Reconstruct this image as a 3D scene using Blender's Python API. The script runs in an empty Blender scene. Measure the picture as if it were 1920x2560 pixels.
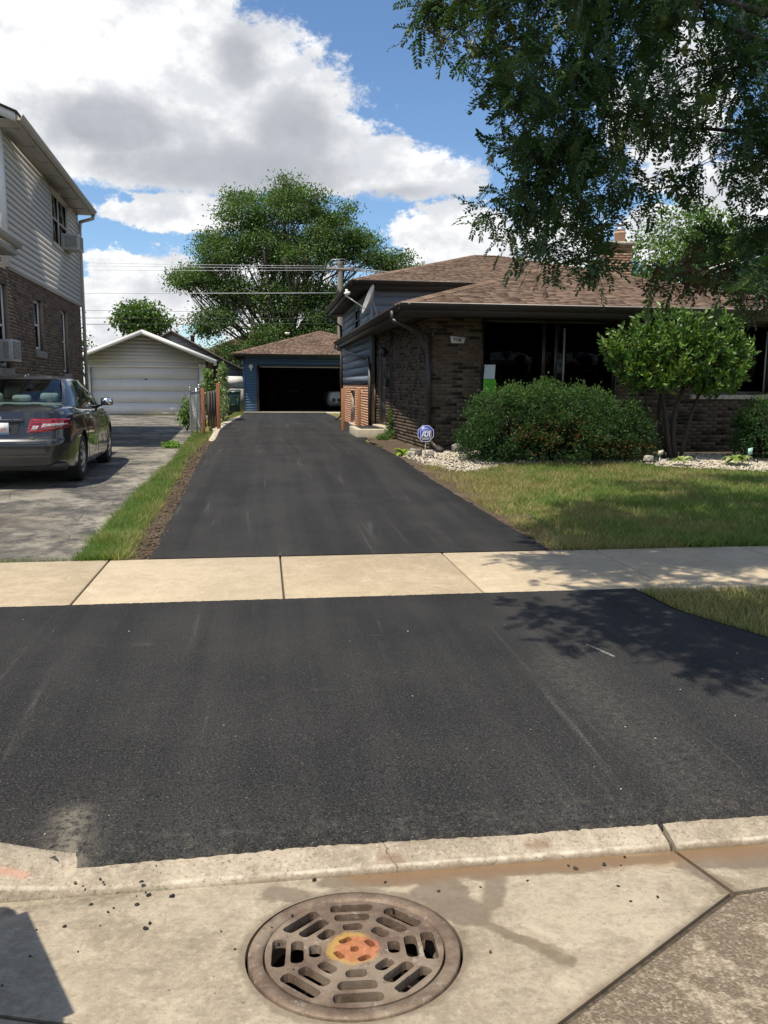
import bpy, bmesh, math, random
import numpy as np
from mathutils import Vector, Matrix
from mathutils.geometry import tessellate_polygon
rng = np.random.default_rng(7); random.seed(7)
scene = bpy.context.scene
COL = scene.collection
R = math.radians

# ------------------------------------------------------------ camera
PITCH, YAW, ROLL, CAMZ = R(8.64), R(8.2), 0.0065, 1.65
fw = Vector((math.sin(YAW)*math.cos(PITCH), math.cos(YAW)*math.cos(PITCH), -math.sin(PITCH)))
rt0 = Vector((math.cos(YAW), -math.sin(YAW), 0)); up0 = rt0.cross(fw)
rt = rt0*math.cos(ROLL) + up0*math.sin(ROLL); up = up0*math.cos(ROLL) - rt0*math.sin(ROLL)
cam = bpy.data.cameras.new('camera'); camo = bpy.data.objects.new('camera', cam); COL.objects.link(camo)
camo.matrix_world = Matrix(((rt.x, up.x, -fw.x, 0), (rt.y, up.y, -fw.y, 0), (rt.z, up.z, -fw.z, CAMZ), (0, 0, 0, 1)))
cam.sensor_fit = 'VERTICAL'; cam.sensor_height = 36.0; cam.lens = 36.0*2080/2560
cam.clip_start = 0.05; cam.clip_end = 6000
scene.camera = camo
CAM = Vector((0, 0, CAMZ))

# ------------------------------------------------------------ light
SUN_T = Vector((0.34, 0.30, -1.0)).normalized()          # the way the sunlight travels
sun = bpy.data.lights.new('sun', 'SUN'); sun.energy = 5.0; sun.angle = R(0.53); sun.color = (1.0, 0.915, 0.78)
suno = bpy.data.objects.new('sun', sun); COL.objects.link(suno)
suno.rotation_euler = SUN_T.to_track_quat('-Z', 'Y').to_euler(); suno.location = (-20, -30, 60)
scene.view_settings.view_transform = 'Standard'; scene.view_settings.look = 'None'
scene.view_settings.exposure = 0.25; scene.view_settings.gamma = 1.0
try: scene.view_settings.use_curve_mapping = False
except Exception: pass
scene.cycles.max_bounces = 8; scene.cycles.transparent_max_bounces = 16
scene.cycles.use_denoising = True

# ------------------------------------------------------------ node helpers
class S:
    """a socket with arithmetic"""
    def __init__(s, t, k): s.t, s.k = t, k
    def _m(s, op, o=None, c=None): return s.t.math(op, s, o, c)
    def __add__(s, o): return s._m('ADD', o)
    def __sub__(s, o): return s._m('SUBTRACT', o)
    def __rsub__(s, o): return s.t.math('SUBTRACT', o, s)
    def __mul__(s, o): return s._m('MULTIPLY', o)
    def __truediv__(s, o): return s._m('DIVIDE', o)
    __radd__ = __add__; __rmul__ = __mul__
    def max(s, o): return s._m('MAXIMUM', o)
    def min(s, o): return s._m('MINIMUM', o)
    def abs(s): return s._m('ABSOLUTE')
    def fract(s): return s._m('FRACT')
    def pow(s, o): return s._m('POWER', o)
    def clamp(s): return s.t.math('ADD', s, 0.0, None, True)
    def ss(s, a, b): return s.t.maprange(s, a, b)
class NT:
    def __init__(s, tree): s.tree = tree; tree.nodes.clear()
    def put(s, sock, v):
        if isinstance(v, S): s.tree.links.new(v.k, sock)
        elif v is not None:
            if hasattr(sock, 'default_value'):
                dv = sock.default_value
                if hasattr(dv, '__len__') and not hasattr(v, '__len__'): v = [v]*len(dv)
                if hasattr(dv, '__len__') and len(dv) == 4 and len(v) == 3: v = tuple(v) + (1.0,)
                sock.default_value = v
    def node(s, typ, ins=None, **props):
        n = s.tree.nodes.new(typ)
        for k, v in props.items(): setattr(n, k, v)
        for k, v in (ins or {}).items(): s.put(n.inputs[k], v)
        return n
    def math(s, op, a, b=None, c=None, clamp=False):
        n = s.tree.nodes.new('ShaderNodeMath'); n.operation = op; n.use_clamp = clamp
        s.put(n.inputs[0], a); s.put(n.inputs[1], b); s.put(n.inputs[2], c)
        return S(s, n.outputs[0])
    def maprange(s, v, a, b, c=0.0, d=1.0, smooth=True):
        n = s.tree.nodes.new('ShaderNodeMapRange'); n.interpolation_type = 'SMOOTHSTEP' if smooth else 'LINEAR'
        for i, x in enumerate((v, a, b, c, d)): s.put(n.inputs[i], x)
        return S(s, n.outputs[0])
    def mix(s, f, a, b, mode='MIX'):
        n = s.tree.nodes.new('ShaderNodeMix'); n.data_type = 'RGBA'; n.blend_type = mode
        s.put(n.inputs[0], f); s.put(n.inputs[6], a); s.put(n.inputs[7], b)
        return S(s, n.outputs[2])
    def noise(s, vec, scale, detail=3.0, rough=0.55, col=False, dist=0.0):
        n = s.node('ShaderNodeTexNoise', {'Vector': vec, 'Scale': scale, 'Detail': detail, 'Roughness': rough, 'Distortion': dist})
        return S(s, n.outputs['Color' if col else 'Fac'])
    def voro(s, vec, scale, feature='F1', out='Distance', rand=1.0):
        n = s.node('ShaderNodeTexVoronoi', {'Vector': vec, 'Scale': scale, 'Randomness': rand}, feature=feature)
        return S(s, n.outputs[out])
    def coord(s, k='Object'): return S(s, s.node('ShaderNodeTexCoord').outputs[k])
    def pos(s): return S(s, s.node('ShaderNodeNewGeometry').outputs['Position'])
    def sep(s, v):
        n = s.node('ShaderNodeSeparateXYZ', {0: v}); return [S(s, o) for o in n.outputs]
    def comb(s, x, y, z):
        n = s.node('ShaderNodeCombineXYZ', {0: x, 1: y, 2: z}); return S(s, n.outputs[0])
    def scale3(s, v, sx, sy, sz):
        n = s.node('ShaderNodeVectorMath', {0: v, 1: (sx, sy, sz)}, operation='MULTIPLY'); return S(s, n.outputs[0])
    def ramp(s, f, stops, interp='LINEAR'):
        n = s.node('ShaderNodeValToRGB', {0: f}); r = n.color_ramp; r.interpolation = interp
        while len(r.elements) < len(stops): r.elements.new(0.5)
        for e, (p, c) in zip(r.elements, stops): e.position = p; e.color = tuple(c) + (1.0,) if len(c) == 3 else c
        return S(s, n.outputs[0])
    def rnd(s):
        """a random value per piece: per island of a joined mesh and per object"""
        a = S(s, s.node('ShaderNodeNewGeometry').outputs['Random Per Island'])
        b = S(s, s.node('ShaderNodeObjectInfo').outputs['Random'])
        return (a + b*7.31).fract()
    def attr(s, name='Col'): return S(s, s.node('ShaderNodeAttribute', attribute_name=name).outputs['Color'])
    def bump(s, h, strength=0.3, dist=0.01):
        n = s.node('ShaderNodeBump', {'Height': h, 'Strength': strength, 'Distance': dist}); return S(s, n.outputs[0])
    def out(s, sh, world=False):
        o = s.node('ShaderNodeOutputWorld' if world else 'ShaderNodeOutputMaterial'); s.put(o.inputs[0], sh)
    def principled(s, color, rough=0.7, metal=0.0, normal=None, spec=0.5, coat=0.0, **kw):
        ins = {'Base Color': color, 'Roughness': rough, 'Metallic': metal, 'Specular IOR Level': spec, 'Coat Weight': coat}
        if normal is not None: ins['Normal'] = normal
        ins.update(kw)
        return S(s, s.node('ShaderNodeBsdfPrincipled', ins).outputs[0])
MATS = {}
def material(name, fn):
    m = bpy.data.materials.new(name); m.use_nodes = True
    t = NT(m.node_tree); t.out(fn(t)); MATS[name] = m; return m
def flat(name, col, rough=0.6, metal=0.0, spec=0.5, var=0.12, nscale=9.0, bump=0.0, coat=0.0, bscale=60.0):
    def f(t):
        p = t.coord(); n = t.noise(p, nscale, 4)
        c = t.mix(n.ss(0.3, 0.75), [x*(1-var) for x in col], [min(1, x*(1+var)) for x in col])
        nb = t.bump(t.noise(p, bscale, 3), bump, 0.01) if bump else None
        return t.principled(c, rough, metal, nb, spec, coat)
    return material(name, f)

# ------------------------------------------------------------ sky
world = bpy.data.worlds.new('World'); scene.world = world; world.use_nodes = True
def build_world():
    t = NT(world.node_tree)
    sky = t.node('ShaderNodeTexSky', sky_type='NISHITA', sun_disc=False, sun_elevation=math.asin(-SUN_T.z),
                 sun_rotation=math.atan2(-SUN_T.x, -SUN_T.y), altitude=150.0, air_density=1.0, dust_density=0.25, ozone_density=3.0)
    bg1 = t.node('ShaderNodeBackground', {'Color': t.mix(1.0, S(t, sky.outputs[0]), (0.86, 0.97, 1.06), 'MULTIPLY'), 'Strength': 0.12})
    d = t.coord('Generated'); x, y, z = t.sep(d)
    az = t.math('ARCTAN2', x, y); el = t.math('ARCSINE', z)
    dome = t.comb(x, y, z*1.5 + 0.0)
    n_big = t.noise(dome, 3.4, 5, 0.55) - 0.5
    n_mid = t.noise(dome, 11.0, 9, 0.62) - 0.5
    n_fin = t.noise(dome, 42.0, 9, 0.68) - 0.5; n_md2 = t.noise(dome, 6.0, 8, 0.6, dist=0.4) - 0.5
    def blob(a, e, ra, re, flatbase=None):
        u = (az - a)/ra; v = (el - e)/re
        f = 1.0 - t.math('SQRT', u*u + v*v)
        if flatbase is not None: f = f.min((el - flatbase)*14.0)
        return f
    main = blob(-0.25, 0.335, 0.30, 0.180)
    for b in ((-0.03, 0.305, 0.17, 0.125), (0.045, 0.25, 0.145, 0.085), (0.178, 0.238, 0.085, 0.058), (-0.12, 0.25, 0.23, 0.08)): main = main.max(blob(*b))
    base = 0.207 + n_mid*0.012
    main = main.min(((0.402 - el)*0.863 - (az + 0.014)*0.505)*5.0 + 0.0).min((az*0.55 - el*0.83 + 0.615)*6.0)
    main_f = main.min((el - base)*16.0)
    low = blob(-0.10, 0.186, 0.085, 0.024)
    for b in ((-0.115, 0.105, 0.085, 0.055), (-0.17, 0.07, 0.08, 0.05), (0.0, 0.10, 0.10, 0.06), (0.235, 0.165, 0.085, 0.050), (0.19, 0.125, 0.05, 0.035),
              (0.15, 0.07, 0.09, 0.05), (0.335, 0.16, 0.05, 0.05), (0.445, 0.165, 0.036, 0.034), (0.455, 0.29, 0.075, 0.085), (0.53, 0.20, 0.07, 0.05)):
        low = low.max(blob(*b))
    # beyond the frame the same broken cumulus carries on
    far = (t.noise(dome, 2.1, 6, 0.55) - 0.51)*3.2
    inside = (1.0 - (((az - 0.14)/0.62).abs()).ss(0.85, 1.1))*(1.0 - ((el - 0.15)/0.36).abs().ss(0.85, 1.15))
    other = far - inside*3.0
    edge = n_mid*0.75 + n_fin*0.60
    fm = main_f*1.3 + edge; fl = low*0.9 + edge*1.7 + n_md2*0.5; fo = other + edge*0.6
    field = fm.max(fl).max(fo)
    mask = field.ss(-0.01, 0.17)
    # light on the clouds: bright billows, grey where the cloud is deep
    deep = blob(-0.02, 0.232, 0.22, 0.048).max(blob(-0.16, 0.268, 0.13, 0.035)).max(blob(0.04, 0.275, 0.085, 0.060)).max(blob(0.15, 0.212, 0.11, 0.020)).max(blob(-0.02, 0.345, 0.045, 0.05))
    grey = (deep*1.15 + n_mid*1.5 + n_md2*2.0 + n_fin*0.4 + 0.0).ss(-0.25, 0.95)
    grey2 = (fl.max(fo)*0.8 + n_mid*1.2 + n_md2*1.2).ss(0.25, 1.2)*0.55
    g = t.math('MAXIMUM', grey*main_f.ss(-0.15, 0.25), grey2*(1.0 - main_f.ss(-0.1, 0.1)))
    bill = t.noise(dome, 17.0, 6, 0.6)
    white = t.mix((bill + n_md2*0.9).ss(0.33, 0.62), (0.74, 0.76, 0.80), (1.08, 1.08, 1.08))
    gcol = t.mix((n_mid*1.4 + n_fin*0.5 + 0.5).clamp(), (0.36, 0.38, 0.425), (0.58, 0.605, 0.655))
    ccol = t.mix(g, white, gcol)
    bg2 = t.node('ShaderNodeBackground', {'Color': ccol, 'Strength': 0.87})
    mx = t.node('ShaderNodeMixShader', {0: mask*(z.ss(-0.02, 0.03)), 1: S(t, bg1.outputs[0]), 2: S(t, bg2.outputs[0])})
    t.out(S(t, mx.outputs[0]), True)
build_world()

# ------------------------------------------------------------ mesh helpers
def new_mesh(name, verts, faces):
    me = bpy.data.meshes.new(name)
    V = np.asarray(verts, dtype=np.float32).reshape(-1, 3)
    me.vertices.add(len(V)); me.vertices.foreach_set('co', V.ravel())
    if isinstance(faces, np.ndarray):
        k = faces.shape[1]; li = faces.astype(np.int32).ravel(); starts = np.arange(len(faces), dtype=np.int32)*k
    else:
        lens = np.array([len(f) for f in faces], dtype=np.int32); li = np.concatenate([np.asarray(f, dtype=np.int32) for f in faces]) if len(faces) else np.zeros(0, np.int32)
        starts = np.concatenate(([0], np.cumsum(lens)[:-1])).astype(np.int32) if len(faces) else np.zeros(0, np.int32)
    me.loops.add(len(li)); me.loops.foreach_set('vertex_index', li)
    me.polygons.add(len(starts)); me.polygons.foreach_set('loop_start', starts)
    me.update(calc_edges=True); return me
WLOC = {}
def link(name, me, mats, parent=None, smooth=False, loc=None, bevel=0.0):
    """link a mesh whose vertices are in world space (or local when loc is given)"""
    o = bpy.data.objects.new(name, me); COL.objects.link(o)
    for m in (mats if isinstance(mats, (list, tuple)) else [mats]): me.materials.append(m)
    if smooth: me.polygons.foreach_set('use_smooth', np.ones(len(me.polygons), dtype=bool))
    if parent is not None:
        o.parent = parent
    if loc is not None: o.location = loc
    if bevel:
        b = o.modifiers.new('Bevel', 'BEVEL'); b.width = bevel; b.segments = 2; b.limit_method = 'ANGLE'; b.angle_limit = R(40)
    return o
def thing(name, label, cat, mat4=None, loc=(0, 0, 0), group=None):
    o = bpy.data.objects.new(name, None); COL.objects.link(o); o.empty_display_size = 0.2
    M = mat4 if mat4 is not None else Matrix.Translation(Vector(loc))
    o.matrix_world = M; WLOC[o] = M
    tag(o, label, cat, group); return o
def tag(o, label=None, cat=None, group=None, kind=None):
    if label: o['label'] = label
    if cat: o['category'] = cat
    if group: o['group'] = group
    if kind: o['kind'] = kind
    return o
def root_matrix(p):
    while p is not None:
        if p in WLOC: return WLOC[p]
        p = p.parent
    return None
class MB:
    def __init__(s): s.v = []; s.f = []; s.mi = []; s.cur = 0
    def add(s, verts, faces):
        b = len(s.v); s.v += [tuple(v) for v in verts]; s.f += [tuple(i+b for i in f) for f in faces]; s.mi += [s.cur]*len(faces); return s
    def box(s, x0, x1, y0, y1, z0, z1):
        v = [(x0,y0,z0),(x1,y0,z0),(x1,y1,z0),(x0,y1,z0),(x0,y0,z1),(x1,y0,z1),(x1,y1,z1),(x0,y1,z1)]
        return s.add(v, [(0,3,2,1),(4,5,6,7),(0,1,5,4),(1,2,6,5),(2,3,7,6),(3,0,4,7)])
    def hexa(s, v): return s.add(v, [(0,3,2,1),(4,5,6,7),(0,1,5,4),(1,2,6,5),(2,3,7,6),(3,0,4,7)])
    def fbox(s, O, u, n, u0, u1, n0, n1, z0, z1):
        """box in a wall frame: u along the wall, n outward, z up"""
        O, u, n = Vector(O), Vector(u), Vector(n); Z = Vector((0, 0, 1))
        P = lambda a, b, c: tuple(O + u*a + n*b + Z*c)
        return s.hexa([P(u0,n1,z0),P(u1,n1,z0),P(u1,n0,z0),P(u0,n0,z0),P(u0,n1,z1),P(u1,n1,z1),P(u1,n0,z1),P(u0,n0,z1)])
    def bar(s, a, b, w, h, upv=(0, 0, 1)):
        a, b = Vector(a), Vector(b); d = (b-a).normalized(); sd = d.cross(Vector(upv))
        if sd.length < 1e-4: sd = d.cross(Vector((1, 0, 0)))
        sd.normalize(); up_ = sd.cross(d)
        q = [(-w/2,-h/2),(w/2,-h/2),(w/2,h/2),(-w/2,h/2)]
        return s.hexa([tuple(a + sd*x + up_*y) for x, y in q] + [tuple(b + sd*x + up_*y) for x, y in q])
    def tube(s, pts, r, n=8, cap=True):
        pts = [Vector(p) for p in pts]; rs = r if hasattr(r, '__len__') else [r]*len(pts)
        base = len(s.v); prev = None
        for i, p in enumerate(pts):
            d = (pts[min(i+1, len(pts)-1)] - pts[max(i-1, 0)]).normalized()
            a = prev if prev is not None else (Vector((0, 0, 1)) if abs(d.z) < 0.9 else Vector((1, 0, 0)))
            a = (a - d*a.dot(d))
            if a.length < 1e-5: a = d.orthogonal()
            a.normalize(); b = d.cross(a); prev = a
            for k in range(n):
                t = 2*math.pi*k/n; s.v.append(tuple(p + (a*math.cos(t) + b*math.sin(t))*rs[i]))
        fs = []
        for i in range(len(pts)-1):
            for k in range(n): fs.append((base+i*n+k, base+i*n+(k+1)%n, base+(i+1)*n+(k+1)%n, base+(i+1)*n+k))
        if cap: fs += [tuple(base+k for k in reversed(range(n))), tuple(base+(len(pts)-1)*n+k for k in range(n))]
        s.f += fs; s.mi += [s.cur]*len(fs); return s
    def lathe(s, c, prof, n=24, axis=(0, 0, 1), cap=True):
        """prof: (radius, height) along axis"""
        c = Vector(c); ax = Vector(axis).normalized(); a = ax.orthogonal().normalized(); b = ax.cross(a); base = len(s.v)
        for r, h in prof:
            for k in range(n):
                t = 2*math.pi*k/n; s.v.append(tuple(c + ax*h + (a*math.cos(t) + b*math.sin(t))*r))
        fs = []
        for i in range(len(prof)-1):
            for k in range(n): fs.append((base+i*n+k, base+i*n+(k+1)%n, base+(i+1)*n+(k+1)%n, base+(i+1)*n+k))
        if cap: fs += [tuple(base+k for k in reversed(range(n))), tuple(base+(len(prof)-1)*n+k for k in range(n))]
        s.f += fs; s.mi += [s.cur]*len(fs); return s
    def prism(s, poly, axis0, axis1, O, ext):
        """extrude a 2d polygon given in (axis0, axis1) by the vector ext"""
        O, a, b, e = Vector(O), Vector(axis0), Vector(axis1), Vector(ext); n = len(poly)
        P = [O + a*p[0] + b*p[1] for p in poly]
        v = [tuple(p) for p in P] + [tuple(p+e) for p in P]
        f = [tuple(range(n)), tuple(reversed(range(n, 2*n)))] + [(i, i+n, (i+1) % n + n, (i+1) % n) for i in range(n)]
        return s.add(v, f)
    def grid(s, P):
        """P: rows x cols of points"""
        P = np.asarray(P); r, c = P.shape[:2]
        return s.add([tuple(p) for p in P.reshape(-1, 3)], [(i*c+j, i*c+j+1, (i+1)*c+j+1, (i+1)*c+j) for i in range(r-1) for j in range(c-1)])
    def build(s, name, mats, parent=None, smooth=False, bevel=0.0, local=False, fix=True, kind=None):
        V = np.array(s.v, dtype=np.float64).reshape(-1, 3)
        if parent is not None and not local:
            M = root_matrix(parent)
            if M is not None:
                Mi = np.array(M.inverted()); V = V @ Mi[:3, :3].T + Mi[:3, 3]
        me = new_mesh(name, V, s.f)
        if fix:
            bm = bmesh.new(); bm.from_mesh(me); bmesh.ops.recalc_face_normals(bm, faces=bm.faces); bm.to_mesh(me); bm.free()
        o = link(name, me, mats, parent, smooth, None, bevel)
        if isinstance(mats, (list, tuple)) and len(mats) > 1: me.polygons.foreach_set('material_index', np.array(s.mi, dtype=np.int32))
        if kind: o['kind'] = kind
        return o
def auto_smooth(o, ang=35):
    me = o.data; me.polygons.foreach_set('use_smooth', np.ones(len(me.polygons), dtype=bool))
    try: me.set_sharp_from_angle(angle=R(ang))
    except Exception: pass
def evaluated(o):
    """apply an object's modifiers to its mesh"""
    dg = bpy.context.evaluated_depsgraph_get(); me = bpy.data.meshes.new_from_object(o.evaluated_get(dg))
    o.modifiers.clear(); o.data = me; return o
def text(name, body, size, mat, parent, M, depth=0.002, align='CENTER', bold=0.0, sx=1.0):
    cu = bpy.data.curves.new(name, 'FONT'); cu.body = body; cu.size = size; cu.extrude = depth; cu.align_x = align; cu.align_y = 'CENTER'; cu.offset = bold
    t = bpy.data.objects.new(name, cu); COL.objects.link(t)
    dg = bpy.context.evaluated_depsgraph_get(); dg.update()
    me = bpy.data.meshes.new_from_object(t.evaluated_get(dg))
    bpy.data.objects.remove(t); bpy.data.curves.remove(cu)
    X = M @ Matrix.Diagonal((sx, 1, 1, 1))
    if parent is not None and root_matrix(parent) is not None: X = root_matrix(parent).inverted() @ X
    me.transform(X); me.materials.clear()
    return link(name, me, mat, parent)
def wallM(p, u, n):
    """matrix for text on a wall: x along u, y up, z along n"""
    u, n = Vector(u).normalized(), Vector(n).normalized(); v = n.cross(u)
    return Matrix(((u.x, v.x, n.x, p[0]), (u.y, v.y, n.y, p[1]), (u.z, v.z, n.z, p[2]), (0, 0, 0, 1)))
def leaf_mesh(name, C, A, N, L, W, col, fold=0.15, shape=0.45):
    """many leaves as folded diamonds: C base, A axis, N normal, L length, W width, col rgb"""
    C = np.asarray(C, float); n = len(C)
    A = A/np.linalg.norm(A, axis=1, keepdims=True); Sd = np.cross(A, N); Sd /= np.maximum(np.linalg.norm(Sd, axis=1, keepdims=True), 1e-6)
    Nn = np.cross(Sd, A); L = np.broadcast_to(L, n)[:, None]; W = np.broadcast_to(W, n)[:, None]
    v = np.empty((n, 4, 3)); v[:, 0] = C; v[:, 2] = C + A*L - Nn*L*fold*0.6
    m = C + A*L*shape; v[:, 1] = m + Sd*W*0.5 + Nn*W*fold; v[:, 3] = m - Sd*W*0.5 + Nn*W*fold
    f = np.arange(4*n, dtype=np.int32).reshape(n, 4)
    tri = np.concatenate((f[:, [0, 1, 2]], f[:, [0, 2, 3]]))
    me = new_mesh(name, v.reshape(-1, 3), tri)
    a = me.attributes.new('Col', 'FLOAT_COLOR', 'POINT'); c4 = np.ones((n, 4, 4), np.float32); c4[:, :, :3] = np.asarray(col)[:, None, :]
    a.data.foreach_set('color', c4.ravel()); return me
def rand_dirs(n):
    v = rng.normal(size=(n, 3)); return v/np.linalg.norm(v, axis=1, keepdims=True)
def pal(cols, n, jit=0.15, w=None):
    c = np.array(cols)[rng.choice(len(cols), n, p=w)]
    return np.clip(c*(1 + rng.normal(size=(n, 1))*jit)*(1 + rng.normal(size=(n, 3))*jit*0.4), 0.002, 1)
# ------------------------------------------------------------ materials
def capsule(t, x, y, a, b, r, soft):
    """1 inside a capsule from a to b"""
    ax, ay = a; dx, dy = b[0]-a[0], b[1]-a[1]; L2 = dx*dx+dy*dy
    h = (((x-ax)*dx + (y-ay)*dy)/max(L2, 1e-6)).clamp()
    u = x - ax - h*dx; v = y - ay - h*dy
    return 1.0 - t.math('SQRT', u*u + v*v).ss(r-soft, r+soft)
def m_asphalt(t):
    p = t.pos(); x, y, z = t.sep(p)
    n1 = t.noise(p, 1.3, 4); n2 = t.noise(p, 260, 2, 0.6); n3 = t.noise(p, 120.0, 3, 0.7); v = t.voro(p, 150)
    near = 1.0 - y.ss(2.7, 6.0)
    bands = t.noise(t.scale3(p, 3.2, 0.12, 1.0), 1.0, 4, 0.6)
    tone = t.mix((n1*0.45 + bands*0.55).ss(0.36, 0.64), (0.019, 0.0185, 0.0185), (0.037, 0.0362, 0.035))
    grain = (n2*0.6 + (1.0 - v*1.4)*0.4)
    tone = t.mix((grain*0.5 + t.noise(p, 110.0, 2, 0.6)*0.5).ss(0.44, 0.66)*(0.22 + near*0.55), tone, (0.105, 0.102, 0.096))
    pit = t.noise(p, 85.0, 3, 0.65).ss(0.52, 0.62)
    tone = t.mix(pit*(0.25 + near*0.65), tone, (0.010, 0.010, 0.011))
    fleck = (t.noise(p, 130, 2, 0.5)).ss(0.68, 0.75)*0.9
    tone = t.mix(fleck*(0.35 + near*0.65), tone, (0.26, 0.25, 0.23))
    # drag marks along the way the roller and cars went
    sp = t.scale3(p, 9.0, 0.42, 1.0); sn = t.noise(sp, 1.0, 5, 0.6, dist=0.6); sn2 = t.noise(t.scale3(p, 30.0, 1.0, 1.0), 1.0, 3, 0.6)
    streak = sn.ss(0.55, 0.74)*(sn2.ss(0.40, 0.62)*0.8 + 0.2)
    patch = t.noise(p, 0.7, 3).ss(0.42, 0.62)
    tone = t.mix(streak*patch*(t.noise(p, 70, 4, 0.75).ss(0.35, 0.62)*0.45 + 0.04), tone, (0.21, 0.198, 0.18))
    # short chalky scuffs
    sc = t.noise(t.scale3(p, 3.0, 16.0, 1.0), 1.0, 2, 0.4, dist=1.2).ss(0.77, 0.80)
    tone = t.mix(sc*0.10, tone, (0.22, 0.21, 0.19))
    c1 = capsule(t, x + (n1-0.5)*0.02, y, (1.904, 4.593), (1.974, 4.388), 0.006, 0.012)*t.noise(p, 40, 3, 0.7).ss(0.35, 0.55)
    tone = t.mix(c1*0.8, tone, (0.45, 0.42, 0.38))
    # dust tracked off the kerb
    dx = x + n1*0.5
    d1 = capsule(t, x + (n1-0.5)*0.2, y, (1.75, 2.6), (1.62, 4.3), 0.16, 0.18)*t.noise(p, 30, 6, 0.75).ss(0.35, 0.80)*t.noise(p, 160, 2).ss(0.35, 0.6)
    d2 = capsule(t, x + (n1-0.5)*0.15, y, (-0.66, 2.6), (-0.72, 3.0), 0.05, 0.09)*t.noise(p, 30, 4, 0.7).ss(0.35, 0.6)
    d3 = (1.0 - y.ss(2.72, 3.05))*t.noise(p, 22.0, 6, 0.75).ss(0.45, 0.75)
    tone = t.mix((d1*0.42).max(d2*0.9).max(d3*0.30), tone, (0.23, 0.205, 0.16))
    nb = t.bump(grain + n3*0.6 + t.noise(p, 85.0, 3, 0.65)*1.2, 0.9, 0.007)
    return t.principled(tone, 0.85, 0, nb, 0.22)
asphalt = material('fresh_asphalt', m_asphalt)
def m_oldasphalt(t):
    p = t.pos(); x, y, z = t.sep(p)
    sx = t.scale3(p, 1.0, 1.0, 1.0)
    n1 = t.noise(sx, 1.5, 7, 0.65); n2 = t.noise(sx, 5.5, 8, 0.72); n3 = t.noise(p, 60, 3, 0.7); n4 = t.noise(p, 1.1, 3)
    c = t.mix((n2*0.65 + n3*0.35 + (n1-0.5)*0.6).ss(0.34, 0.70), (0.052, 0.050, 0.048), (0.15, 0.137, 0.113))
    edge = x.ss(-2.6, -1.6)*0.5
    c = t.mix(((n4 + n2*0.5).ss(0.70, 0.88))*0.5 + edge*n2.ss(0.4, 0.6)*0.6, c, (0.34, 0.31, 0.245))
    cr = 1.0 - t.voro(t.scale3(p, 1, 1, 1) , 1.1, 'DISTANCE_TO_EDGE').ss(0.0, 0.012)
    c = t.mix(cr*0.6, c, (0.035, 0.035, 0.033))
    oil = capsule(t, x, y + (n2-0.5)*0.6, (-2.9, 9.3), (-2.4, 9.0), 0.22, 0.28)*0.45
    c = t.mix(oil, c, (0.075, 0.055, 0.04))
    return t.principled(c, 0.88, 0, t.bump(n2 + n3*0.5, 0.5, 0.012), 0.3)
oldasphalt = material('weathered_asphalt', m_oldasphalt)
def concrete_base(t, p, lo, hi, dirt, grain=1.0):
    n1 = t.noise(p, 1.4, 6, 0.62); n2 = t.noise(p, 9.0, 7, 0.7); n3 = t.noise(p, 160.0, 3, 0.6); n5 = t.noise(p, 42.0, 5, 0.68)
    c = t.mix((n1*0.40 + n2*0.35 + n5*0.25).ss(0.40, 0.60), lo, hi)
    n7 = t.noise(p, 5.0, 9, 0.78, dist=0.7); n8 = t.noise(t.scale3(p, 3.0, 7.0, 1.0), 2.0, 8, 0.75, dist=0.4)
    c = t.mix(n7.ss(0.50, 0.66)*0.55, c, [min(1, h*1.28) for h in hi]); c = t.mix(n8.ss(0.54, 0.68)*0.45, c, [l*0.66 for l in lo])
    c = t.mix(n2.ss(0.60, 0.75)*0.5*grain, c, dirt)
    c = t.mix(n5.ss(0.60, 0.74)*0.35*grain, c, [min(1, h*1.22) for h in hi])
    c = t.mix(n3.ss(0.62, 0.72)*0.35*grain, c, [d*0.6 for d in dirt])
    g1 = t.noise(p, 75.0, 3, 0.7); c = t.mix(g1.ss(0.56, 0.68)*0.45*grain, c, [d*0.75 for d in dirt]); c = t.mix((1.0 - g1).ss(0.58, 0.70)*0.40*grain, c, [min(1, h*1.25) for h in hi])
    return c, n1, n2, n3
def m_walk(t):
    p = t.pos(); x, y, z = t.sep(p)
    c, n1, n2, n3 = concrete_base(t, p, (0.33, 0.262, 0.172), (0.46, 0.375, 0.255), (0.24, 0.182, 0.11))
    ob = S(t, t.node('ShaderNodeObjectInfo').outputs['Random'])
    c = t.mix(0.30, c, t.ramp(ob, [(0, (0.31, 0.245, 0.165)), (1, (0.50, 0.43, 0.32))]))
    st = t.noise(t.scale3(p, 22, 1.2, 1), 1.0, 4).ss(0.56, 0.75)*0.25
    c = t.mix(st, c, (0.50, 0.43, 0.33))
    crack = ((x*0.55 + y*1.0 + (t.noise(p, 5, 4)-0.5)*0.28 - 7.26).abs()).ss(0.0, 0.006)
    crack = (1.0 - crack)*x.ss(-0.2, -0.15)*(1.0 - x.ss(0.1, 0.12))*y.ss(6.75, 6.8)
    c = t.mix(crack*0.6, c, (0.12, 0.09, 0.06))
    return t.principled(c, 0.88, 0, t.bump(n3 + n2*0.7, 0.25, 0.006), 0.3)
walk_mat = material('sidewalk_concrete', m_walk)
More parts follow.
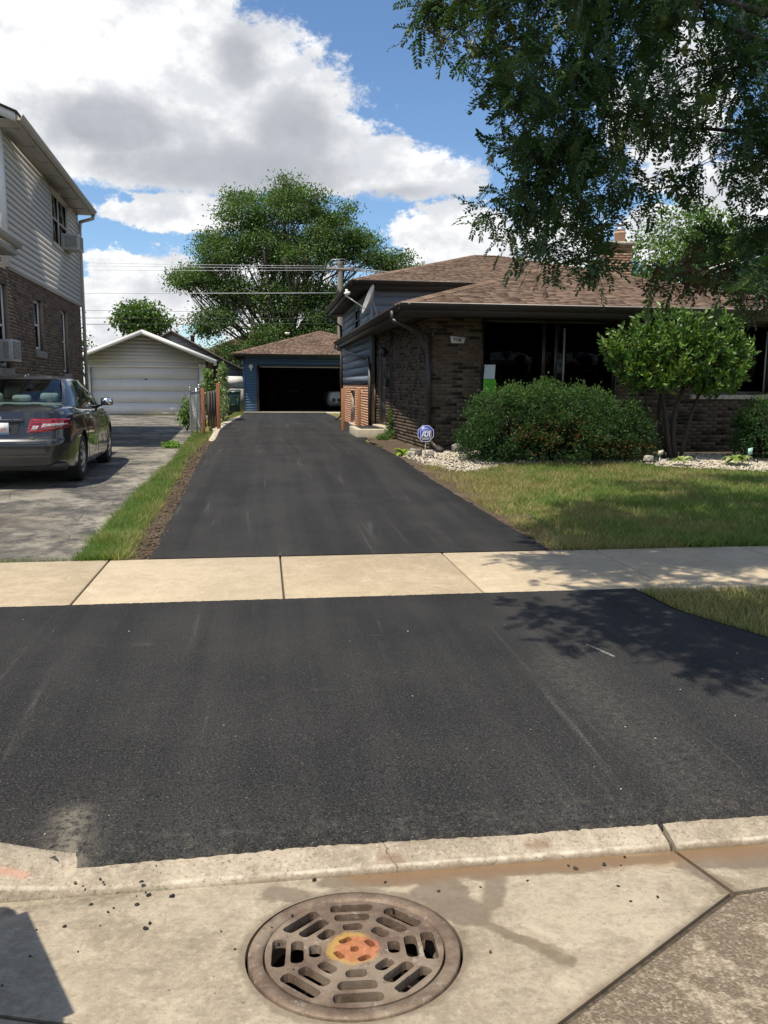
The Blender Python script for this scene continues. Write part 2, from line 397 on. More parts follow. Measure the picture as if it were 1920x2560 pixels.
def m_gutter(t):
    p = t.pos(); x, y, z = t.sep(p)
    c, n1, n2, n3 = concrete_base(t, p, (0.235, 0.195, 0.138), (0.39, 0.332, 0.245), (0.20, 0.155, 0.10))
    wob = t.noise(p, 5.5, 5, 0.6) - 0.5; wob2 = t.noise(p, 19.0, 4, 0.6) - 0.5
    X = x + wob*0.10 + wob2*0.03; Y = y + wob*0.11 + wob2*0.03
    # puddle and silt along the foot of the kerb, damp tongues running down the pan
    wet = capsule(t, X, Y, (0.22, 2.57), (1.10, 2.565), 0.055, 0.012)
    wet = wet.max(capsule(t, X, Y, (0.55, 2.50), (0.62, 2.32), 0.07, 0.012)).max(capsule(t, X, Y, (0.02, 2.53), (0.10, 2.50), 0.05, 0.012))
    wet = wet.max(capsule(t, X, Y, (0.62, 2.28), (0.82, 2.03), 0.028, 0.012)).max(capsule(t, X, Y, (0.75, 2.50), (0.70, 2.36), 0.035, 0.012))
    wet = wet.max(capsule(t, X, Y, (1.05, 2.56), (1.38, 2.56), 0.028, 0.012))
    wet = wet.max(capsule(t, X, Y, (1.487, 2.296), (0.40, 1.575), 0.024, 0.018)).max(capsule(t, X, Y, (1.47, 2.54), (2.3, 2.50), 0.075, 0.014)).max(capsule(t, X, Y, (1.45, 2.45), (1.49, 2.32), 0.03, 0.012)).max(capsule(t, X, Y, (0.50, 2.44), (0.55, 2.36), 0.06, 0.012))
    ring = 1.0 - (t.math('SQRT', (X-0.24)*(X-0.24) + (Y-2.185)*(Y-2.185))).ss(0.318, 0.345)
    wet = wet.max(ring*0.8)
    c = t.mix(wet*0.72, c, (0.145, 0.108, 0.068))
    silt = capsule(t, X, Y, (0.30, 2.585), (2.3, 2.56), 0.055, 0.035)
    c = t.mix(silt*0.75, c, (0.20, 0.118, 0.055))
    drift = capsule(t, X, Y, (-0.85, 2.53), (-0.50, 2.585), 0.022, 0.03)*t.noise(p, 30, 4, 0.7).ss(0.35, 0.6)
    c = t.mix(drift*0.7, c, (0.13, 0.105, 0.075))
    rust = capsule(t, X, Y, (0.4, 2.2), (0.9, 1.9), 0.35, 0.4)*n2.ss(0.5, 0.7)*0.25
    c = t.mix(rust, c, (0.33, 0.24, 0.15))
    spots = t.voro(p, 26).ss(0.06, 0.10)
    c = t.mix((1.0 - spots)*t.noise(p, 3.3, 2).ss(0.52, 0.6)*0.8, c, (0.06, 0.05, 0.04))
    rough = t.mix(wet, (0.86,)*3, (0.30,)*3)
    return t.principled(c, rough, 0, t.bump((n3*0.7 + n2)*(1.0 - wet*0.8), 0.35, 0.006), 0.35)
gutter_mat = material('gutter_concrete', m_gutter)
def m_kerb(t):
    p = t.pos(); x, y, z = t.sep(p)
    c, n1, n2, n3 = concrete_base(t, p, (0.245, 0.205, 0.15), (0.40, 0.342, 0.26), (0.19, 0.145, 0.095), 1.9)
    ridge = (1.0 - (y + (n2-0.5)*0.02 - 2.617).abs().ss(0.002, 0.008))
    c = t.mix(ridge*n2.ss(0.35, 0.6)*0.55, c, (0.62, 0.56, 0.46))
    foot = 1.0 - (y + (n2-0.5)*0.02).ss(2.600, 2.616)
    c = t.mix(foot*x.ss(-0.35, 0.3)*0.65, c, (0.19, 0.135, 0.085))
    chip = t.noise(p, 24, 6, 0.75).ss(0.57, 0.66)
    c = t.mix(chip*0.55, c, (0.20, 0.165, 0.12))
    ck = 1.0 - (x - 0.415 + (n2-0.5)*0.10 + (y-2.65)*0.25).abs().ss(0.0015, 0.005)
    c = t.mix(ck*0.75, c, (0.07, 0.055, 0.04))
    st = capsule(t, x + (n2-0.5)*0.08, y + (n2-0.5)*0.05, (0.92, 2.66), (0.97, 2.655), 0.02, 0.02).max(capsule(t, x + (n2-0.5)*0.08, y + (n2-0.5)*0.05, (0.39, 2.655), (0.44, 2.645), 0.022, 0.02))
    c = t.mix(st*0.65, c, (0.17, 0.105, 0.06))
    pink = capsule(t, x, y + (n2-0.5)*0.04, (-1.2, 2.70), (-0.80, 2.665), 0.012, 0.015)
    c = t.mix(pink*0.5, c, (0.55, 0.24, 0.16))
    return t.principled(c, 0.85, 0, t.bump(n3 + n2, 0.35, 0.006), 0.3)
kerb_mat = material('kerb_concrete', m_kerb)
def m_agg(t):
    p = t.pos(); x, y, z = t.sep(p)
    v = t.voro(p, 130, out='Color'); vd = t.voro(p, 130); n = t.noise(p, 6, 5, 0.65)
    g = t.ramp(t.sep(v)[0], [(0.0, (0.075, 0.055, 0.036)), (0.45, (0.15, 0.115, 0.075)), (0.8, (0.25, 0.195, 0.13)), (1.0, (0.45, 0.38, 0.28))])
    jw = capsule(t, x + (n-0.5)*0.03, y, (1.50, 2.29), (0.40, 1.555), 0.022, 0.015)
    wetm = (n + (t.noise(p, 24, 4)-0.5)*0.25).ss(0.425, 0.52).max(jw)
    dry = t.mix(t.noise(p, 70, 4, 0.7).ss(0.4, 0.65), (0.22, 0.175, 0.12), (0.40, 0.33, 0.24))
    c = t.mix(wetm, dry, t.mix(0.55, g, (0.15, 0.118, 0.08)))
    return t.principled(c, 0.7, 0, t.bump(1.0 - vd, 0.5, 0.006), 0.4)
agg_mat = material('worn_aggregate', m_agg)
def m_joint(t):
    p = t.pos(); n = t.noise(p, 40, 4, 0.7)
    return t.principled(t.mix(n.ss(0.35, 0.7), (0.045, 0.035, 0.026), (0.12, 0.095, 0.07)), 0.9, 0, t.bump(n, 0.5, 0.01))
joint_mat = material('joint_dirt', m_joint)
def m_soil(t):
    p = t.pos(); n = t.noise(p, 22, 6, 0.7); n2 = t.noise(p, 3, 3)
    c = t.mix(n.ss(0.3, 0.7), (0.055, 0.040, 0.027), (0.125, 0.092, 0.062))
    c = t.mix(n2.ss(0.5, 0.7)*0.5, c, (0.16, 0.125, 0.085))
    return t.principled(c, 0.95, 0, t.bump(n, 0.8, 0.03), 0.2)
soil_mat = material('bare_soil', m_soil)
def m_ground(t):
    p = t.pos(); n = t.noise(p, 4.0, 6, 0.65); n2 = t.noise(p, 60, 4, 0.7); n3 = t.noise(p, 0.5, 3)
    c = t.mix(n.ss(0.35, 0.65), (0.13, 0.135, 0.045), (0.24, 0.205, 0.085))
    c = t.mix(n2.ss(0.35, 0.65)*0.5, c, (0.07, 0.085, 0.022))
    c = t.mix(n3.ss(0.45, 0.65)*0.35, c, (0.07, 0.12, 0.03))
    return t.principled(c, 0.95, 0, t.bump(n2, 0.6, 0.03), 0.15)
ground_mat = material('turf_soil', m_ground)
def m_leaf(name, trans=0.35, rough=0.45, spec=0.4, tint=(1.25, 1.5, 0.55)):
    def f(t):
        c = t.attr(); p = t.pos(); n = t.noise(p, 2.0, 2)
        c2 = t.mix(0.25, c, t.mix(n, (0.0, 0.0, 0.0), c, 'MIX'))
        a = t.principled(c2, rough, 0, None, spec)
        br = t.mix(1.0, c2, tint, 'MULTIPLY')
        b = S(t, t.node('ShaderNodeBsdfTranslucent', {'Color': br}).outputs[0])
        return S(t, t.node('ShaderNodeMixShader', {0: trans, 1: a, 2: b}).outputs[0])
    return material(name, f)
leaf_mat = m_leaf('foliage', 0.32, 0.5, 0.3)
gloss_leaf = m_leaf('glossy_foliage', 0.22, 0.38, 0.45)
locust_leaf = m_leaf('locust_foliage', 0.30, 0.45, 0.35, (0.95, 1.45, 0.75))
grass_mat = m_leaf('grass_blades', 0.35, 0.6, 0.2)
def m_bark(t):
    p = t.pos(); n = t.noise(t.scale3(p, 14, 14, 3), 1.0, 6, 0.7)
    return t.principled(t.mix(n.ss(0.3, 0.7), (0.045, 0.035, 0.027), (0.15, 0.12, 0.095)), 0.92, 0, t.bump(n, 0.8, 0.03), 0.2)
bark = material('bark', m_bark)
twig_mat = flat('twig_bark', (0.045, 0.036, 0.028), 0.9)
def m_brick(name, stops, bump=0.4):
    def f(t):
        p = t.pos(); r = t.rnd(); n = t.noise(p, 35, 5, 0.7); n2 = t.noise(p, 150, 3, 0.6); n3 = t.noise(p, 1.2, 3)
        c = t.ramp(r, stops, 'CONSTANT')
        c = t.mix(n.ss(0.35, 0.7)*0.35, c, t.mix(1.0, c, (0.55, 0.55, 0.58), 'MULTIPLY'))
        c = t.mix(n2.ss(0.6, 0.75)*0.3, c, t.mix(1.0, c, (1.7, 1.65, 1.55), 'MULTIPLY'))
        c = t.mix(n3.ss(0.4, 0.7)*0.25, c, t.mix(1.0, c, (0.72, 0.7, 0.68), 'MULTIPLY'))
        return t.principled(c, 0.9, 0, t.bump(n + n2*0.6, bump, 0.005), 0.25)
    return material(name, f)
brick_brown = m_brick('brown_brick', [(0.0, (0.112, 0.083, 0.058)), (0.20, (0.092, 0.066, 0.046)), (0.38, (0.138, 0.105, 0.074)), (0.52, (0.036, 0.028, 0.022)), (0.66, (0.10, 0.070, 0.050)), (0.80, (0.028, 0.022, 0.018)), (0.9, (0.12, 0.09, 0.065))])
brick_orange = m_brick('orange_brick', [(0.0, (0.60, 0.345, 0.22)), (0.25, (0.55, 0.30, 0.185)), (0.5, (0.63, 0.385, 0.26)), (0.75, (0.57, 0.325, 0.215)), (0.9, (0.50, 0.27, 0.17))])
brick_tan = m_brick('tan_brick', [(0.0, (0.34, 0.215, 0.14)), (0.3, (0.29, 0.18, 0.115)), (0.6, (0.38, 0.25, 0.165)), (0.85, (0.26, 0.155, 0.10))])
brick_dull = m_brick('grey_brown_brick', [(0.0, (0.165, 0.118, 0.085)), (0.2, (0.12, 0.088, 0.065)), (0.4, (0.195, 0.142, 0.102)), (0.6, (0.15, 0.104, 0.073)), (0.8, (0.09, 0.066, 0.052)), (0.92, (0.215, 0.16, 0.115))])
mortar_brown = flat('brown_mortar', (0.155, 0.128, 0.10), 0.95, bump=0.4)
mortar_orange = flat('orange_mortar', (0.50, 0.34, 0.24), 0.95, bump=0.4)
mortar_dull = flat('grey_mortar', (0.235, 0.195, 0.155), 0.95, bump=0.4)
def m_siding(name, col, var=0.06):
    def f(t):
        p = t.pos(); n = t.noise(t.scale3(p, 2, 2, 0.6), 1.5, 5, 0.6); r = t.rnd(); g = t.noise(t.scale3(p, 4, 4, 60), 1.0, 3)
        c = t.mix(n.ss(0.35, 0.75)*0.3, col, [x*0.90 for x in col])
        c = t.mix(r*0.18, c, [x*1.12 for x in col])
        c = t.mix(g.ss(0.55, 0.7)*0.12, c, [x*0.7 for x in col])
        return t.principled(c, 0.55, 0, t.bump(g, 0.08, 0.004), 0.35)
    return material(name, f)
siding_white = m_siding('pale_siding', (0.52, 0.505, 0.48))
siding_grey = m_siding('grey_beige_siding', (0.60, 0.585, 0.55))
siding_blue = m_siding('blue_siding', (0.065, 0.125, 0.205))
siding_slate = m_siding('slate_blue_siding', (0.175, 0.205, 0.25))
trim_white = flat('white_trim', (0.70, 0.69, 0.66), 0.5, var=0.06)
trim_brown = flat('brown_trim', (0.036, 0.029, 0.025), 0.45, var=0.15)
soffit_brown = flat('brown_soffit', (0.045, 0.035, 0.029), 0.7)
trim_taupe = flat('taupe_trim', (0.42, 0.39, 0.35), 0.5, var=0.08)
def m_shingle(name, stops):
    def f(t):
        p = t.pos(); r = t.rnd(); n = t.noise(p, 190, 2, 0.7); n2 = t.noise(p, 0.9, 4)
        c = t.ramp(r, stops)
        c = t.mix(n.ss(0.40, 0.66)*0.5, c, t.mix(1.0, c, (0.55, 0.54, 0.53), 'MULTIPLY'))
        c = t.mix(n2.ss(0.4, 0.7)*0.3, c, t.mix(1.0, c, (1.25, 1.22, 1.18), 'MULTIPLY'))
        return t.principled(c, 0.95, 0, t.bump(n, 0.6, 0.004), 0.2)
    return material(name, f)
shingle_brown = m_shingle('brown_shingle', [(0.0, (0.085, 0.056, 0.042)), (0.25, (0.14, 0.094, 0.068)), (0.55, (0.17, 0.117, 0.085)), (0.8, (0.205, 0.145, 0.107)), (1.0, (0.11, 0.074, 0.055))])
shingle_grey = m_shingle('grey_shingle', [(0.0, (0.07, 0.062, 0.055)), (0.5, (0.11, 0.097, 0.086)), (1.0, (0.15, 0.13, 0.115))])
def m_glass(name, tint, rough=0.03, ior=1.40):
    def f(t):
        g = S(t, t.node('ShaderNodeBsdfGlossy', {'Color': (1, 1, 1), 'Roughness': rough}).outputs[0])
        tr = S(t, t.node('ShaderNodeBsdfTransparent', {'Color': tint}).outputs[0])
        fr = S(t, t.node('ShaderNodeFresnel', {'IOR': ior}).outputs[0])
        return S(t, t.node('ShaderNodeMixShader', {0: fr, 1: tr, 2: g}).outputs[0])
    return material(name, f)
glass = m_glass('window_glass', (0.22, 0.24, 0.24), 0.03, 1.16)
car_glass = m_glass('car_glass', (0.50, 0.62, 0.60))
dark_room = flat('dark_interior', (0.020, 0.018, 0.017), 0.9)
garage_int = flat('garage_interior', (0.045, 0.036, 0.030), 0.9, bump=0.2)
black_metal = flat('dark_bronze_metal', (0.030, 0.025, 0.022), 0.4, 0.0, 0.5)
galv = flat('galvanised_steel', (0.45, 0.47, 0.48), 0.42, 0.8, var=0.2, nscale=30)
aluminium = flat('painted_aluminium', (0.48, 0.47, 0.45), 0.45, 0.1)
grey_metal = flat('grey_painted_metal', (0.30, 0.30, 0.29), 0.5, 0.2)
def m_wood(name, a, b, sc=(18, 18, 1.5)):
    def f(t):
        p = t.pos(); n = t.noise(t.scale3(p, *sc), 1.0, 6, 0.65, dist=0.5); n2 = t.noise(p, 7, 3)
        kn = 1.0 - t.voro(t.scale3(p, 3.5, 3.5, 2.2), 1.0).ss(0.05, 0.11)
        c = t.mix(n.ss(0.3, 0.7), a, b); c = t.mix(kn*0.7, c, [x*0.3 for x in a]); c = t.mix(n2.ss(0.5, 0.8)*0.2, c, [x*0.6 for x in a])
        return t.principled(c, 0.8, 0, t.bump(n, 0.3, 0.004), 0.25)
    return material(name, f)
cedar = m_wood('new_cedar', (0.36, 0.165, 0.075), (0.47, 0.235, 0.115))
cedar_red = m_wood('stained_cedar', (0.27, 0.105, 0.055), (0.36, 0.155, 0.085))
old_wood = m_wood('weathered_wood', (0.055, 0.048, 0.043), (0.11, 0.097, 0.085))
pole_wood = m_wood('pole_wood', (0.20, 0.17, 0.14), (0.30, 0.26, 0.22))
green_plastic = flat('green_plastic', (0.012, 0.040, 0.030), 0.5, var=0.15)
black_plastic = flat('black_plastic', (0.015, 0.015, 0.016), 0.55)
black_gloss = flat('black_gloss', (0.010, 0.010, 0.011), 0.15)
stone_white = None
def m_gravel(t):
    p = t.pos(); r = t.rnd(); n = t.noise(p, 90, 3, 0.6)
    c = t.ramp(r, [(0.0, (0.38, 0.32, 0.23)), (0.3, (0.50, 0.45, 0.36)), (0.7, (0.57, 0.53, 0.44)), (1.0, (0.43, 0.36, 0.26))])
    return t.principled(t.mix(n.ss(0.4, 0.7)*0.3, c, (0.36, 0.30, 0.22)), 0.85, 0, t.bump(n, 0.3, 0.004), 0.3)
gravel_mat = material('white_gravel', m_gravel)
limestone = flat('limestone', (0.42, 0.38, 0.32), 0.9, var=0.25, nscale=14, bump=0.6)
greystone = flat('grey_stone', (0.24, 0.22, 0.20), 0.9, var=0.3, nscale=18, bump=0.8)
stoop_mat = flat('stoop_concrete', (0.46, 0.41, 0.30), 0.88, var=0.14, nscale=5, bump=0.3)
door_white = flat('white_door_paint', (0.66, 0.66, 0.65), 0.45, var=0.03, nscale=2)
rubber = flat('rubber', (0.018, 0.018, 0.018), 0.75)
def m_carpaint(t):
    p = t.coord(); fl = t.noise(p, 900, 1)
    c = t.mix(fl.ss(0.45, 0.75), (0.026, 0.0255, 0.026), (0.056, 0.054, 0.053))
    return t.principled(c, 0.30, 0.55, None, 0.5, 1.0, **{'Coat Roughness': 0.035})
car_paint = material('charcoal_car_paint', m_carpaint)
white_paint = material('white_car_paint', lambda t: t.principled((0.70, 0.70, 0.70), 0.3, 0, None, 0.5, 0.8))
chrome = material('chrome', lambda t: t.principled((0.75, 0.76, 0.78), 0.12, 1.0))
silver = flat('silver_plastic', (0.50, 0.51, 0.52), 0.35, 0.6)
red_lens = material('red_lens', lambda t: t.principled(t.mix(t.math('SINE', t.sep(t.coord())[2]*180.0).ss(-0.2, 0.9), (0.10, 0.003, 0.006), (0.36, 0.008, 0.014)), 0.12, 0, None, 0.6, 0.8))
dark_soil = flat('wet_silt', (0.012, 0.010, 0.008), 0.6)
clear_lens = material('clear_lens', lambda t: t.principled(t.mix(t.voro(t.coord(), 60).ss(0.2, 0.5), (0.68, 0.64, 0.63), (0.30, 0.24, 0.23)), 0.15, 0, None, 0.6, 0.6))
seat_fab = flat('pale_grey_upholstery', (0.40, 0.42, 0.40), 0.9)
white_board = flat('white_board', (0.72, 0.71, 0.68), 0.5, var=0.04)
def m_iron(t):
    p = t.coord(); x, y, z = t.sep(p)
    n = t.noise(p, 9, 6, 0.7); n2 = t.noise(p, 50, 5, 0.7); n3 = t.noise(p, 3.2, 3)
    c = t.mix(n.ss(0.35, 0.65), (0.125, 0.084, 0.060), (0.225, 0.165, 0.115))
    c = t.mix(n2.ss(0.55, 0.75)*0.6, c, (0.35, 0.31, 0.26))
    c = t.mix(n3.ss(0.50, 0.62)*0.6, c, (0.33, 0.265, 0.19))
    c = t.mix((t.noise(p, 16, 5, 0.7)).ss(0.54, 0.66)*0.5, c, (0.085, 0.06, 0.055))
    c = t.mix(t.noise(p, 7.5, 7, 0.8).ss(0.55, 0.64)*0.75, c, (0.40, 0.345, 0.27))
    c = t.mix((n + n3).ss(1.12, 1.3)*0.7, c, (0.075, 0.05, 0.05))
    rr = t.math('SQRT', x*x + y*y) + (n-0.5)*0.035
    yel = (1.0 - (rr + (n2-0.5)*0.06 + (n3-0.5)*0.05).ss(0.072, 0.088))*(n2*1.2+0.1).clamp()*(1.0 - (x*0.8 + y*0.2 + (n-0.5)*0.05).ss(0.03, 0.06))
    c = t.mix(yel*0.9, c, (0.56, 0.33, 0.065))
    org = 1.0 - (t.math('SQRT', (x-0.008)*(x-0.008) + (y+0.002)*(y+0.002)) + (n-0.5)*0.06).ss(0.056, 0.072)
    c = t.mix(org*(0.05 + n2*1.35).clamp(), c, t.mix(n2.ss(0.4, 0.65), (0.36, 0.10, 0.055), (0.55, 0.20, 0.115)))
    return t.principled(c, 0.62, 0.25, t.bump(n2 + n*0.5, 0.5, 0.004), 0.4)
iron = material('cast_iron', m_iron)
# ------------------------------------------------------------ ground
def pl(x, pts):
    return np.interp(x, [p[0] for p in pts], [p[1] for p in pts])
ZR = [(-50, -0.0), (2.60, 0.0), (2.74, 0.052), (5.77, 0.15), (7.27, 0.15), (10.5, 0.27), (14, 0.44), (16, 0.47), (3000, 0.47)]
ZL = [(-50, -0.0), (2.60, 0.0), (2.74, 0.052), (5.77, 0.15), (7.27, 0.15), (11, 0.30), (37, 0.33), (60, 0.40), (3000, 0.40)]
def gz(x, y):
    x = np.asarray(x, float); y = np.asarray(y, float)
    k = np.clip((x + 1.62)/0.5, 0, 1); k = k*k*(3-2*k)
    return pl(y, ZL)*(1-k) + pl(y, ZR)*k
def gz1(x, y): return float(gz(x, y))
def struct(o): o['kind'] = 'structure'; return o
# one sheet to the horizon, a little under every pavement
xs = np.unique(np.concatenate((np.linspace(-12, 14, 105), -12 - np.geomspace(1, 1500, 22), 14 + np.geomspace(1, 1500, 22))))
ys = np.unique(np.concatenate((np.linspace(2.70, 42, 160), [2.66], 2.64 - np.geomspace(0.3, 1500, 22), 42 + np.geomspace(1, 2500, 24))))
GX, GY = np.meshgrid(xs, ys)
GZ = gz(GX, GY) - 0.035 - 1.15*((GY < 2.69) & (GY > -8.9) & (np.abs(GX) < 58))
m = MB(); m.grid(np.stack((GX, GY, GZ), -1)); struct(m.build('ground', ground_mat, smooth=True))
def ribbon(name, left, right, ystep, mat, dz, nx=8, thick=0.0, wob=0.0):
    """a strip between two edges (lists of (y, x)), following the ground"""
    y0, y1 = left[0][0], left[-1][0]; Y = np.arange(y0, y1 + 1e-6, ystep); Y[-1] = y1
    xl = pl(Y, left); xr = pl(Y, right)
    if wob:
        a = np.cumsum(rng.normal(size=len(Y)))*0.0; xl = xl + rng.normal(size=len(Y))*wob; xr = xr + rng.normal(size=len(Y))*wob
    k = np.linspace(0, 1, nx)[None, :]; PX = xl[:, None]*(1-k) + xr[:, None]*k; PY = np.repeat(Y[:, None], nx, 1); PZ = gz(PX, PY) + dz
    if thick:
        PX = np.hstack((PX[:, :1] - 0.03, PX, PX[:, -1:] + 0.03)); PY = np.hstack((PY[:, :1], PY, PY[:, -1:])); PZ = np.hstack((PZ[:, :1] - thick, PZ, PZ[:, -1:] - thick))
    m = MB(); m.grid(np.stack((PX, PY, PZ), -1)); return m.build(name, mat, smooth=False)
# driveway
DL = [(7.27, -1.00), (10.7, -1.02), (17, -1.06), (18.5, -1.06), (22.3, -1.16), (25, -1.12), (28.6, -0.98), (31, -0.88), (36.7, -0.86)]
DR = [(7.27, 2.60), (10, 2.45), (12.2, 2.33), (15.5, 2.23), (17.5, 2.12), (18.5, 2.2), (20, 2.62), (36.7, 2.66)]
def zfix(dz): return dz
o = ribbon('driveway', DL, DR, 0.11, asphalt, 0.006, 10, 0.045, 0.008); struct(o)
struct(ribbon('old_driveway', [(7.28, -9), (36.9, -9)], [(7.28, -1.52), (9.3, -1.56), (15.3, -1.58), (18, -1.78), (24, -2.0), (37, -2.35)][0:1] + [(9.3, -1.56), (15.3, -1.58), (18, -1.72), (24, -1.98), (36.9, -2.3)], 0.3, oldasphalt, -0.004, 14, 0.0, 0.03))
# apron between sidewalk and kerb, ragged at its kerb edge
Y = np.concatenate(([0.0], np.linspace(0.02, 1, 30)))
X = np.linspace(-4.2, 3.6, 520)
front = 2.735 + np.interp(X, [-4.2, -1.05, -0.90, -0.66, -0.52, 5], [0.16, 0.14, 0.10, -0.045, -0.02, 0.0]) + rng.normal(size=len(X))*0.0022 + np.convolve(rng.normal(size=len(X)+24), np.ones(25)/25, 'valid')*0.012 + 0.006*np.sin(X*2.3+1) + 0.004*np.sin(X*5.1)
rows = []
for k in np.linspace(0, 1, 26):
    back = np.full_like(X, 5.752) + rng.normal(size=len(X))*0.003
    yy = front*(1-k) + back*k; zz = gz(X*0, yy) + 0.010
    xx = X.copy(); lim = np.interp(yy, [2.6, 4.0, 4.6, 5.2, 5.75], [3.6, 3.35, 3.07, 2.78, 2.72]) + rng.normal(size=len(X))*0.004
    xx = np.minimum(xx, lim); rows.append(np.stack((xx, yy, zz), -1))
first = rows[0].copy(); first[:, 1] -= 0.012; first[:, 2] -= 0.03
m = MB(); m.grid(np.array([first] + rows)); struct(m.build('driveway_apron', asphalt))
# sidewalk: slabs with recessed joints
walk = MB(); walk.box(-40, 40, 5.775, 7.265, 0.02, 0.128); sw = struct(walk.build('sidewalk', joint_mat))
J = -1.335; first = J - 1.4575*22
for i in range(44):
    a = first + i*1.4575; m = MB(); g = 0.007
    sk = -0.03*0
    m.hexa([(a+g, 5.77, 0.06), (a+1.4575-g, 5.77, 0.06), (a+1.4575-g, 7.27, 0.06), (a+g, 7.27, 0.06), (a+g, 5.77, 0.15 + rng.normal()*0.002), (a+1.4575-g, 5.77, 0.15), (a+1.4575-g, 7.27, 0.15 + rng.normal()*0.002), (a+g, 7.27, 0.15)])
    m.build('slab', walk_mat, sw, bevel=0.008)
# kerb: rolled low across the apron, full height either side
def kerb_piece(x0, x1, h0, h1, parent):
    X = np.linspace(x0, x1, max(2, int((x1-x0)/0.06))); P = []
    for i, x in enumerate(X):
        h = h0 + (h1-h0)*(i/(len(X)-1)) if x1 - x0 < 2 else (h1 + (h0-h1)*(1 - min(1, max(0, (x+1.12)/0.55)))**1.3 if h0 != h1 else h0); w = rng.normal()*0.0015
        k = (h-0.045)/0.09
        P.append([(x, 2.600+w, -0.04), (x, 2.603+w, 0.003), (x, 2.608+w, 0.010+0.6*max(0, h-0.045)), (x, 2.618+w+0.02*k, 0.019+0.97*max(0, h-0.045)), (x, 2.64+w+0.03*k, h-0.020), (x, 2.69+w+0.08*k, h-0.006), (x, 2.76+0.10*k, h+0.004), (x, 2.86+0.1*k, -0.04)])
    m = MB(); m.grid(np.array(P)); n = len(P[0]); L = len(X)-1
    m.add([P[0][i] for i in range(n)], [tuple(range(n))]); m.add([P[L][i] for i in range(n)], [tuple(range(n))])
    return m.build('kerb_block', kerb_mat, parent)
kb = struct(MB().box(-40, 40, 2.63, 2.80, -0.06, 0.012).build('kerb', joint_mat))
kerb_piece(-30, -1.25, 0.13, 0.13, kb); kerb_piece(-1.235, 1.425, 0.125, 0.045, kb)
kerb_piece(1.447, 3.2, 0.046, 0.046, kb); kerb_piece(3.212, 4.6, 0.046, 0.135, kb); kerb_piece(4.61, 30, 0.135, 0.135, kb)
# gutter pan and street: slabs with a round opening for the inlet
rd = MB().box(-60, 60, -9, 2.598, -0.30, -0.26); 
road = struct(rd.build('road', joint_mat))
GC = Vector((0.2365, 2.182)); GR = 0.302
def pz(y): return 0.085*(2.6 - max(y, 1.35))
def slab(name, poly, mat, z, hole=False, thick=0.06, parent=road):
    loops = [[Vector((x, y, 0)) for x, y in poly]]
    if hole: loops.append([Vector((GC.x + (GR+0.012)*math.cos(a), GC.y + (GR+0.012)*math.sin(a), 0)) for a in np.linspace(0, 2*math.pi, 64, endpoint=False)])
    flatv = [v for l in loops for v in l]; tri = tessellate_polygon(loops)
    m = MB(); m.add([(v.x, v.y, z + pz(v.y)) for v in flatv], [tuple(t) for t in tri])
    k = 0
    for l in loops:
        n = len(l)
        for i in range(n):
            a, b = l[i], l[(i+1) % n]; m.add([(a.x, a.y, z+pz(a.y)), (b.x, b.y, z+pz(b.y)), (b.x, b.y, z+pz(b.y)-thick), (a.x, a.y, z+pz(a.y)-thick)], [(0, 1, 2, 3)])
    return m.build(name, mat, parent)
def wedge(m, x0, x1, y0, y1): m.hexa([(x0, y0, -0.3), (x1, y0, -0.3), (x1, y1, -0.3), (x0, y1, -0.3), (x0, y0, pz(y0)-0.014), (x1, y0, pz(y0)-0.014), (x1, y1, pz(y1)-0.014), (x0, y1, pz(y1)-0.014)])
bed = MB()
for q in ((-60, -0.2, 1.36, 2.6), (0.68, 60, 1.36, 2.6), (-0.2, 0.68, 1.36, 1.80), (-0.2, 0.68, 2.56, 2.6)): wedge(bed, *q)
bed.build('joint_filler', joint_mat, road)
slab('slab', [(-0.72, 2.600), (1.432, 2.600), (1.478, 2.305), (0.715, 1.797), (0.26, 1.495), (0.22, 1.48), (-0.40, 1.91), (-0.50, 1.972), (-0.72, 2.045)], gutter_mat, 0.0, True)
slab('slab', [(-30, 2.600), (-0.7201, 2.600), (-0.7201, 2.045), (-1.2, 2.18), (-30, 2.18)], gutter_mat, 0.0)
slab('slab', [(-30, 2.167), (-1.2, 2.167), (-0.72, 2.030), (-0.51, 1.958), (-0.41, 1.896), (0.205, 1.47), (0.205, 1.36), (-30, 1.36)], gutter_mat, 0.0)
slab('slab', [(1.448, 2.600), (30, 2.600), (30, 2.332), (1.62, 2.322), (1.495, 2.308)], gutter_mat, 0.0)
slab('slab', [(1.493, 2.288), (1.63, 2.303), (30, 2.312), (30, 1.36), (0.22, 1.36), (0.222, 1.45), (0.265, 1.475)], agg_mat, -0.001)
street = MB().box(-60, 60, -9, 1.352, -0.05, 0.104); street.build('street_surface', oldasphalt, road)
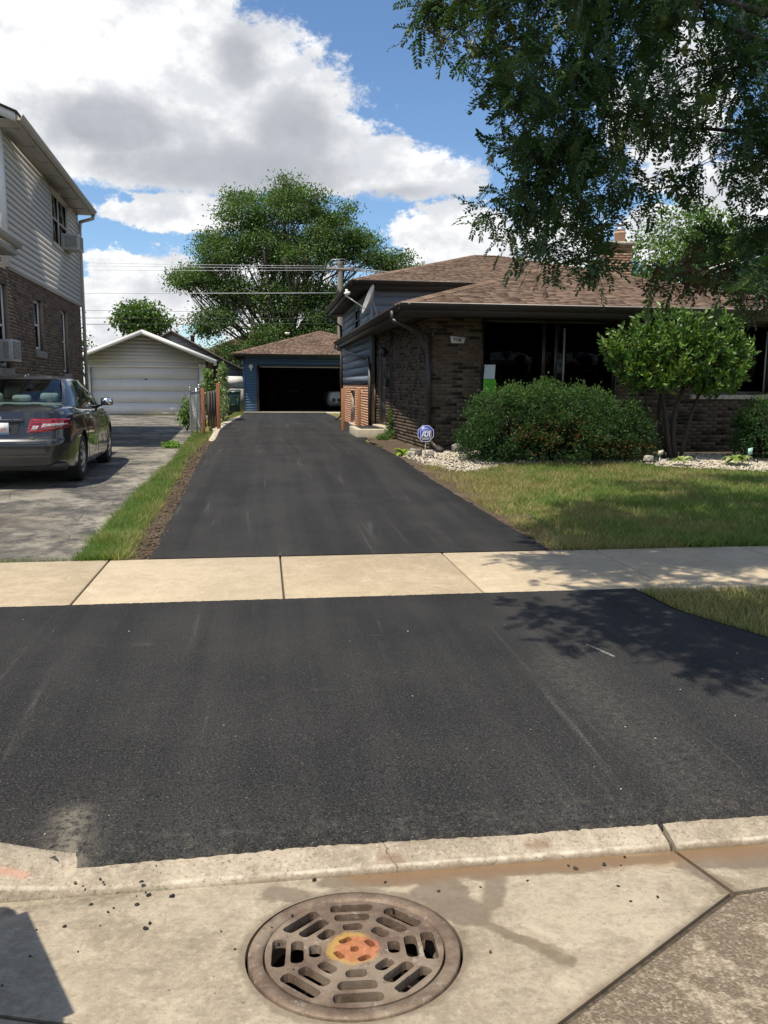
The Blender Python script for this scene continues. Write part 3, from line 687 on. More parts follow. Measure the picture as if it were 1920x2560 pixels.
# bits of tar and grit lying on the pan
def clod_mesh(n, C, r, flatten=0.7):
    ico = np.array([(0,0,1),(0.894,0,0.447),(0.276,0.851,0.447),(-0.724,0.526,0.447),(-0.724,-0.526,0.447),(0.276,-0.851,0.447),(0.724,0.526,-0.447),(-0.276,0.851,-0.447),(-0.894,0,-0.447),(-0.276,-0.851,-0.447),(0.724,-0.526,-0.447),(0,0,-1)])
    F = np.array([(0,1,2),(0,2,3),(0,3,4),(0,4,5),(0,5,1),(1,6,2),(2,7,3),(3,8,4),(4,9,5),(5,10,1),(6,7,2),(7,8,3),(8,9,4),(9,10,5),(10,6,1),(11,7,6),(11,8,7),(11,9,8),(11,10,9),(11,6,10)])
    V = ico[None]*(1 + rng.normal(size=(n, 12, 1))*0.22)*np.stack((1 + rng.normal(size=n)*0.25, 1 + rng.normal(size=n)*0.25, np.full(n, flatten)), -1)[:, None, :]
    a = rng.uniform(0, 2*np.pi, n); ca, sa = np.cos(a)[:, None], np.sin(a)[:, None]
    V = np.stack((V[..., 0]*ca - V[..., 1]*sa, V[..., 0]*sa + V[..., 1]*ca, V[..., 2]), -1)*np.asarray(r)[:, None, None] + np.asarray(C)[:, None, :]
    return new_mesh('pieces', V.reshape(-1, 3), (F[None] + (np.arange(n)*12)[:, None, None]).reshape(-1, 3).astype(np.int32))
n = 46; C = np.stack((rng.uniform(-0.95, 1.3, n), 2.02 + rng.beta(2, 1, n)*0.58, np.zeros(n)), -1)
C[:8, 0] = rng.uniform(-0.65, -0.3, 8); C[:8, 1] = 2.66 + rng.normal(size=8)*0.03
r = rng.uniform(0.003, 0.009, n); C[:, 2] = np.where(C[:, 1] > 2.6, 0.030, 0.085*(2.6-C[:, 1])) + r*0.4
tag(link('tar_crumbs', clod_mesh(n, C, r), asphalt), 'black asphalt crumbs scattered on the pale kerb and gutter', 'debris', kind='stuff')
tag(link('soil_clods', clod_mesh(900, (lambda yy, k: np.stack((np.interp(yy, [7.3, 9, 17, 19], [-1.10, -1.12, -1.13, -1.10]) + k, yy, gz(np.interp(yy, [7.3, 17], [-1.1, -1.1]), yy) + 0.0), -1))(7.3 + rng.beta(1, 1.3, 900)*11.5, rng.normal(size=900)*0.06), rng.uniform(0.006, 0.03, 900)), soil_mat), 'dark soil clods along the left edge of the new driveway', 'soil', kind='stuff')
struct(ribbon('soil_strip', [(7.27, -1.26), (9, -1.24), (19, -1.22)], [(7.27, -0.99), (17, -1.04), (19, -1.05)], 0.1, soil_mat, -0.002, 6, 0, 0.02))
struct(ribbon('soil_edge', [(7.27, 2.55), (10, 2.42), (12.2, 2.31), (15.4, 2.2), (19.0, 2.3), (21.2, 2.6)], [(7.27, 3.0), (9, 2.95), (12, 2.85), (13.2, 3.0), (15.3, 3.06), (21.2, 2.78)], 0.12, soil_mat, -0.004, 8, 0, 0.06))
# grit and scraps lying on the new asphalt
n = 45; x = rng.uniform(-2.5, 3.0, n); y = 2.85 + 2.8*rng.random(n)**1.3; r = rng.uniform(0.002, 0.0045, n)
tag(link('pale_grit', clod_mesh(n, np.stack((x, y, gz(x*0, y) + 0.011 + r*0.3), -1), r, 0.6), gravel_mat), 'pale specks of grit scattered over the black apron', 'debris', kind='stuff')
# grate
gt = thing('storm_drain_grate', 'round cast iron storm drain grate with orange paint at its centre', 'drain grate', mat4=Matrix.Translation((GC.x, GC.y, pz(GC.y))) @ Matrix.Rotation(-math.atan(0.085), 4, 'X'))
fr = MB(); fr.lathe((0, 0, 0), [(0.262, -0.10), (0.262, -0.012), (0.266, 0.001), (GR, 0.004), (GR+0.004, -0.002), (GR+0.004, -0.06)], 72, cap=False); fr.build('frame_ring', iron, gt, local=True)
def slotpoly(r, half, w):
    return [(r-w/2, -half), (r+w/2, -half), (r+w/2, half), (r-w/2, half)]
loops = [[Vector((0.258*math.cos(a), 0.258*math.sin(a), 0)) for a in np.linspace(0, 2*math.pi, 72, endpoint=False)]]
holes = []
def rslot(th, r, half, w):
    pts = []
    cr = w*0.36
    for (sx_, sy_, a0) in ((1, 1, 0), (-1, 1, 90), (-1, -1, 180), (1, -1, 270)):
        for da in (0, 45, 90):
            a = math.radians(a0 + da); px, py = r + sx_*(w/2-cr) + cr*math.cos(a) + random.uniform(-1, 1)*0.0012, sy_*(half-cr) + cr*math.sin(a) + random.uniform(-1, 1)*0.0012
            pts.append(Vector((px*math.cos(th) - py*math.sin(th), px*math.sin(th) + py*math.cos(th), 0)))
    return pts
for k in range(8):
    th = k*math.pi/4 - 0.06
    for r, half, w in ((0.218, 0.068, 0.040), (0.166, 0.054, 0.038), (0.114, 0.030, 0.036)): holes.append(rslot(th, r, half, w))
for k in range(4): holes.append(rslot(k*math.pi/2 + 0.45, 0.052, 0.020, 0.022))
holes.append(rslot(0, 0.0, 0.014, 0.026))
loops += holes; fv = [v for l in loops for v in l]; tri = tessellate_polygon(loops)
m = MB(); zt, zb = 0.0, -0.026
m.add([(v.x, v.y, zt) for v in fv], [tuple(t) for t in tri])
for l in loops:
    n = len(l)
    for i in range(n):
        a, b = l[i], l[(i+1) % n]; m.add([(a.x, a.y, zt), (b.x, b.y, zt), (b.x, b.y, zb), (a.x, a.y, zb)], [(0, 1, 2, 3)])
m.build('grate_lid', iron, gt, local=True)
wl = MB(); wl.lathe((0, 0, 0), [(0.30, -0.06), (0.30, -0.9)], 40, cap=False); wl.lathe((0, 0, 0), [(0.0, -0.75), (0.31, -0.75)], 40, cap=False); wl.build('basin', dark_soil, gt, local=True)
# ------------------------------------------------------------ wall builders
Zv = Vector((0, 0, 1))
class Pieces:
    """collects alike pieces of one thing: the nearest ones become objects, the rest one joined part"""
    def __init__(s, name, limit=300): s.name, s.limit, s.rec = name, limit, []
    def add(s, mesh_key, verts, M, parent, mat, single=True): s.rec.append((mesh_key, verts, M, parent, mat, single))
    def finish(s, root):
        def score(r): p = r[2].translation; return (p - CAM).length
        singles = sorted([r for r in s.rec if r[5]], key=score); keep = singles[:s.limit]; ids = set(id(r) for r in keep)
        cache = {}
        rm = root_matrix(root).inverted()
        for key, verts, M, parent, mat, _ in keep:
            if (key, mat.name) not in cache:
                me = new_mesh(s.name, verts, HEX); me.materials.append(mat); cache[(key, mat.name)] = me
            o = bpy.data.objects.new(s.name, cache[(key, mat.name)]); COL.objects.link(o); o.parent = parent; o.matrix_local = rm @ M
        rest = {}
        for r in s.rec:
            if id(r) not in ids: rest.setdefault((r[3], r[4].name), []).append(r)
        for (parent, mn), rs in rest.items():
            V = []; 
            for r in rs:
                A = np.array(rm @ r[2]); V.append(np.asarray(r[1], float) @ A[:3, :3].T + A[:3, 3])
            V = np.concatenate(V); F = (HEX[None] + (np.arange(len(rs))*8)[:, None, None]).reshape(-1, 4).astype(np.int32)
            o = link(s.name + 's', new_mesh(s.name + 's', V, F), MATS[mn], parent); o['kind'] = 'stuff'
HEX = np.array([(0,3,2,1),(4,5,6,7),(0,1,5,4),(1,2,6,5),(2,3,7,6),(3,0,4,7)], dtype=np.int32)
def hexv(x0, x1, y0, y1, z0, z1): return [(x0,y0,z0),(x1,y0,z0),(x1,y1,z0),(x0,y1,z0),(x0,y0,z1),(x1,y0,z1),(x1,y1,z1),(x0,y1,z1)]
def frame(P0, P1):
    P0, P1 = Vector((P0[0], P0[1], 0)), Vector((P1[0], P1[1], 0)); u = (P1-P0); L = u.length; u /= L; n = Vector((u.y, -u.x, 0)); return P0, u, n, L
def wall_cells(L, z0, z1, ops):
    """rectangles of a wall around its openings (u0,u1,z0,z1)"""
    us = sorted(set([0, L] + [min(max(v, 0), L) for o in ops for v in o[:2]])); out = []
    for a, b in zip(us[:-1], us[1:]):
        if b-a < 1e-4: continue
        zs = sorted((max(o[2], z0), min(o[3], z1)) for o in ops if o[0] < (a+b)/2 < o[1]); cur = z0
        for c, d in zs:
            if c > cur: out.append((a, b, cur, c))
            cur = max(cur, d)
        if cur < z1: out.append((a, b, cur, z1))
    return out
def core_wall(name, root, P0, P1, z0, z1, ops, mat, inset, th, parent=None):
    O, u, n, L = frame(P0, P1); m = MB()
    for a, b, c, d in wall_cells(L, z0, z1, ops): m.fbox(O, u, n, a, b, -inset, -inset-th, c, d)
    return m.build(name, mat, parent or root)
BL, BH, BJ = 0.194, 0.0577, 0.0100
def brick_wall(pieces, root, P0, P1, z0, z1, ops, bmat, mmat, th=0.11, name='wall', stretch=1.0, rec=0.007):
    O, u, n, L = frame(P0, P1); wall = core_wall(name, root, P0, P1, z0, z1, ops, mmat, rec, th)
    bl, bh, j = BL*stretch, BH*stretch, BJ*stretch
    base = Matrix(((u.x, n.x, 0, 0), (u.y, n.y, 0, 0), (0, 0, 1, 0), (0, 0, 0, 1)))
    z = z0; row = 0
    while z + bh*0.6 < z1:
        h = min(bh, z1-z); zc = z + h/2
        iv = [(0, L)]
        for o in ops:
            if o[2] < zc < o[3]:
                nv = []
                for a, b in iv:
                    if o[1] <= a or o[0] >= b: nv.append((a, b)); continue
                    if o[0] > a: nv.append((a, o[0]))
                    if o[1] < b: nv.append((o[1], b))
                iv = nv
        s = -(row % 2)*(bl+j)/2
        k0 = 0
        x = s
        while x < L:
            for a, b in iv:
                c, d = max(x, a), min(x+bl, b)
                if d-c < 0.02: continue
                full = abs((d-c)-bl) < 1e-6 and abs(h-bh) < 1e-6
                P = O + u*((c+d)/2) + Zv*zc + n*(rng.normal()*0.0012)
                M = base.copy(); M.translation = P
                w = (d-c)/2
                pieces.add('full' if full else None, hexv(-w, w, -0.03, 0.0, -h/2, h/2), M, wall, bmat, full)
            x += bl+j
        z += bh+j; row += 1
    return wall
def siding(pieces, root, P0, P1, z0, z1, exp, ops, mat, parent=None, lim=None, proud=0.016, core=None, name='wall'):
    O, u, n, L = frame(P0, P1)
    wall = parent or core_wall(name, root, P0, P1, z0, z1 if lim is None else z0 + 0.02, ops, core or mat, 0.001, 0.10)
    base = Matrix(((u.x, n.x, 0, 0), (u.y, n.y, 0, 0), (0, 0, 1, 0), (0, 0, 0, 1)))
    z = z0
    while z < z1 - 0.01:
        e = min(exp, z1-z); zc = z + e/2
        l0, l1 = lim(z) if lim else (0, L)
        t0, t1 = lim(z+e) if lim else (0, L)
        if l1 - l0 < 0.05: break
        iv = [(l0, l1)]
        for o in ops:
            if o[2] < zc < o[3]:
                nv = []
                for a, b in iv:
                    if o[1] <= a or o[0] >= b: nv.append((a, b)); continue
                    if o[0] > a: nv.append((a, o[0]))
                    if o[1] < b: nv.append((o[1], b))
                iv = nv
        for a, b in iv:
            if b-a < 0.015: continue
            a2 = a + (t0-l0 if a == l0 else 0); b2 = b + (t1-l1 if b == l1 else 0)
            if b2 < a2: a2 = b2 = (a2+b2)/2
            mid = (a+b)/2; M = base.copy(); M.translation = O + u*mid + Zv*z
            v = [(a-mid, 0.0, 0), (b-mid, 0.0, 0), (b-mid, proud, 0), (a-mid, proud, 0), (a2-mid, 0.0, e), (b2-mid, 0.0, e), (b2-mid, 0.003, e), (a2-mid, 0.003, e)]
            pieces.add(('b', round(a, 4), round(b, 4), round(z, 4), P0), v, M, wall, mat, True)
        z += exp
    return wall
SW = [0.15, 0.20, 0.25, 0.31]
def shingles(pieces, roof, O, udir, vdir, vmax, lim, mat, exp=0.142):
    """O: left end of the eave; lim(v) gives the u-range of the slope at distance v up it"""
    O, u, v = Vector(O), Vector(udir).normalized(), Vector(vdir).normalized(); n = u.cross(v)
    if n.z < 0: n = -n
    base = Matrix(((u.x, v.x, n.x, 0), (u.y, v.y, n.y, 0), (u.z, v.z, n.z, 0), (0, 0, 0, 1)))
    r = 0; y = 0.0
    while y < vmax - 0.02:
        a, b = lim(y + exp*0.5); x = a - rng.uniform(0, 0.2)
        while x < b:
            w = SW[rng.integers(4)]; c, d = max(x, a), min(x+w, b)
            if d - c > 0.02:
                full = abs(d-c-w) < 1e-6; M = base.copy(); M.translation = O + u*((c+d)/2) + v*y; hw = (d-c)/2 - 0.002
                th = 0.016 if rng.random() < 0.4 else 0.010
                pieces.add((w, th) if full else None, [(-hw, 0, 0.0), (hw, 0, 0.0), (hw, exp*1.3, -0.002), (-hw, exp*1.3, -0.002), (-hw, 0, th), (hw, 0, th), (hw, exp*1.3, 0.003), (-hw, exp*1.3, 0.003)], M, roof, mat, full)
            x += w
        y += exp; r += 1
def hip_cap(name, root, a, b, mat, w=0.16):
    """ridge or hip cap shingles laid over one another"""
    a, b = Vector(a), Vector(b); d = (b-a); L = d.length; d.normalize(); sd = d.cross(Zv).normalized(); up_ = sd.cross(d)
    m = MB(); k = 0; s = 0.0
    while s < L:
        e = min(s+0.17, L); 
        for q in (-1, 1):
            p0, p1 = a + d*s + up_*0.022, a + d*e + up_*0.012
            o = sd*q*w - Zv*(w*0.27)
            m.add([tuple(p0), tuple(p1), tuple(p1+o), tuple(p0+o), tuple(p0-Zv*0.02), tuple(p0+o-Zv*0.02)], [(0, 1, 2, 3), (0, 3, 5, 4)])
        s += 0.14
    o = m.build(name, mat, root); o['kind'] = 'stuff'; return o
def window(root, wallpart, O, u, n, u0, u1, z0, z1, depth, fmat, gmat=None, mull=(), rail=True, fw_=0.05, back=True):
    """sash window set `depth` behind the wall face; O,u,n is the wall frame"""
    m = MB(); d0, d1 = -depth, -depth-0.05
    m.fbox(O, u, n, u0, u0+fw_, d0, d1, z0, z1).fbox(O, u, n, u1-fw_, u1, d0, d1, z0, z1)
    m.fbox(O, u, n, u0+fw_, u1-fw_, d0, d1, z1-fw_, z1).fbox(O, u, n, u0+fw_, u1-fw_, d0, d1, z0, z0+fw_)
    f = m.build('window', fmat, root)
    edges = [u0+fw_] + [x for x in mull] + [u1-fw_]
    for x in mull: MB().fbox(O, u, n, x-0.03, x+0.03, d0+0.004, d1, z0+fw_, z1-fw_).build('mullion', fmat, f)
    for a, b in zip(edges[:-1], edges[1:]):
        a2 = a + (0.03 if a in mull else 0); b2 = b - (0.03 if b in mull else 0)
        if rail:
            zm = (z0+z1)/2; MB().fbox(O, u, n, a2, b2, d0-0.004, d1, zm-0.022, zm+0.022).build('sash_rail', fmat, f)
            MB().fbox(O, u, n, a2, b2, d0-0.02, d0-0.026, zm+0.022, z1-fw_).build('pane', gmat or glass, f)
            MB().fbox(O, u, n, a2, b2, d0-0.032, d0-0.038, z0+fw_, zm-0.022).build('pane', gmat or glass, f)
        else: MB().fbox(O, u, n, a2, b2, d0-0.02, d0-0.026, z0+fw_, z1-fw_).build('pane', gmat or glass, f)
    if back:
        q = MB(); e = 0.6
        q.fbox(O, u, n, u0+0.02, u1-0.02, d1-e, d1-e-0.01, z0, z1).fbox(O, u, n, u0, u0+0.02, d1, d1-e, z0, z1).fbox(O, u, n, u1-0.02, u1, d1, d1-e, z0, z1)
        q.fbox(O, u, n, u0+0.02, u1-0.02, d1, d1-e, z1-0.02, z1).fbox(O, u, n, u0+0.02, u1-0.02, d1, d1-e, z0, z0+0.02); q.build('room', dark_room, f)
    return f
# ------------------------------------------------------------ the brick house on the right
E_X, E_Y, E_Z, SL = 2.35, 14.27, 3.036, 0.31
FX = 15.25
house = thing('split_level_house', 'low split-level brick house with brown hipped roof and dark eaves beside the new driveway', 'house', loc=(3.05, FX, 0.45))
hb, hs, hsh = Pieces('brick'), Pieces('siding_board'), Pieces('shingle')
# front wall: pier, long window bay, pier, right window over a stone sill
A, B_ = (3.05, FX), (10.45, FX)
uo = lambda x: x - 3.05
ops = [(uo(4.00), uo(6.66), 1.42, 2.89), (uo(8.25), uo(9.85), 1.52, 2.89)]
wf = brick_wall(hb, house, A, B_, 0.40, 2.92, ops, brick_brown, mortar_brown)
Of, uf, nf, Lf = frame(A, B_)
# side wall along the driveway, with the door bay at its far end
SA, SB = (2.80, 20.95), (3.05, FX)
Os, us_, ns, Ls = frame(SA, SB)
ws = brick_wall(hb, house, SA, SB, 0.40, 2.92, [(0.35, 1.27, 0.62, 2.70)], brick_brown, mortar_brown)
# the upper block: orange brick below, slate siding above
UX, UY0, UY1 = 2.66, 20.95, 28.3
UA, UB = (UX, UY1), (UX, UY0)
Ou, uu, nu, Lu = frame(UA, UB)
wo = brick_wall(hb, house, UA, UB, 0.40, 1.70, [(2.45, 3.60, 0.52, 1.48)], brick_orange, mortar_orange, name='lower_wall', rec=0.0035)
wsd = siding(hs, house, UA, UB, 1.72, 4.02, 0.215, [(3.9, 5.0, 3.05, 3.78)], siding_slate, proud=0.022, name='upper_wall')
MB().fbox(Ou, uu, nu, 0, Lu, 0.004, -0.02, 1.66, 1.715).build('ledge', trim_brown, house)
UF = ((UX, UY0), (10.6, UY0))
siding(hs, house, UF[0], UF[1], 2.98, 4.02, 0.215, [], siding_slate, proud=0.022, name='upper_front_wall')
MB().box(UX-0.018, UX+0.05, UY0-0.03, UY0+0.05, 1.72, 4.02).build('corner_board', siding_slate, house)
MB().box(2.80, 10.4, 28.2, 28.3, 0.4, 4.02).box(10.3, 10.45, 15.3, 20.9, 0.4, 2.9).box(10.3, 10.45, 21.0, 28.2, 0.4, 4.02).build('rear_wall', siding_slate, house)
# door in the side wall
dr = MB().fbox(Os, us_, ns, 0.35, 1.27, -0.06, -0.105, 0.66, 2.70).build('door', trim_brown, house)
MB().fbox(Os, us_, ns, 0.45, 1.17, -0.048, -0.058, 0.80, 1.55).fbox(Os, us_, ns, 0.45, 1.17, -0.048, -0.058, 1.70, 2.55).build('door_panel', soffit_brown, dr)
MB().lathe(tuple(Os + us_*1.18 + Zv*1.62 + ns*(-0.05)), [(0.02, 0), (0.02, 0.03), (0.034, 0.045), (0.03, 0.075), (0.0, 0.08)], 12, tuple(ns)).build('handle', chrome, dr)
MB().fbox(Os, us_, ns, 0.28, 1.40, 0.14, -0.10, 0.60, 0.70).build('threshold', stoop_mat, house, bevel=0.01)
MB().fbox(Os, us_, ns, 1.55, 1.70, 0.10, 0.0, 1.62, 1.80).build('mailbox', black_metal, house, bevel=0.01)
lp = MB().lathe(tuple(Os + us_*1.50 + Zv*2.30 + ns*0.10), [(0.03, 0.0), (0.07, 0.03), (0.085, 0.16), (0.05, 0.20), (0.015, 0.24)], 12).fbox(Os, us_, ns, 1.47, 1.53, 0.10, 0.0, 2.40, 2.44).build('wall_lantern', black_metal, house)
for k, x in ((1.95, 0.012), (2.15, 0.010)): MB().tube([tuple(Os + us_*k + ns*0.025 + Zv*z) for z in (0.45, 1.2, 2.0, 2.9)], x, 6).build('conduit', black_metal, house)
# low window in the orange wall, upper window behind the dish
window(house, wo, Ou, uu, nu, 2.45, 3.60, 0.52, 1.48, 0.07, trim_taupe, rail=True)
MB().fbox(Ou, uu, nu, 2.40, 3.65, 0.05, -0.06, 0.44, 0.515).build('window_sill', limestone, house)
window(house, wsd, Ou, uu, nu, 3.9, 5.0, 3.15, 3.78, -0.02, trim_brown, rail=True)
# picture windows of the front
wm = window(house, wf, Of, uf, nf, uo(4.00), uo(6.66), 1.42, 2.885, 0.09, trim_brown, mull=(uo(5.23), uo(5.47)), rail=False, fw_=0.06)
MB().fbox(Of, uf, nf, uo(5.605), uo(5.635), -0.07, -0.10, 1.48, 2.74).build('sash_bar', grey_metal, wm)
MB().fbox(Of, uf, nf, uo(4.10), uo(4.72), -0.135, -0.14, 2.72, 2.745).build('blind_rail', trim_taupe, wm)
window(house, wf, Of, uf, nf, uo(8.25), uo(9.85), 1.52, 2.885, 0.09, trim_brown, mull=(uo(9.05),), rail=False, fw_=0.06)
MB().fbox(Of, uf, nf, uo(9.72), uo(9.75), -0.07, -0.085, 1.56, 2.74).build('sash_bar', grey_metal, house)
for a, b in ((8.15, 9.05), (9.056, 9.95)): MB().fbox(Of, uf, nf, uo(a), uo(b), 0.07, -0.08, 1.43, 1.515).build('window_sill', limestone, house, bevel=0.006)
MB().fbox(Of, uf, nf, uo(3.98), uo(6.68), 0.04, -0.08, 1.355, 1.415).build('window_sill', limestone, house)
# lower roof
RX, RY = 6.5, 18.42; RZ = E_Z + SL*(RX-E_X); EX2 = 10.62; YB = 20.92; CY = 27.6
rf = MB()
rf.add([(E_X, E_Y, E_Z), (EX2, E_Y, E_Z), (RX, RY, RZ)], [(0, 1, 2)])
rf.add([(E_X, YB, E_Z), (E_X, E_Y, E_Z), (RX, RY, RZ), (RX, YB, RZ)], [(0, 1, 2, 3)])
rf.add([(EX2, E_Y, E_Z), (EX2, YB, E_Z), (RX, YB, RZ), (RX, RY, RZ)], [(0, 1, 2, 3)])
zc = E_Z + SL*(UX-E_X)
rf.add([(E_X, CY, E_Z), (E_X, YB, E_Z), (UX, YB, zc), (UX, CY, zc)], [(0, 1, 2, 3)])
roof = rf.build('roof', shingle_brown, house)
cs = math.sqrt(1+SL*SL); vF = Vector((0, 1, SL)); vL = Vector((1, 0, SL)); W = EX2-E_X
shingles(hsh, roof, (E_X, E_Y-0.03, E_Z-0.005), (1, 0, 0), vF, (RY-E_Y)*cs, lambda v: (v/cs, W - v/cs), shingle_brown)
shingles(hsh, roof, (E_X-0.03, CY, E_Z-0.005), (0, -1, 0), vL, (RX-E_X)*cs, lambda v: (0 if v/cs < UX-E_X else CY-YB, CY-E_Y - v/cs), shingle_brown)
hip_cap('hip_cap', roof, (E_X, E_Y, E_Z+0.01), (RX, RY, RZ+0.012), shingle_brown); hip_cap('hip_cap', roof, (EX2, E_Y, E_Z+0.01), (RX, RY, RZ+0.012), shingle_brown); hip_cap('ridge_cap', roof, (RX, RY, RZ+0.012), (RX, YB, RZ+0.012), shingle_brown)
SZ = 2.90
MB().box(E_X+0.06, EX2-0.06, E_Y+0.06, FX, SZ-0.02, SZ).box(E_X+0.06, 3.04, FX+0.001, CY-0.04, SZ-0.02, SZ).build('soffit', soffit_brown, house)
MB().box(E_X+0.035, EX2-0.035, E_Y+0.035, E_Y+0.058, SZ-0.06, E_Z-0.005).box(E_X+0.035, E_X+0.058, E_Y+0.06, CY-0.02, SZ-0.06, E_Z-0.005).box(E_X+0.06, UX, CY-0.04, CY-0.02, SZ-0.06, E_Z-0.002).build('fascia', trim_brown, house)
def gutter(name, root, a, b, mat, out, w=0.11, h=0.10):
    """an open K-style trough from a to b; `out` is the outward direction"""
    a, b, o = Vector(a), Vector(b), Vector(out); t = 0.004
    prof = [(0, -h), (w*0.55, -h), (w*0.72, -h*0.5), (w, -h*0.2), (w, 0), (w-0.012, 0), (w-0.014, -h*0.15), (w*0.66, -h*0.48), (w*0.5, -h+t), (t, -h+t), (t, 0), (0, 0)]
    m = MB(); m.prism(prof, o, Zv, a, b-a); return m.build(name, mat, root)
gutter('gutter', house, (E_X-0.06, E_Y+0.033, E_Z+0.0), (EX2, E_Y+0.033, E_Z+0.0), trim_brown, (0, -1, 0))
gutter('gutter', house, (E_X+0.033, E_Y+0.0, E_Z+0.0), (E_X+0.033, CY, E_Z+0.0), trim_brown, (-1, 0, 0))
MB().box(E_X-0.02, EX2, E_Y-0.085, E_Y-0.07, E_Z-0.004, E_Z+0.010).build('gutter_lip', trim_taupe, house)
# upper roof
vx, vy, vz = 2.19, 20.66, 4.183; P1 = (6.30, 25.1, 5.50); P2 = (7.05, 25.1, 5.50); VX2, VY2 = 11.2, 29.6
ur = MB(); ur.add([(vx, vy, vz), (VX2, vy, vz), P2, P1], [(0, 1, 2, 3)]); ur.add([(vx, VY2, vz), (vx, vy, vz), P1], [(0, 1, 2)]); ur.add([(VX2, vy, vz), (VX2, VY2, vz), P2], [(0, 1, 2)]); ur.add([(VX2, VY2, vz), (vx, VY2, vz), P1, P2], [(0, 1, 2, 3)])
uroof = ur.build('roof', shingle_brown, house)
sF = (P1[2]-vz)/(P1[1]-vy); cF = math.sqrt(1+sF*sF); aL = (P1[0]-vx)/(P1[1]-vy); aR = (VX2-P2[0])/(P1[1]-vy)
shingles(hsh, uroof, (vx, vy-0.03, vz-0.005), (1, 0, 0), (0, 1, sF), (P1[1]-vy)*cF, lambda v: (v/cF*aL, VX2-vx - v/cF*aR), shingle_brown)
hip_cap('hip_cap', uroof, (vx, vy, vz+0.01), (P1[0], P1[1], P1[2]+0.012), shingle_brown); hip_cap('ridge_cap', uroof, (P1[0], P1[1], P1[2]+0.012), (P2[0], P2[1], P2[2]+0.012), shingle_brown); hip_cap('hip_cap', uroof, (VX2, vy, vz+0.01), (P2[0], P2[1], P2[2]+0.012), shingle_brown)
MB().box(vx+0.06, VX2-0.06, vy+0.06, UY0, 4.02, 4.04).box(vx+0.06, UX+0.02, UY0+0.001, VY2-0.06, 4.02, 4.04).box(vx+0.06, 10.5, UY1+0.0, VY2-0.061, 4.0, 4.018).build('soffit', soffit_brown, house)
MB().box(vx+0.035, VX2, vy+0.035, vy+0.058, 3.97, vz-0.004).box(vx+0.035, vx+0.058, vy+0.06, VY2, 3.97, vz-0.004).build('fascia', trim_brown, house)
gutter('gutter', house, (vx-0.06, vy+0.033, vz), (VX2, vy+0.033, vz), trim_brown, (0, -1, 0)); gutter('gutter', house, (vx+0.033, vy, vz), (vx+0.033, VY2, vz), trim_brown, (-1, 0, 0))
# downspouts
def spout(root, pts, mat, w=0.075, d=0.055, name='downspout'):
    m = MB(); pts = [Vector(p) for p in pts]
    for a, b in zip(pts[:-1], pts[1:]):
        e = (b-a).normalized()*0.02; m.bar(tuple(a-e), tuple(b+e), w, d, (0.3, 0.2, 1) if abs((b-a).normalized().z) < 0.9 else (0, 1, 0))
    return m.build(name, mat, root)
spout(house, [(2.29, 15.02, 2.95), (2.30, 15.02, 2.80), (3.00, 15.20, 2.55), (3.01, 15.20, 0.80), (3.02, 15.19, 0.68), (3.10, 14.80, 0.53)], trim_brown)
MB().bar((3.10, 14.85, 0.545), (3.145, 14.64, 0.50), 0.10, 0.08).build('spout_end', soffit_brown, house)
spout(house, [(2.30, 27.4, 2.95), (2.31, 27.35, 2.83), (2.50, 26.9, 2.74), (2.61, 21.1, 2.32), (2.62, 20.90, 2.18), (2.63, 20.86, 0.62)], trim_brown)
spout(house, [(vx+0.02, 29.2, 4.08), (vx+0.05, 29.2, 3.95), (2.60, 28.6, 3.62), (2.60, 28.4, 3.45), (2.60, 28.34, 0.62), (2.40, 28.2, 0.52)], trim_brown)
# chimney on the roof behind the ridge
cb = Pieces('brick', 200)
ch = MB().box(8.90, 9.55, 21.3, 21.95, 3.9, 5.30).build('chimney', mortar_brown, house)
hexb = []
for r in range(20):
    z = 3.95 + r*0.0677
    for s in range(4):
        for (O_, u_, n_) in (((8.90, 21.3), Vector((1, 0, 0)), Vector((0, -1, 0))), ((8.90, 21.95), Vector((0, -1, 0)), Vector((-1, 0, 0)))):
            c0 = s*0.204 - (r % 2)*0.102; a, b = max(0, c0), min(0.65, c0+0.194)
            if b-a < 0.03: continue
            M = Matrix(((u_.x, n_.x, 0, 0), (u_.y, n_.y, 0, 0), (0, 0, 1, 0), (0, 0, 0, 1))); M.translation = Vector((O_[0], O_[1], z)) + u_*((a+b)/2)
            w = (b-a)/2; hb.add('full' if abs(b-a-0.194) < 1e-6 else None, hexv(-w, w, -0.02, 0.008, 0, 0.0577), M, ch, brick_tan, abs(b-a-0.194) < 1e-6)
MB().box(8.83, 9.62, 21.23, 22.02, 5.30, 5.38).build('chimney_cap', limestone, ch)
MB().lathe((9.33, 21.6, 5.38), [(0.14, 0), (0.14, 0.24), (0.155, 0.25), (0.155, 0.29), (0.12, 0.29), (0.12, 0.1)], 20).build('flue_pot', brick_orange, ch)
MB().lathe((9.33, 21.6, 5.67), [(0.13, 0), (0.13, 0.10), (0.10, 0.11)], 20).lathe((9.33, 21.6, 5.84), [(0.16, 0), (0.16, 0.02), (0.02, 0.07)], 16).build('flue_cap', galv, ch)
hb.finish(house); hs.finish(house); hsh.finish(house)
# aerial on the chimney
an = thing('rooftop_aerial', 'thin television aerial standing beside the chimney pot', 'aerial', loc=(8.75, 21.2, 5.2))
MB().tube([(8.75, 21.25, 4.2), (8.75, 21.25, 6.02)], 0.018, 6).build('mast', galv, an)
MB().tube([(7.7, 21.25, 5.98), (9.2, 21.25, 5.95)], 0.012, 6).build('boom', galv, an)
for i, x in enumerate(np.linspace(7.75, 9.15, 8)): MB().tube([(x, 20.85+i*0.03, 5.97), (x, 21.65-i*0.03, 5.97)], 0.008, 5).build('element', galv, an)
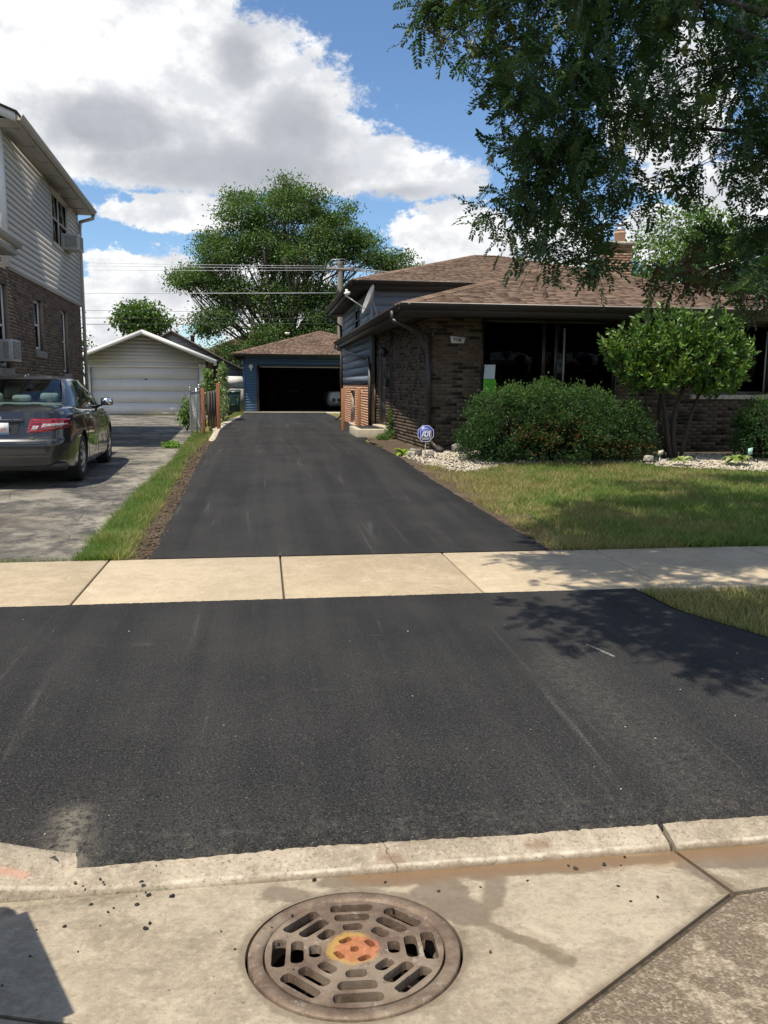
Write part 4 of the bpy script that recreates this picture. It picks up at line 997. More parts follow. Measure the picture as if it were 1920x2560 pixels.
# stoop
st = thing('concrete_stoop', 'low cream concrete step below the side door', 'step', loc=(2.45, 19.9, 0.45))
MB().box(2.10, 2.84, 19.0, 20.7, 0.36, 0.655).build('step', stoop_mat, st, bevel=0.015)
MB().box(2.22, 2.76, 19.25, 20.5, 0.657, 0.668).build('door_mat', rubber, st)
# plaque with the house number
pq = thing('house_number_plaque', 'white trapezoid house number plaque reading 9106 on the brick pier', 'number sign', loc=(3.53, FX-0.02, 2.49))
pr = MB(); pr.prism([(3.400, 2.560), (3.425, 2.430), (3.655, 2.430), (3.690, 2.525)], (1, 0, 0), (0, 0, 1), (0, FX-0.004, 0), (0, -0.02, 0)); pr.build('plate', trim_white, pq)
text('number', '9106', 0.098, black_plastic, pq, wallM((3.538, FX-0.0262, 2.485), (1, 0, 0), (0, -1, 0)), 0.001, bold=0.0025, sx=0.80)
# permit papers taped inside the front window
gp = thing('building_permit', 'bright green building permit notice taped inside the front window', 'notice', loc=(4.2, FX+0.1, 1.6))
green_paper = flat('green_paper', (0.16, 0.62, 0.035), 0.8, var=0.03); white_paper = flat('white_paper', (0.55, 0.62, 0.64), 0.8, var=0.05)
PY = FX+0.083
MB().box(4.070, 4.315, PY, PY+0.002, 1.46, 1.775).build('sheet', green_paper, gp)
Mw = lambda x, z: wallM((x, PY-0.0015, z), (1, 0, 0), (0, -1, 0))
text('lettering', 'BUILDING\nPERMIT', 0.046, black_plastic, gp, Mw(4.193, 1.662), 0.0004, bold=0.001, sx=0.82)
for z, w in ((1.752, 0.15), (1.738, 0.10), (1.724, 0.12), (1.585, 0.18), (1.555, 0.18), (1.525, 0.18), (1.495, 0.18)): MB().box(4.193-w/2, 4.193+w/2, PY-0.0012, PY-0.0004, z-0.0018, z+0.0018).build('ruled_line', black_plastic, gp)
wp = thing('paper_notice', 'pale blue-white paper sheet taped above the green permit in the window', 'notice', loc=(4.2, FX+0.1, 1.92))
q = MB(); q.add([(4.072, PY, 1.785), (4.285, PY, 1.785), (4.300, PY+0.012, 2.05), (4.095, PY+0.010, 2.045), (4.075, PY+0.004, 2.04), (4.092, PY, 2.02)], [(0, 1, 2, 3, 4, 5)]); q.build('sheet', white_paper, wp)
# satellite dish on the canopy roof
sd = thing('satellite_dish', 'grey satellite dish with receiver arm on the canopy roof', 'satellite dish', loc=(2.5, 19.5, 3.1))
dirv = Vector((-0.93, -0.06, 0.34)).normalized(); dc = Vector((2.40, 19.5, 3.62))
m = MB(); prof = [(r, -0.10*(1-(r/0.34)**2)) for r in np.linspace(0.02, 0.34, 10)] + [(0.345, 0.005), (0.335, -0.012)] + [(r, -0.10*(1-(r/0.34)**2)-0.012) for r in np.linspace(0.32, 0.02, 8)]
m.lathe(tuple(dc), prof, 32, tuple(dirv)); o = m.build('reflector', grey_metal, sd); auto_smooth(o)
lnb = dc + Vector((-0.50, -0.10, 0.10))
MB().tube([tuple(dc + Vector((0.02, 0, -0.28))), tuple(lnb + Vector((0, 0, -0.06)))], 0.016, 8).build('arm', galv, sd)
MB().lathe(tuple(lnb), [(0.03, -0.05), (0.045, 0.0), (0.045, 0.05), (0.02, 0.09)], 12, (0.8, 0.2, 0.2)).bar(tuple(lnb+Vector((0, 0, -0.08))), tuple(lnb+Vector((0, 0, 0.09))), 0.04, 0.05).build('receiver', trim_white, sd)
MB().tube([tuple(dc - dirv*0.11), tuple(dc - dirv*0.16 + Vector((0, 0, -0.12))), (2.62, 19.6, 3.30), (2.58, 19.6, 3.12)], 0.024, 8).bar((2.55, 19.45, 3.13), (2.62, 19.85, 3.145), 0.12, 0.02).build('mast', grey_metal, sd)
# ------------------------------------------------------------ two-storey house on the left
FC = Vector((-5.175, 25.492, 0)); DN = Vector((0.0421, -0.9991, 0))
LN = 11.5
N0 = FC + DN*LN
lh = thing('two_storey_house', 'two-storey house with pale siding over brown brick at the left edge', 'house', loc=(FC.x, FC.y, 0.3))
lb, ls, lsh = Pieces('brick'), Pieces('siding_board'), Pieces('shingle', 150)
Ol, ul, nl, Ll = frame((N0.x, N0.y), (FC.x, FC.y)); us = lambda s: LN - s
LO = [(us(9.25), us(8.22), 1.93, 3.52), (us(6.05), us(5.10), 2.36, 3.50), (us(2.95), us(2.05), 1.90, 3.52)]
lw = brick_wall(lb, lh, (N0.x, N0.y), (FC.x, FC.y), 0.22, 3.83, LO, brick_dull, mortar_dull, 0.16)
for a, b, c, d in LO:
    window(lh, lw, Ol, ul, nl, a+0.004, b-0.004, c+0.03, d-0.004, 0.10, trim_white, fw_=0.07)
    m = MB(); m.fbox(Ol, ul, nl, a-0.06, b+0.06, 0.035, -0.11, c-0.15, c+0.0); m.build('window_sill', greystone, lh, bevel=0.006)
    m = MB(); m.fbox(Ol, ul, nl, b-0.003, b-0.0005, -0.008, -0.10, c, d).build('reveal', mortar_dull, lh)
L2 = 8.14
P2a = FC + DN*L2
z2a, z2b = 3.85, 6.38
O2, u2, n2, _ = frame((P2a.x, P2a.y), (FC.x, FC.y)); v2 = lambda s: L2 - s
W2 = (v2(3.75), v2(1.60), 5.02, 6.28)
w2 = siding(ls, lh, (P2a.x + 0.02*n2.x, P2a.y), (FC.x + 0.02*n2.x, FC.y), z2a, z2b, 0.125, [(W2[0]-0.02, W2[1]+0.02, W2[2]-0.02, W2[3]+0.12)], siding_white, name='upper_wall', proud=0.026)
ou = O2 + n2*0.02
m = MB(); a, b, c, d = W2
m.fbox(ou, u2, n2, a-0.06, a+0.03, 0.03, -0.05, c-0.08, d+0.10).fbox(ou, u2, n2, b-0.03, b+0.06, 0.03, -0.05, c-0.08, d+0.10).fbox(ou, u2, n2, a+0.03, b-0.03, 0.03, -0.05, d-0.02, d+0.10).fbox(ou, u2, n2, a+0.03, b-0.03, 0.035, -0.05, c-0.08, c+0.02)
m.build('window_casing', trim_taupe, lh)
window(lh, w2, ou, u2, n2, a+0.03, b-0.03, c+0.02, d-0.02, 0.0, trim_taupe, mull=(v2(2.78),), fw_=0.05)
def ac(name, O, u, n, u0, u1, z0, z1, out):
    o = MB().fbox(O, u, n, u0, u1, out, -0.03, z0, z1).build('air_conditioner', aluminium, lh, bevel=0.008)
    g = MB()
    for z in np.arange(z0+0.05, z1-0.04, 0.022): g.fbox(O, u, n, u0+0.04, u1-0.04, out+0.003, out-0.003, z, z+0.010)
    for x in np.arange(u0+0.03, u1, 0.5): pass
    o2 = g.build('grille', black_metal, o); o2['kind'] = 'stuff'
    g = MB().add([tuple(O + u*(u0-0.002) + n*q + Zv*z) for q, z in ((out-0.06, z0+0.05), (0.06, z0+0.05), (0.06, z1-0.05), (out-0.06, z1-0.05))], [(0, 1, 2, 3)]); g.build('side_louvre', grey_metal, o)
ac('ac', ou, u2, n2, v2(2.42), v2(1.80), 5.06, 5.45, 0.42); ac('ac', Ol, ul, nl, us(9.1), us(8.42), 2.05, 2.45, 0.22)
# corner boards, belt board, far corner downspout, front wall of the upper storey
MB().fbox(ou, u2, n2, -0.10, 0.02, 0.028, -0.10, z2a, z2b).build('corner_board', trim_white, lh)
MB().fbox(ou, u2, n2, L2-0.06, L2+0.015, 0.026, -0.10, z2a, z2b).build('corner_board', siding_white, lh)
MB().fbox(ou, u2, n2, 0.0, L2, 0.012, -0.04, z2a-0.035, z2a-0.002).build('drip_edge', trim_taupe, lh)
F2 = P2a; G2 = P2a - n2*6.5
siding(ls, lh, (G2.x, G2.y), (F2.x, F2.y), z2a, z2b, 0.125, [], siding_white, name='upper_front_wall')
MB().fbox(Ol, ul, nl, 0.05, LN+0.0, -6.4, -6.6, 0.22, 6.38).fbox(Ol, ul, nl, LN-0.1, LN, -0.2, -6.4, 0.22, 6.38).fbox(Ol, ul, nl, 0.0, 0.12, -0.2, -6.4, 0.22, 3.9).build('back_walls', brick_dull, lh)
# main roof: eave, gutter, fascia, soffit
EZ = 6.44; ov = 0.42
def lp_(s, out, z): q = FC + DN*s + nl*out; return (q.x, q.y, z)
ea, eb = 0.20*0 - 0.0, L2 + 0.62
MB().hexa([lp_(-0.02, 0.018, 6.365), lp_(-0.02, ov, 6.365), lp_(eb, ov, 6.365), lp_(eb, 0.018, 6.365), lp_(-0.02, 0.018, 6.38), lp_(-0.02, ov, 6.38), lp_(eb, ov, 6.38), lp_(eb, 0.018, 6.38)]).build('soffit', trim_taupe, lh)
m = MB()
for s in np.arange(0.9, 8.6, 1.22): m.hexa([lp_(s, 0.03, 6.352), lp_(s, ov-0.02, 6.352), lp_(s+0.03, ov-0.02, 6.352), lp_(s+0.03, 0.03, 6.352), lp_(s, 0.03, 6.366), lp_(s, ov-0.02, 6.366), lp_(s+0.03, ov-0.02, 6.366), lp_(s+0.03, 0.03, 6.366)])
o = m.build('soffit_batten', trim_taupe, lh); o['kind'] = 'stuff'
MB().hexa([lp_(-0.04, ov, 6.33), lp_(-0.04, ov+0.022, 6.33), lp_(eb, ov+0.022, 6.33), lp_(eb, ov, 6.33), lp_(-0.04, ov, 6.47), lp_(-0.04, ov+0.022, 6.47), lp_(eb, ov+0.022, 6.47), lp_(eb, ov, 6.47)]).build('fascia', trim_taupe, lh)
gutter('gutter', lh, lp_(-0.04, ov+0.024, 6.48), lp_(eb-0.02, ov+0.024, 6.48), trim_taupe, nl, 0.12, 0.11)
MB().hexa([lp_(-0.05, -3.3, 7.9), lp_(-0.05, ov+0.05, 6.485), lp_(eb+0.05, ov+0.05, 6.485), lp_(eb+0.05, -3.3, 7.9), lp_(-0.05, -3.3, 7.96), lp_(-0.05, ov+0.05, 6.52), lp_(eb+0.05, ov+0.05, 6.52), lp_(eb+0.05, -3.3, 7.96)]).build('roof', shingle_grey, lh)
MB().hexa([lp_(-0.05, -7.0, 6.485), lp_(-0.05, -3.3, 7.9), lp_(eb+0.05, -3.3, 7.9), lp_(eb+0.05, -7.0, 6.485), lp_(-0.05, -7.0, 6.52), lp_(-0.05, -3.3, 7.96), lp_(eb+0.05, -3.3, 7.96), lp_(eb+0.05, -7.0, 6.52)]).build('roof', shingle_grey, lh)
# gable over the front wall with its white fascia
MB().add([lp_(L2-0.01, 0.02, 6.38), lp_(L2-0.01, -6.5, 6.38), lp_(L2-0.01, -3.3, 7.88)], [(0, 1, 2)]).add([lp_(0.0, 0.02, 6.38), lp_(0.0, -6.5, 6.38), lp_(0.0, -3.3, 7.88)], [(0, 1, 2)]).build('gable', siding_white, lh)
MB().hexa([lp_(eb+0.001, ov+0.01, 6.33), lp_(eb+0.03, ov+0.01, 6.33), lp_(eb+0.03, -3.3, 7.72), lp_(eb+0.001, -3.3, 7.72), lp_(eb+0.001, ov+0.01, 6.49), lp_(eb+0.03, ov+0.01, 6.49), lp_(eb+0.03, -3.3, 7.90), lp_(eb+0.001, -3.3, 7.90)]).build('rake_fascia', trim_white, lh)
spout(lh, [lp_(-0.03, ov+0.05, 6.40), lp_(-0.03, ov+0.02, 6.28), lp_(-0.04, 0.10, 6.18), lp_(-0.045, 0.075, 6.0), lp_(-0.045, 0.075, 0.5), lp_(-0.3, 0.075, 0.38)], trim_taupe, 0.085, 0.06)
# low roof over the front bay
m = MB(); s0, s1 = 9.35, 12.4
m.hexa([lp_(s0, 0.0, 3.90), lp_(s0, 0.46, 3.90), lp_(s1, 0.46, 3.90), lp_(s1, 0.0, 3.90), lp_(s0, 0.0, 4.02), lp_(s0, 0.46, 4.02), lp_(s1, 0.46, 4.02), lp_(s1, 0.0, 4.02)]); m.build('bay_soffit', trim_taupe, lh)
gutter('gutter', lh, lp_(s0-0.02, 0.462, 4.13), lp_(s1, 0.462, 4.13), trim_taupe, nl, 0.11, 0.11)
MB().hexa([lp_(s0-0.03, -1.2, 4.55), lp_(s0-0.03, 0.50, 4.03), lp_(s1, 0.50, 4.03), lp_(s1, -1.2, 4.55), lp_(s0-0.03, -1.2, 4.60), lp_(s0-0.03, 0.50, 4.10), lp_(s1, 0.50, 4.10), lp_(s1, -1.2, 4.60)]).build('bay_roof', shingle_grey, lh)
lb.finish(lh); ls.finish(lh)
# ------------------------------------------------------------ pale gabled garage at the end of the old driveway
GY_ = 37.0; gx0, gx1 = -7.42, -2.46; gc = -4.94; gov = 0.86; gpk = 3.86; gsl = 0.405
gg = thing('gabled_garage', 'pale grey gabled garage with a closed white door at the end of the old driveway', 'garage', loc=(gc, GY_, 0.32))
gs = Pieces('siding_board')
half = (gx1-gx0)/2
siding(gs, gg, (gx0, GY_), (gx1, GY_), 2.42, gpk-0.06, 0.155, [], siding_grey, name='gable_wall', lim=lambda z: (max(0, half-(gpk-0.05-z)/gsl), min(2*half, half+(gpk-0.05-z)/gsl)), core=siding_grey)
core_wall('wall', gg, (gx0, GY_), (gx1, GY_), 0.3, 2.40, [(-7.23-gx0, -2.73-gx0, 0.2, 2.34)], siding_grey, 0.0, 0.1)
m = MB(); m.box(-7.31, -7.23, GY_-0.03, GY_+0.10, 0.33, 2.36).box(-2.73, -2.50, GY_-0.03, GY_+0.1, 0.33, 2.36).box(-7.40, -2.50, GY_-0.035, GY_+0.1, 2.36, 2.44); m.build('door_frame', trim_white, gg)
gd = MB().box(-7.23, -2.73, GY_+0.06, GY_+0.10, 0.34, 2.36).build('garage_door', door_white, gg)
for r in range(4):
    z0, z1 = 0.345 + r*0.503, 0.345 + r*0.503 + 0.497
    sec = MB().box(-7.228, -2.732, GY_+0.035, GY_+0.059, z0, z1).build('door_section', door_white, gd)
m = MB()
for r in range(4):
    for k in range(8):
        xa = -7.228 + k*0.562 + 0.06; za = 0.345 + r*0.503 + 0.07
        for (a0, a1, b0, b1) in ((xa, xa+0.44, za, za+0.014), (xa, xa+0.44, za+0.336, za+0.35), (xa, xa+0.014, za+0.014, za+0.336), (xa+0.426, xa+0.44, za+0.014, za+0.336)): m.box(a0, a1, GY_+0.0342, GY_+0.036, b0, b1)
o = m.build('panel_moulding', door_white, gd); o['kind'] = 'stuff'
MB().box(-5.02, -4.92, GY_+0.02, GY_+0.035, 1.83, 1.86).build('handle', black_metal, gd)
ex = 2.98; ez = gpk - ex*gsl
m = MB()
for q in (-1, 1): m.hexa([(gc, GY_-gov, gpk-0.03), (gc+q*ex, GY_-gov, ez-0.03), (gc+q*ex, GY_+6.4, ez-0.03), (gc, GY_+6.4, gpk-0.03), (gc, GY_-gov, gpk+0.03), (gc+q*ex, GY_-gov, ez+0.03), (gc+q*ex, GY_+6.4, ez+0.03), (gc, GY_+6.4, gpk+0.03)])
m.build('roof', shingle_grey, gg)
for q in (-1, 1):
    MB().hexa([(gc, GY_-gov-0.02, gpk-0.17), (gc+q*(ex+0.02), GY_-gov-0.02, ez-0.17), (gc+q*(ex+0.02), GY_-gov-0.001, ez-0.17), (gc, GY_-gov-0.001, gpk-0.17), (gc, GY_-gov-0.02, gpk+0.012), (gc+q*(ex+0.02), GY_-gov-0.02, ez+0.012), (gc+q*(ex+0.02), GY_-gov-0.001, ez+0.012), (gc, GY_-gov-0.001, gpk+0.012)]).build('rake_board', trim_white, gg)
MB().box(gc+ex-0.10, gc+ex+0.02, GY_-gov, GY_-0.8, ez-0.22, ez-0.04).build('eave_return', trim_white, gg)
gb = Pieces('brick', 0)
MB().box(gx1-0.12, gx1-0.001, GY_+0.1, GY_+6.2, 0.25, 2.72).box(gx0, gx0+0.12, GY_+0.1, GY_+6.2, 0.25, 2.72).box(gx0+0.12, gx1-0.12, GY_+6.1, GY_+6.2, 0.25, 2.72).build('side_wall', siding_grey, gg)
wsb = brick_wall(gb, gg, (gx1+0.06, GY_+0.12), (gx1+0.06, GY_+6.2), 0.25, 2.66, [], brick_dull, mortar_dull, 0.06, 'brick_side'); gb.finish(gg); gs.finish(gg)
fl = MB(); fl.lathe((-2.62, GY_-0.10, 2.48), [(0.02, 0), (0.07, 0.07), (0.075, 0.10)], 12, (-0.6, -0.6, -0.4)).lathe((-2.55, GY_-0.10, 2.48), [(0.02, 0), (0.07, 0.07), (0.075, 0.10)], 12, (0.6, -0.6, -0.4)).box(-2.63, -2.53, GY_-0.10, GY_-0.03, 2.43, 2.53); fl.build('floodlight', trim_white, gg)
# ------------------------------------------------------------ blue hipped garage with its door open
bx0, bx1 = -0.86, 6.30
bg = thing('blue_garage', 'blue-sided garage with brown hipped roof and open door at the end of the new driveway', 'garage', loc=(2.72, GY_, 0.47))
bs, bsh = Pieces('siding_board'), Pieces('shingle', 300)
siding(bs, bg, (bx0, GY_), (bx1, GY_), 0.50, 2.90, 0.115, [(-0.20-bx0, 4.68-bx0, 0.3, 2.50)], siding_blue, name='front_wall')
MB().box(bx0-0.012, bx0+0.07, GY_-0.022, GY_+0.05, 0.48, 2.9).build('corner_board', siding_blue, bg)
MB().box(-0.28, -0.20, GY_-0.02, GY_+0.12, 0.48, 2.52).box(4.68, 4.76, GY_-0.02, GY_+0.12, 0.48, 2.52).box(-0.20, 4.68, GY_-0.02, GY_+0.12, 2.455, 2.52).build('door_frame', trim_brown, bg)
MB().box(-0.18, 4.66, GY_+0.05, GY_+0.07, 2.40, 2.452).build('raised_door_edge', trim_taupe, bg)
MB().box(bx0, bx0+0.1, GY_+0.11, 44.2, 0.40, 2.9).box(bx1-0.1, bx1, GY_+0.11, 44.2, 0.40, 2.9).box(bx0+0.1, bx1-0.1, 44.1, 44.2, 0.40, 2.9).build('outer_walls', siding_blue, bg)
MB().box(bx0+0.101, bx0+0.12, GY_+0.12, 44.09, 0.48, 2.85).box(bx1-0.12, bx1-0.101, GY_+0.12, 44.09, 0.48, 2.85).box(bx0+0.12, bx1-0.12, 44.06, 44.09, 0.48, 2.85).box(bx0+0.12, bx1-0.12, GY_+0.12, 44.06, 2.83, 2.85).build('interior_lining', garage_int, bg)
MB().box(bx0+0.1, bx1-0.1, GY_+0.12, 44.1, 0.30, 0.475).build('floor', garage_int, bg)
MB().box(bx0-0.05, bx1, GY_-0.42, GY_+0.13, 0.30, 0.484).build('sill_slab', stoop_mat, bg)
bex0, bex1, bey0, bey1, bz, bp = -1.26, 6.70, 36.46, 44.9, 2.965, Vector((2.72, 40.5, 4.19))
m = MB(); m.add([(bex0, bey0, bz), (bex1, bey0, bz), tuple(bp)], [(0, 1, 2)]).add([(bex0, bey1, bz), (bex0, bey0, bz), tuple(bp)], [(0, 1, 2)]).add([(bex1, bey0, bz), (bex1, bey1, bz), tuple(bp)], [(0, 1, 2)]).add([(bex1, bey1, bz), (bex0, bey1, bz), tuple(bp)], [(0, 1, 2)])
broof = m.build('roof', shingle_brown, bg)
sB = (bp.z-bz)/(bp.y-bey0); cB = math.sqrt(1+sB*sB); kB = (bp.x-bex0)/(bp.y-bey0)
shingles(bsh, broof, (bex0, bey0-0.02, bz-0.004), (1, 0, 0), (0, 1, sB), (bp.y-bey0)*cB, lambda v: (v/cB*kB, (bex1-bex0)-v/cB*kB), shingle_brown, 0.16)
for a in ((bex0, bey0), (bex1, bey0)): hip_cap('hip_cap', broof, (a[0], a[1], bz+0.01), tuple(bp + Vector((0, 0, 0.012))), shingle_brown)
MB().box(bex0+0.02, bex1-0.02, bey0+0.02, bey0+0.05, 2.84, bz-0.004).box(bex0+0.02, bex0+0.05, bey0+0.05, bey1, 2.84, bz-0.004).build('fascia', trim_brown, bg)
MB().box(bex0+0.051, bex1-0.051, bey0+0.051, GY_-0.001, 2.90, 2.915).box(bex0+0.051, bx0, GY_, bey1, 2.90, 2.915).build('soffit', soffit_brown, bg)
gutter('gutter', bg, (bex0, bey0+0.018, bz), (bex1, bey0+0.018, bz), trim_brown, (0, -1, 0))
MB().box(1.0, 1.22, 39.1, 39.3, 3.95, 4.03).build('roof_vent', trim_white, bg)
MB().lathe((-0.53, GY_-0.02, 2.43), [(0.03, 0.0), (0.09, 0.02), (0.095, 0.05), (0.06, 0.12), (0.0, 0.14)], 14, (0, -1, 0)).bar((-0.53, GY_-0.06, 2.42), (-0.53, GY_-0.05, 2.26), 0.06, 0.06).build('wall_light', trim_white, bg)
bs.finish(bg); bsh.finish(bg)
# things kept inside the garage
wb = thing('workbench', 'dark workbench standing at the back of the open garage', 'workbench', loc=(1.6, 43.4, 0.475))
MB().box(0.8, 2.4, 43.2, 43.9, 1.33, 1.38).build('top', garage_int, wb)
for x, y in ((0.85, 43.25), (2.33, 43.25), (0.85, 43.8), (2.33, 43.8)): MB().box(x, x+0.06, y, y+0.06, 0.475, 1.33).build('leg', garage_int, wb)
MB().box(1.1, 1.8, 43.18, 43.2, 1.335, 1.365).build('trim_strip', aluminium, wb)
def wheel_thin(c, r, m): m.lathe(c, [(r-0.02, -0.02), (r, 0), (r-0.02, 0.02), (r-0.04, 0)], 24, (0.25, 1, 0), cap=False)
bk = thing('bicycle', 'dark bicycle parked against the left wall inside the garage', 'bicycle', loc=(0.6, 40.0, 0.475))
for x, nme in ((0.05, 'wheel'), (1.08, 'wheel')): m = MB(); m.lathe((x, 40.0, 0.475+0.34), [(0.31, -0.02), (0.34, 0), (0.31, 0.02)], 28, (0, 1, 0), cap=False); m.build(nme, rubber, bk)
MB().tube([(0.05, 40, 0.815), (0.45, 40, 0.80), (0.36, 40, 1.35), (0.93, 40, 1.30), (0.45, 40, 0.80)], 0.018, 6).tube([(0.05, 40, 0.815), (0.36, 40, 1.30)], 0.012, 6).tube([(1.08, 40, 0.815), (0.93, 40, 1.30), (0.91, 40, 1.45)], 0.016, 6).build('bike_frame', black_metal, bk)
MB().tube([(0.90, 39.75, 1.47), (0.91, 40, 1.46), (0.90, 40.25, 1.47)], 0.014, 6).build('handlebar', galv, bk); MB().box(0.24, 0.46, 39.93, 40.07, 1.40, 1.44).build('saddle', rubber, bk)
# ------------------------------------------------------------ charcoal saloon car
cx, cy, cz = -3.36, 11.10, 0.305
hd = Vector((-0.047, 0.9989, 0)).normalized(); sd_ = Vector((hd.y, -hd.x, 0))
CM = Matrix(((sd_.x, hd.x, 0, cx), (sd_.y, hd.y, 0, cy), (0, 0, 1, cz), (0, 0, 0, 1)))
car = thing('parked_car', 'charcoal grey four-door saloon car parked on the old driveway, seen from behind', 'car', mat4=CM)
def ip(v, p): return np.interp(v, [a for a, b in p], [b for a, b in p])
def smooth_ip(v, p):
    xs = np.array([a for a, b in p]); ys = np.array([b for a, b in p]); d = np.gradient(ys, xs); v = np.clip(v, xs[0], xs[-1]); i = np.clip(np.searchsorted(xs, v)-1, 0, len(xs)-2)
    h = xs[i+1]-xs[i]; t = (v-xs[i])/h
    return (2*t**3-3*t**2+1)*ys[i] + (t**3-2*t**2+t)*h*d[i] + (-2*t**3+3*t**2)*ys[i+1] + (t**3-t**2)*h*d[i+1]
WID = [(0, 0.70), (0.08, 0.775), (0.2, 0.825), (0.45, 0.872), (0.9, 0.902), (1.6, 0.912), (3.0, 0.912), (3.8, 0.905), (4.25, 0.87), (4.55, 0.78), (4.72, 0.64), (4.80, 0.50)]
BOT = [(0, 0.30), (0.25, 0.24), (0.6, 0.20), (1.5, 0.175), (3.5, 0.175), (4.4, 0.20), (4.8, 0.26)]
TOP = [(0, 0.99), (0.2, 1.02), (0.6, 1.055), (0.95, 1.07), (1.4, 1.02), (2.2, 0.99), (3.3, 0.985), (3.7, 1.0), (4.0, 0.965), (4.4, 0.87), (4.65, 0.77), (4.8, 0.60)]
SHO = [(0, 0.955), (0.3, 0.985), (0.8, 0.99), (1.4, 0.965), (2.2, 0.945), (3.3, 0.93), (3.8, 0.91), (4.3, 0.80), (4.65, 0.68), (4.8, 0.54)]
def prof(y):
    w, b, tz, s = (float(smooth_ip(y, P)) for P in (WID, BOT, TOP, SHO))
    k = [(0.0, b), (0.6*w, b), (0.90*w, b+0.015), (0.955*w, b+0.07), (0.975*w, b+0.16), (0.988*w, 0.48*0.6+s*0.22), (1.0*w, 0.60*s/0.95), (0.998*w, 0.70*s/0.95), (0.985*w, 0.80*s/0.95), (0.962*w, 0.89*s/0.95), (0.925*w, s-0.012), (0.86*w, s+0.020+0.3*(tz-s)), (0.72*w, tz-0.018), (0.4*w, tz-0.004), (0.0, tz)]
    k = np.array(k); t = np.linspace(0, len(k)-1, 57); i = np.arange(len(k))
    return np.stack((smooth_ip(t, list(zip(i, k[:, 0]))), smooth_ip(t, list(zip(i, k[:, 1])))), 1)
def rearpush(x, y, z):
    """the boot face leans forward above the bumper, the corners round off"""
    f = np.clip(1 - y/0.55, 0, 1); up_ = np.clip((z-0.59)/0.05, 0, 1)
    return y + f*(0.055*up_*up_*(3-2*up_) + 0.20*np.clip(z-0.64, 0, 1) + 0.07*(np.abs(x)/0.8)**3 + 0.05*np.clip(0.42-z, 0, 1))
ys_ = np.concatenate((np.linspace(0, 0.6, 26), np.linspace(0.65, 4.2, 60), np.linspace(4.25, 4.8, 16)))
rows = []
p0 = prof(0.0); 
for s in np.linspace(0, 1, 15)[:-1]: rows.append(np.stack((p0[:, 0]*s, np.zeros(57), p0[:, 1]), 1))
for y in ys_: q = prof(y); rows.append(np.stack((q[:, 0], np.full(57, y), q[:, 1]), 1))
pF = prof(4.8)
for s in np.linspace(1, 0, 10)[1:]: rows.append(np.stack((pF[:, 0]*s, np.full(57, 4.8) + 0.03*(1-s*s), pF[:, 1]), 1))
G = np.array(rows); G[..., 1] = rearpush(G[..., 0], G[..., 1], G[..., 2])
# number plate recess and the sculpted crease
G2 = G[:, ::-1].copy(); G2[..., 0] *= -1
m = MB(); m.grid(np.concatenate((G, G2[:, 1:]), 1)); body = m.build('body', car_paint, car, smooth=True, local=True)
bm = bmesh.new(); bm.from_mesh(body.data); bmesh.ops.remove_doubles(bm, verts=bm.verts, dist=0.0006); bmesh.ops.recalc_face_normals(bm, faces=bm.faces); bm.to_mesh(body.data); bm.free()
def cut(o, c, r, x0, x1):
    t = MB().lathe((x0, c[0], c[1]), [(r, 0), (r, x1-x0)], 40, (1, 0, 0)).build('cutter', rubber, None)
    t.matrix_world = Matrix(); o2 = o
    md = o2.modifiers.new('b', 'BOOLEAN'); md.operation = 'DIFFERENCE'; md.object = t; md.solver = 'EXACT'
    return t
wm_ = body.parent; body.parent = None; ts = []
for y in (1.06, 3.84):
    for a, b in ((0.60, 1.2), (-1.2, -0.60)): ts.append(cut(body, (y, 0.335), 0.372, a, b))
bpy.context.view_layer.update(); evaluated(body)
for t in ts: bpy.data.objects.remove(t)
body.parent = wm_; body.data.materials.clear(); body.data.materials.append(car_paint); auto_smooth(body, 40)
# panels lifted off the body surface: lamps, bumper line
def lift(name, cond, mat, d, parent, both=True):
    V = G.reshape(-1, 3); r, c = G.shape[:2]; me = MB()
    gx = np.gradient(G, axis=0); gy = np.gradient(G, axis=1); N = np.cross(gx, gy); N /= np.maximum(np.linalg.norm(N, axis=2, keepdims=True), 1e-9)
    if N[20, 28, 0] < 0: N = -N
    P = G + N*d; idx = {}
    for sgn in ((1, -1) if both else (1,)):
        for i in range(r-1):
            for j in range(c-1):
                cc = G[i:i+2, j:j+2].reshape(-1, 3).mean(0)
                if cond(*cc):
                    q = [P[i, j], P[i, j+1], P[i+1, j+1], P[i+1, j]]; me.add([(p[0]*sgn, p[1], p[2]) for p in q], [(0, 1, 2, 3)])
    o = me.build(name, mat, parent, smooth=True, local=True)
    bm = bmesh.new(); bm.from_mesh(o.data); bmesh.ops.remove_doubles(bm, verts=bm.verts, dist=0.0005); bmesh.ops.solidify(bm, geom=bm.faces, thickness=0.004) if False else None; bmesh.ops.recalc_face_normals(bm, faces=bm.faces); bm.to_mesh(o.data); bm.free(); return o
def surf(q, z):
    """a point of the rear skin: q 0..1 across the boot face, 1..2 a metre forward along the flank"""
    y = max(0.0, q-1.0); pr_ = prof(y); k = pr_[:, 1]; i0 = 8; zz_ = pr_[i0:44, 1]; xx_ = pr_[i0:44, 0]; o_ = np.argsort(zz_); x = float(np.interp(z, zz_[o_], xx_[o_]))*min(q, 1.0)
    return np.array((x, float(rearpush(np.array(x), np.array(y), np.array(z))), z))
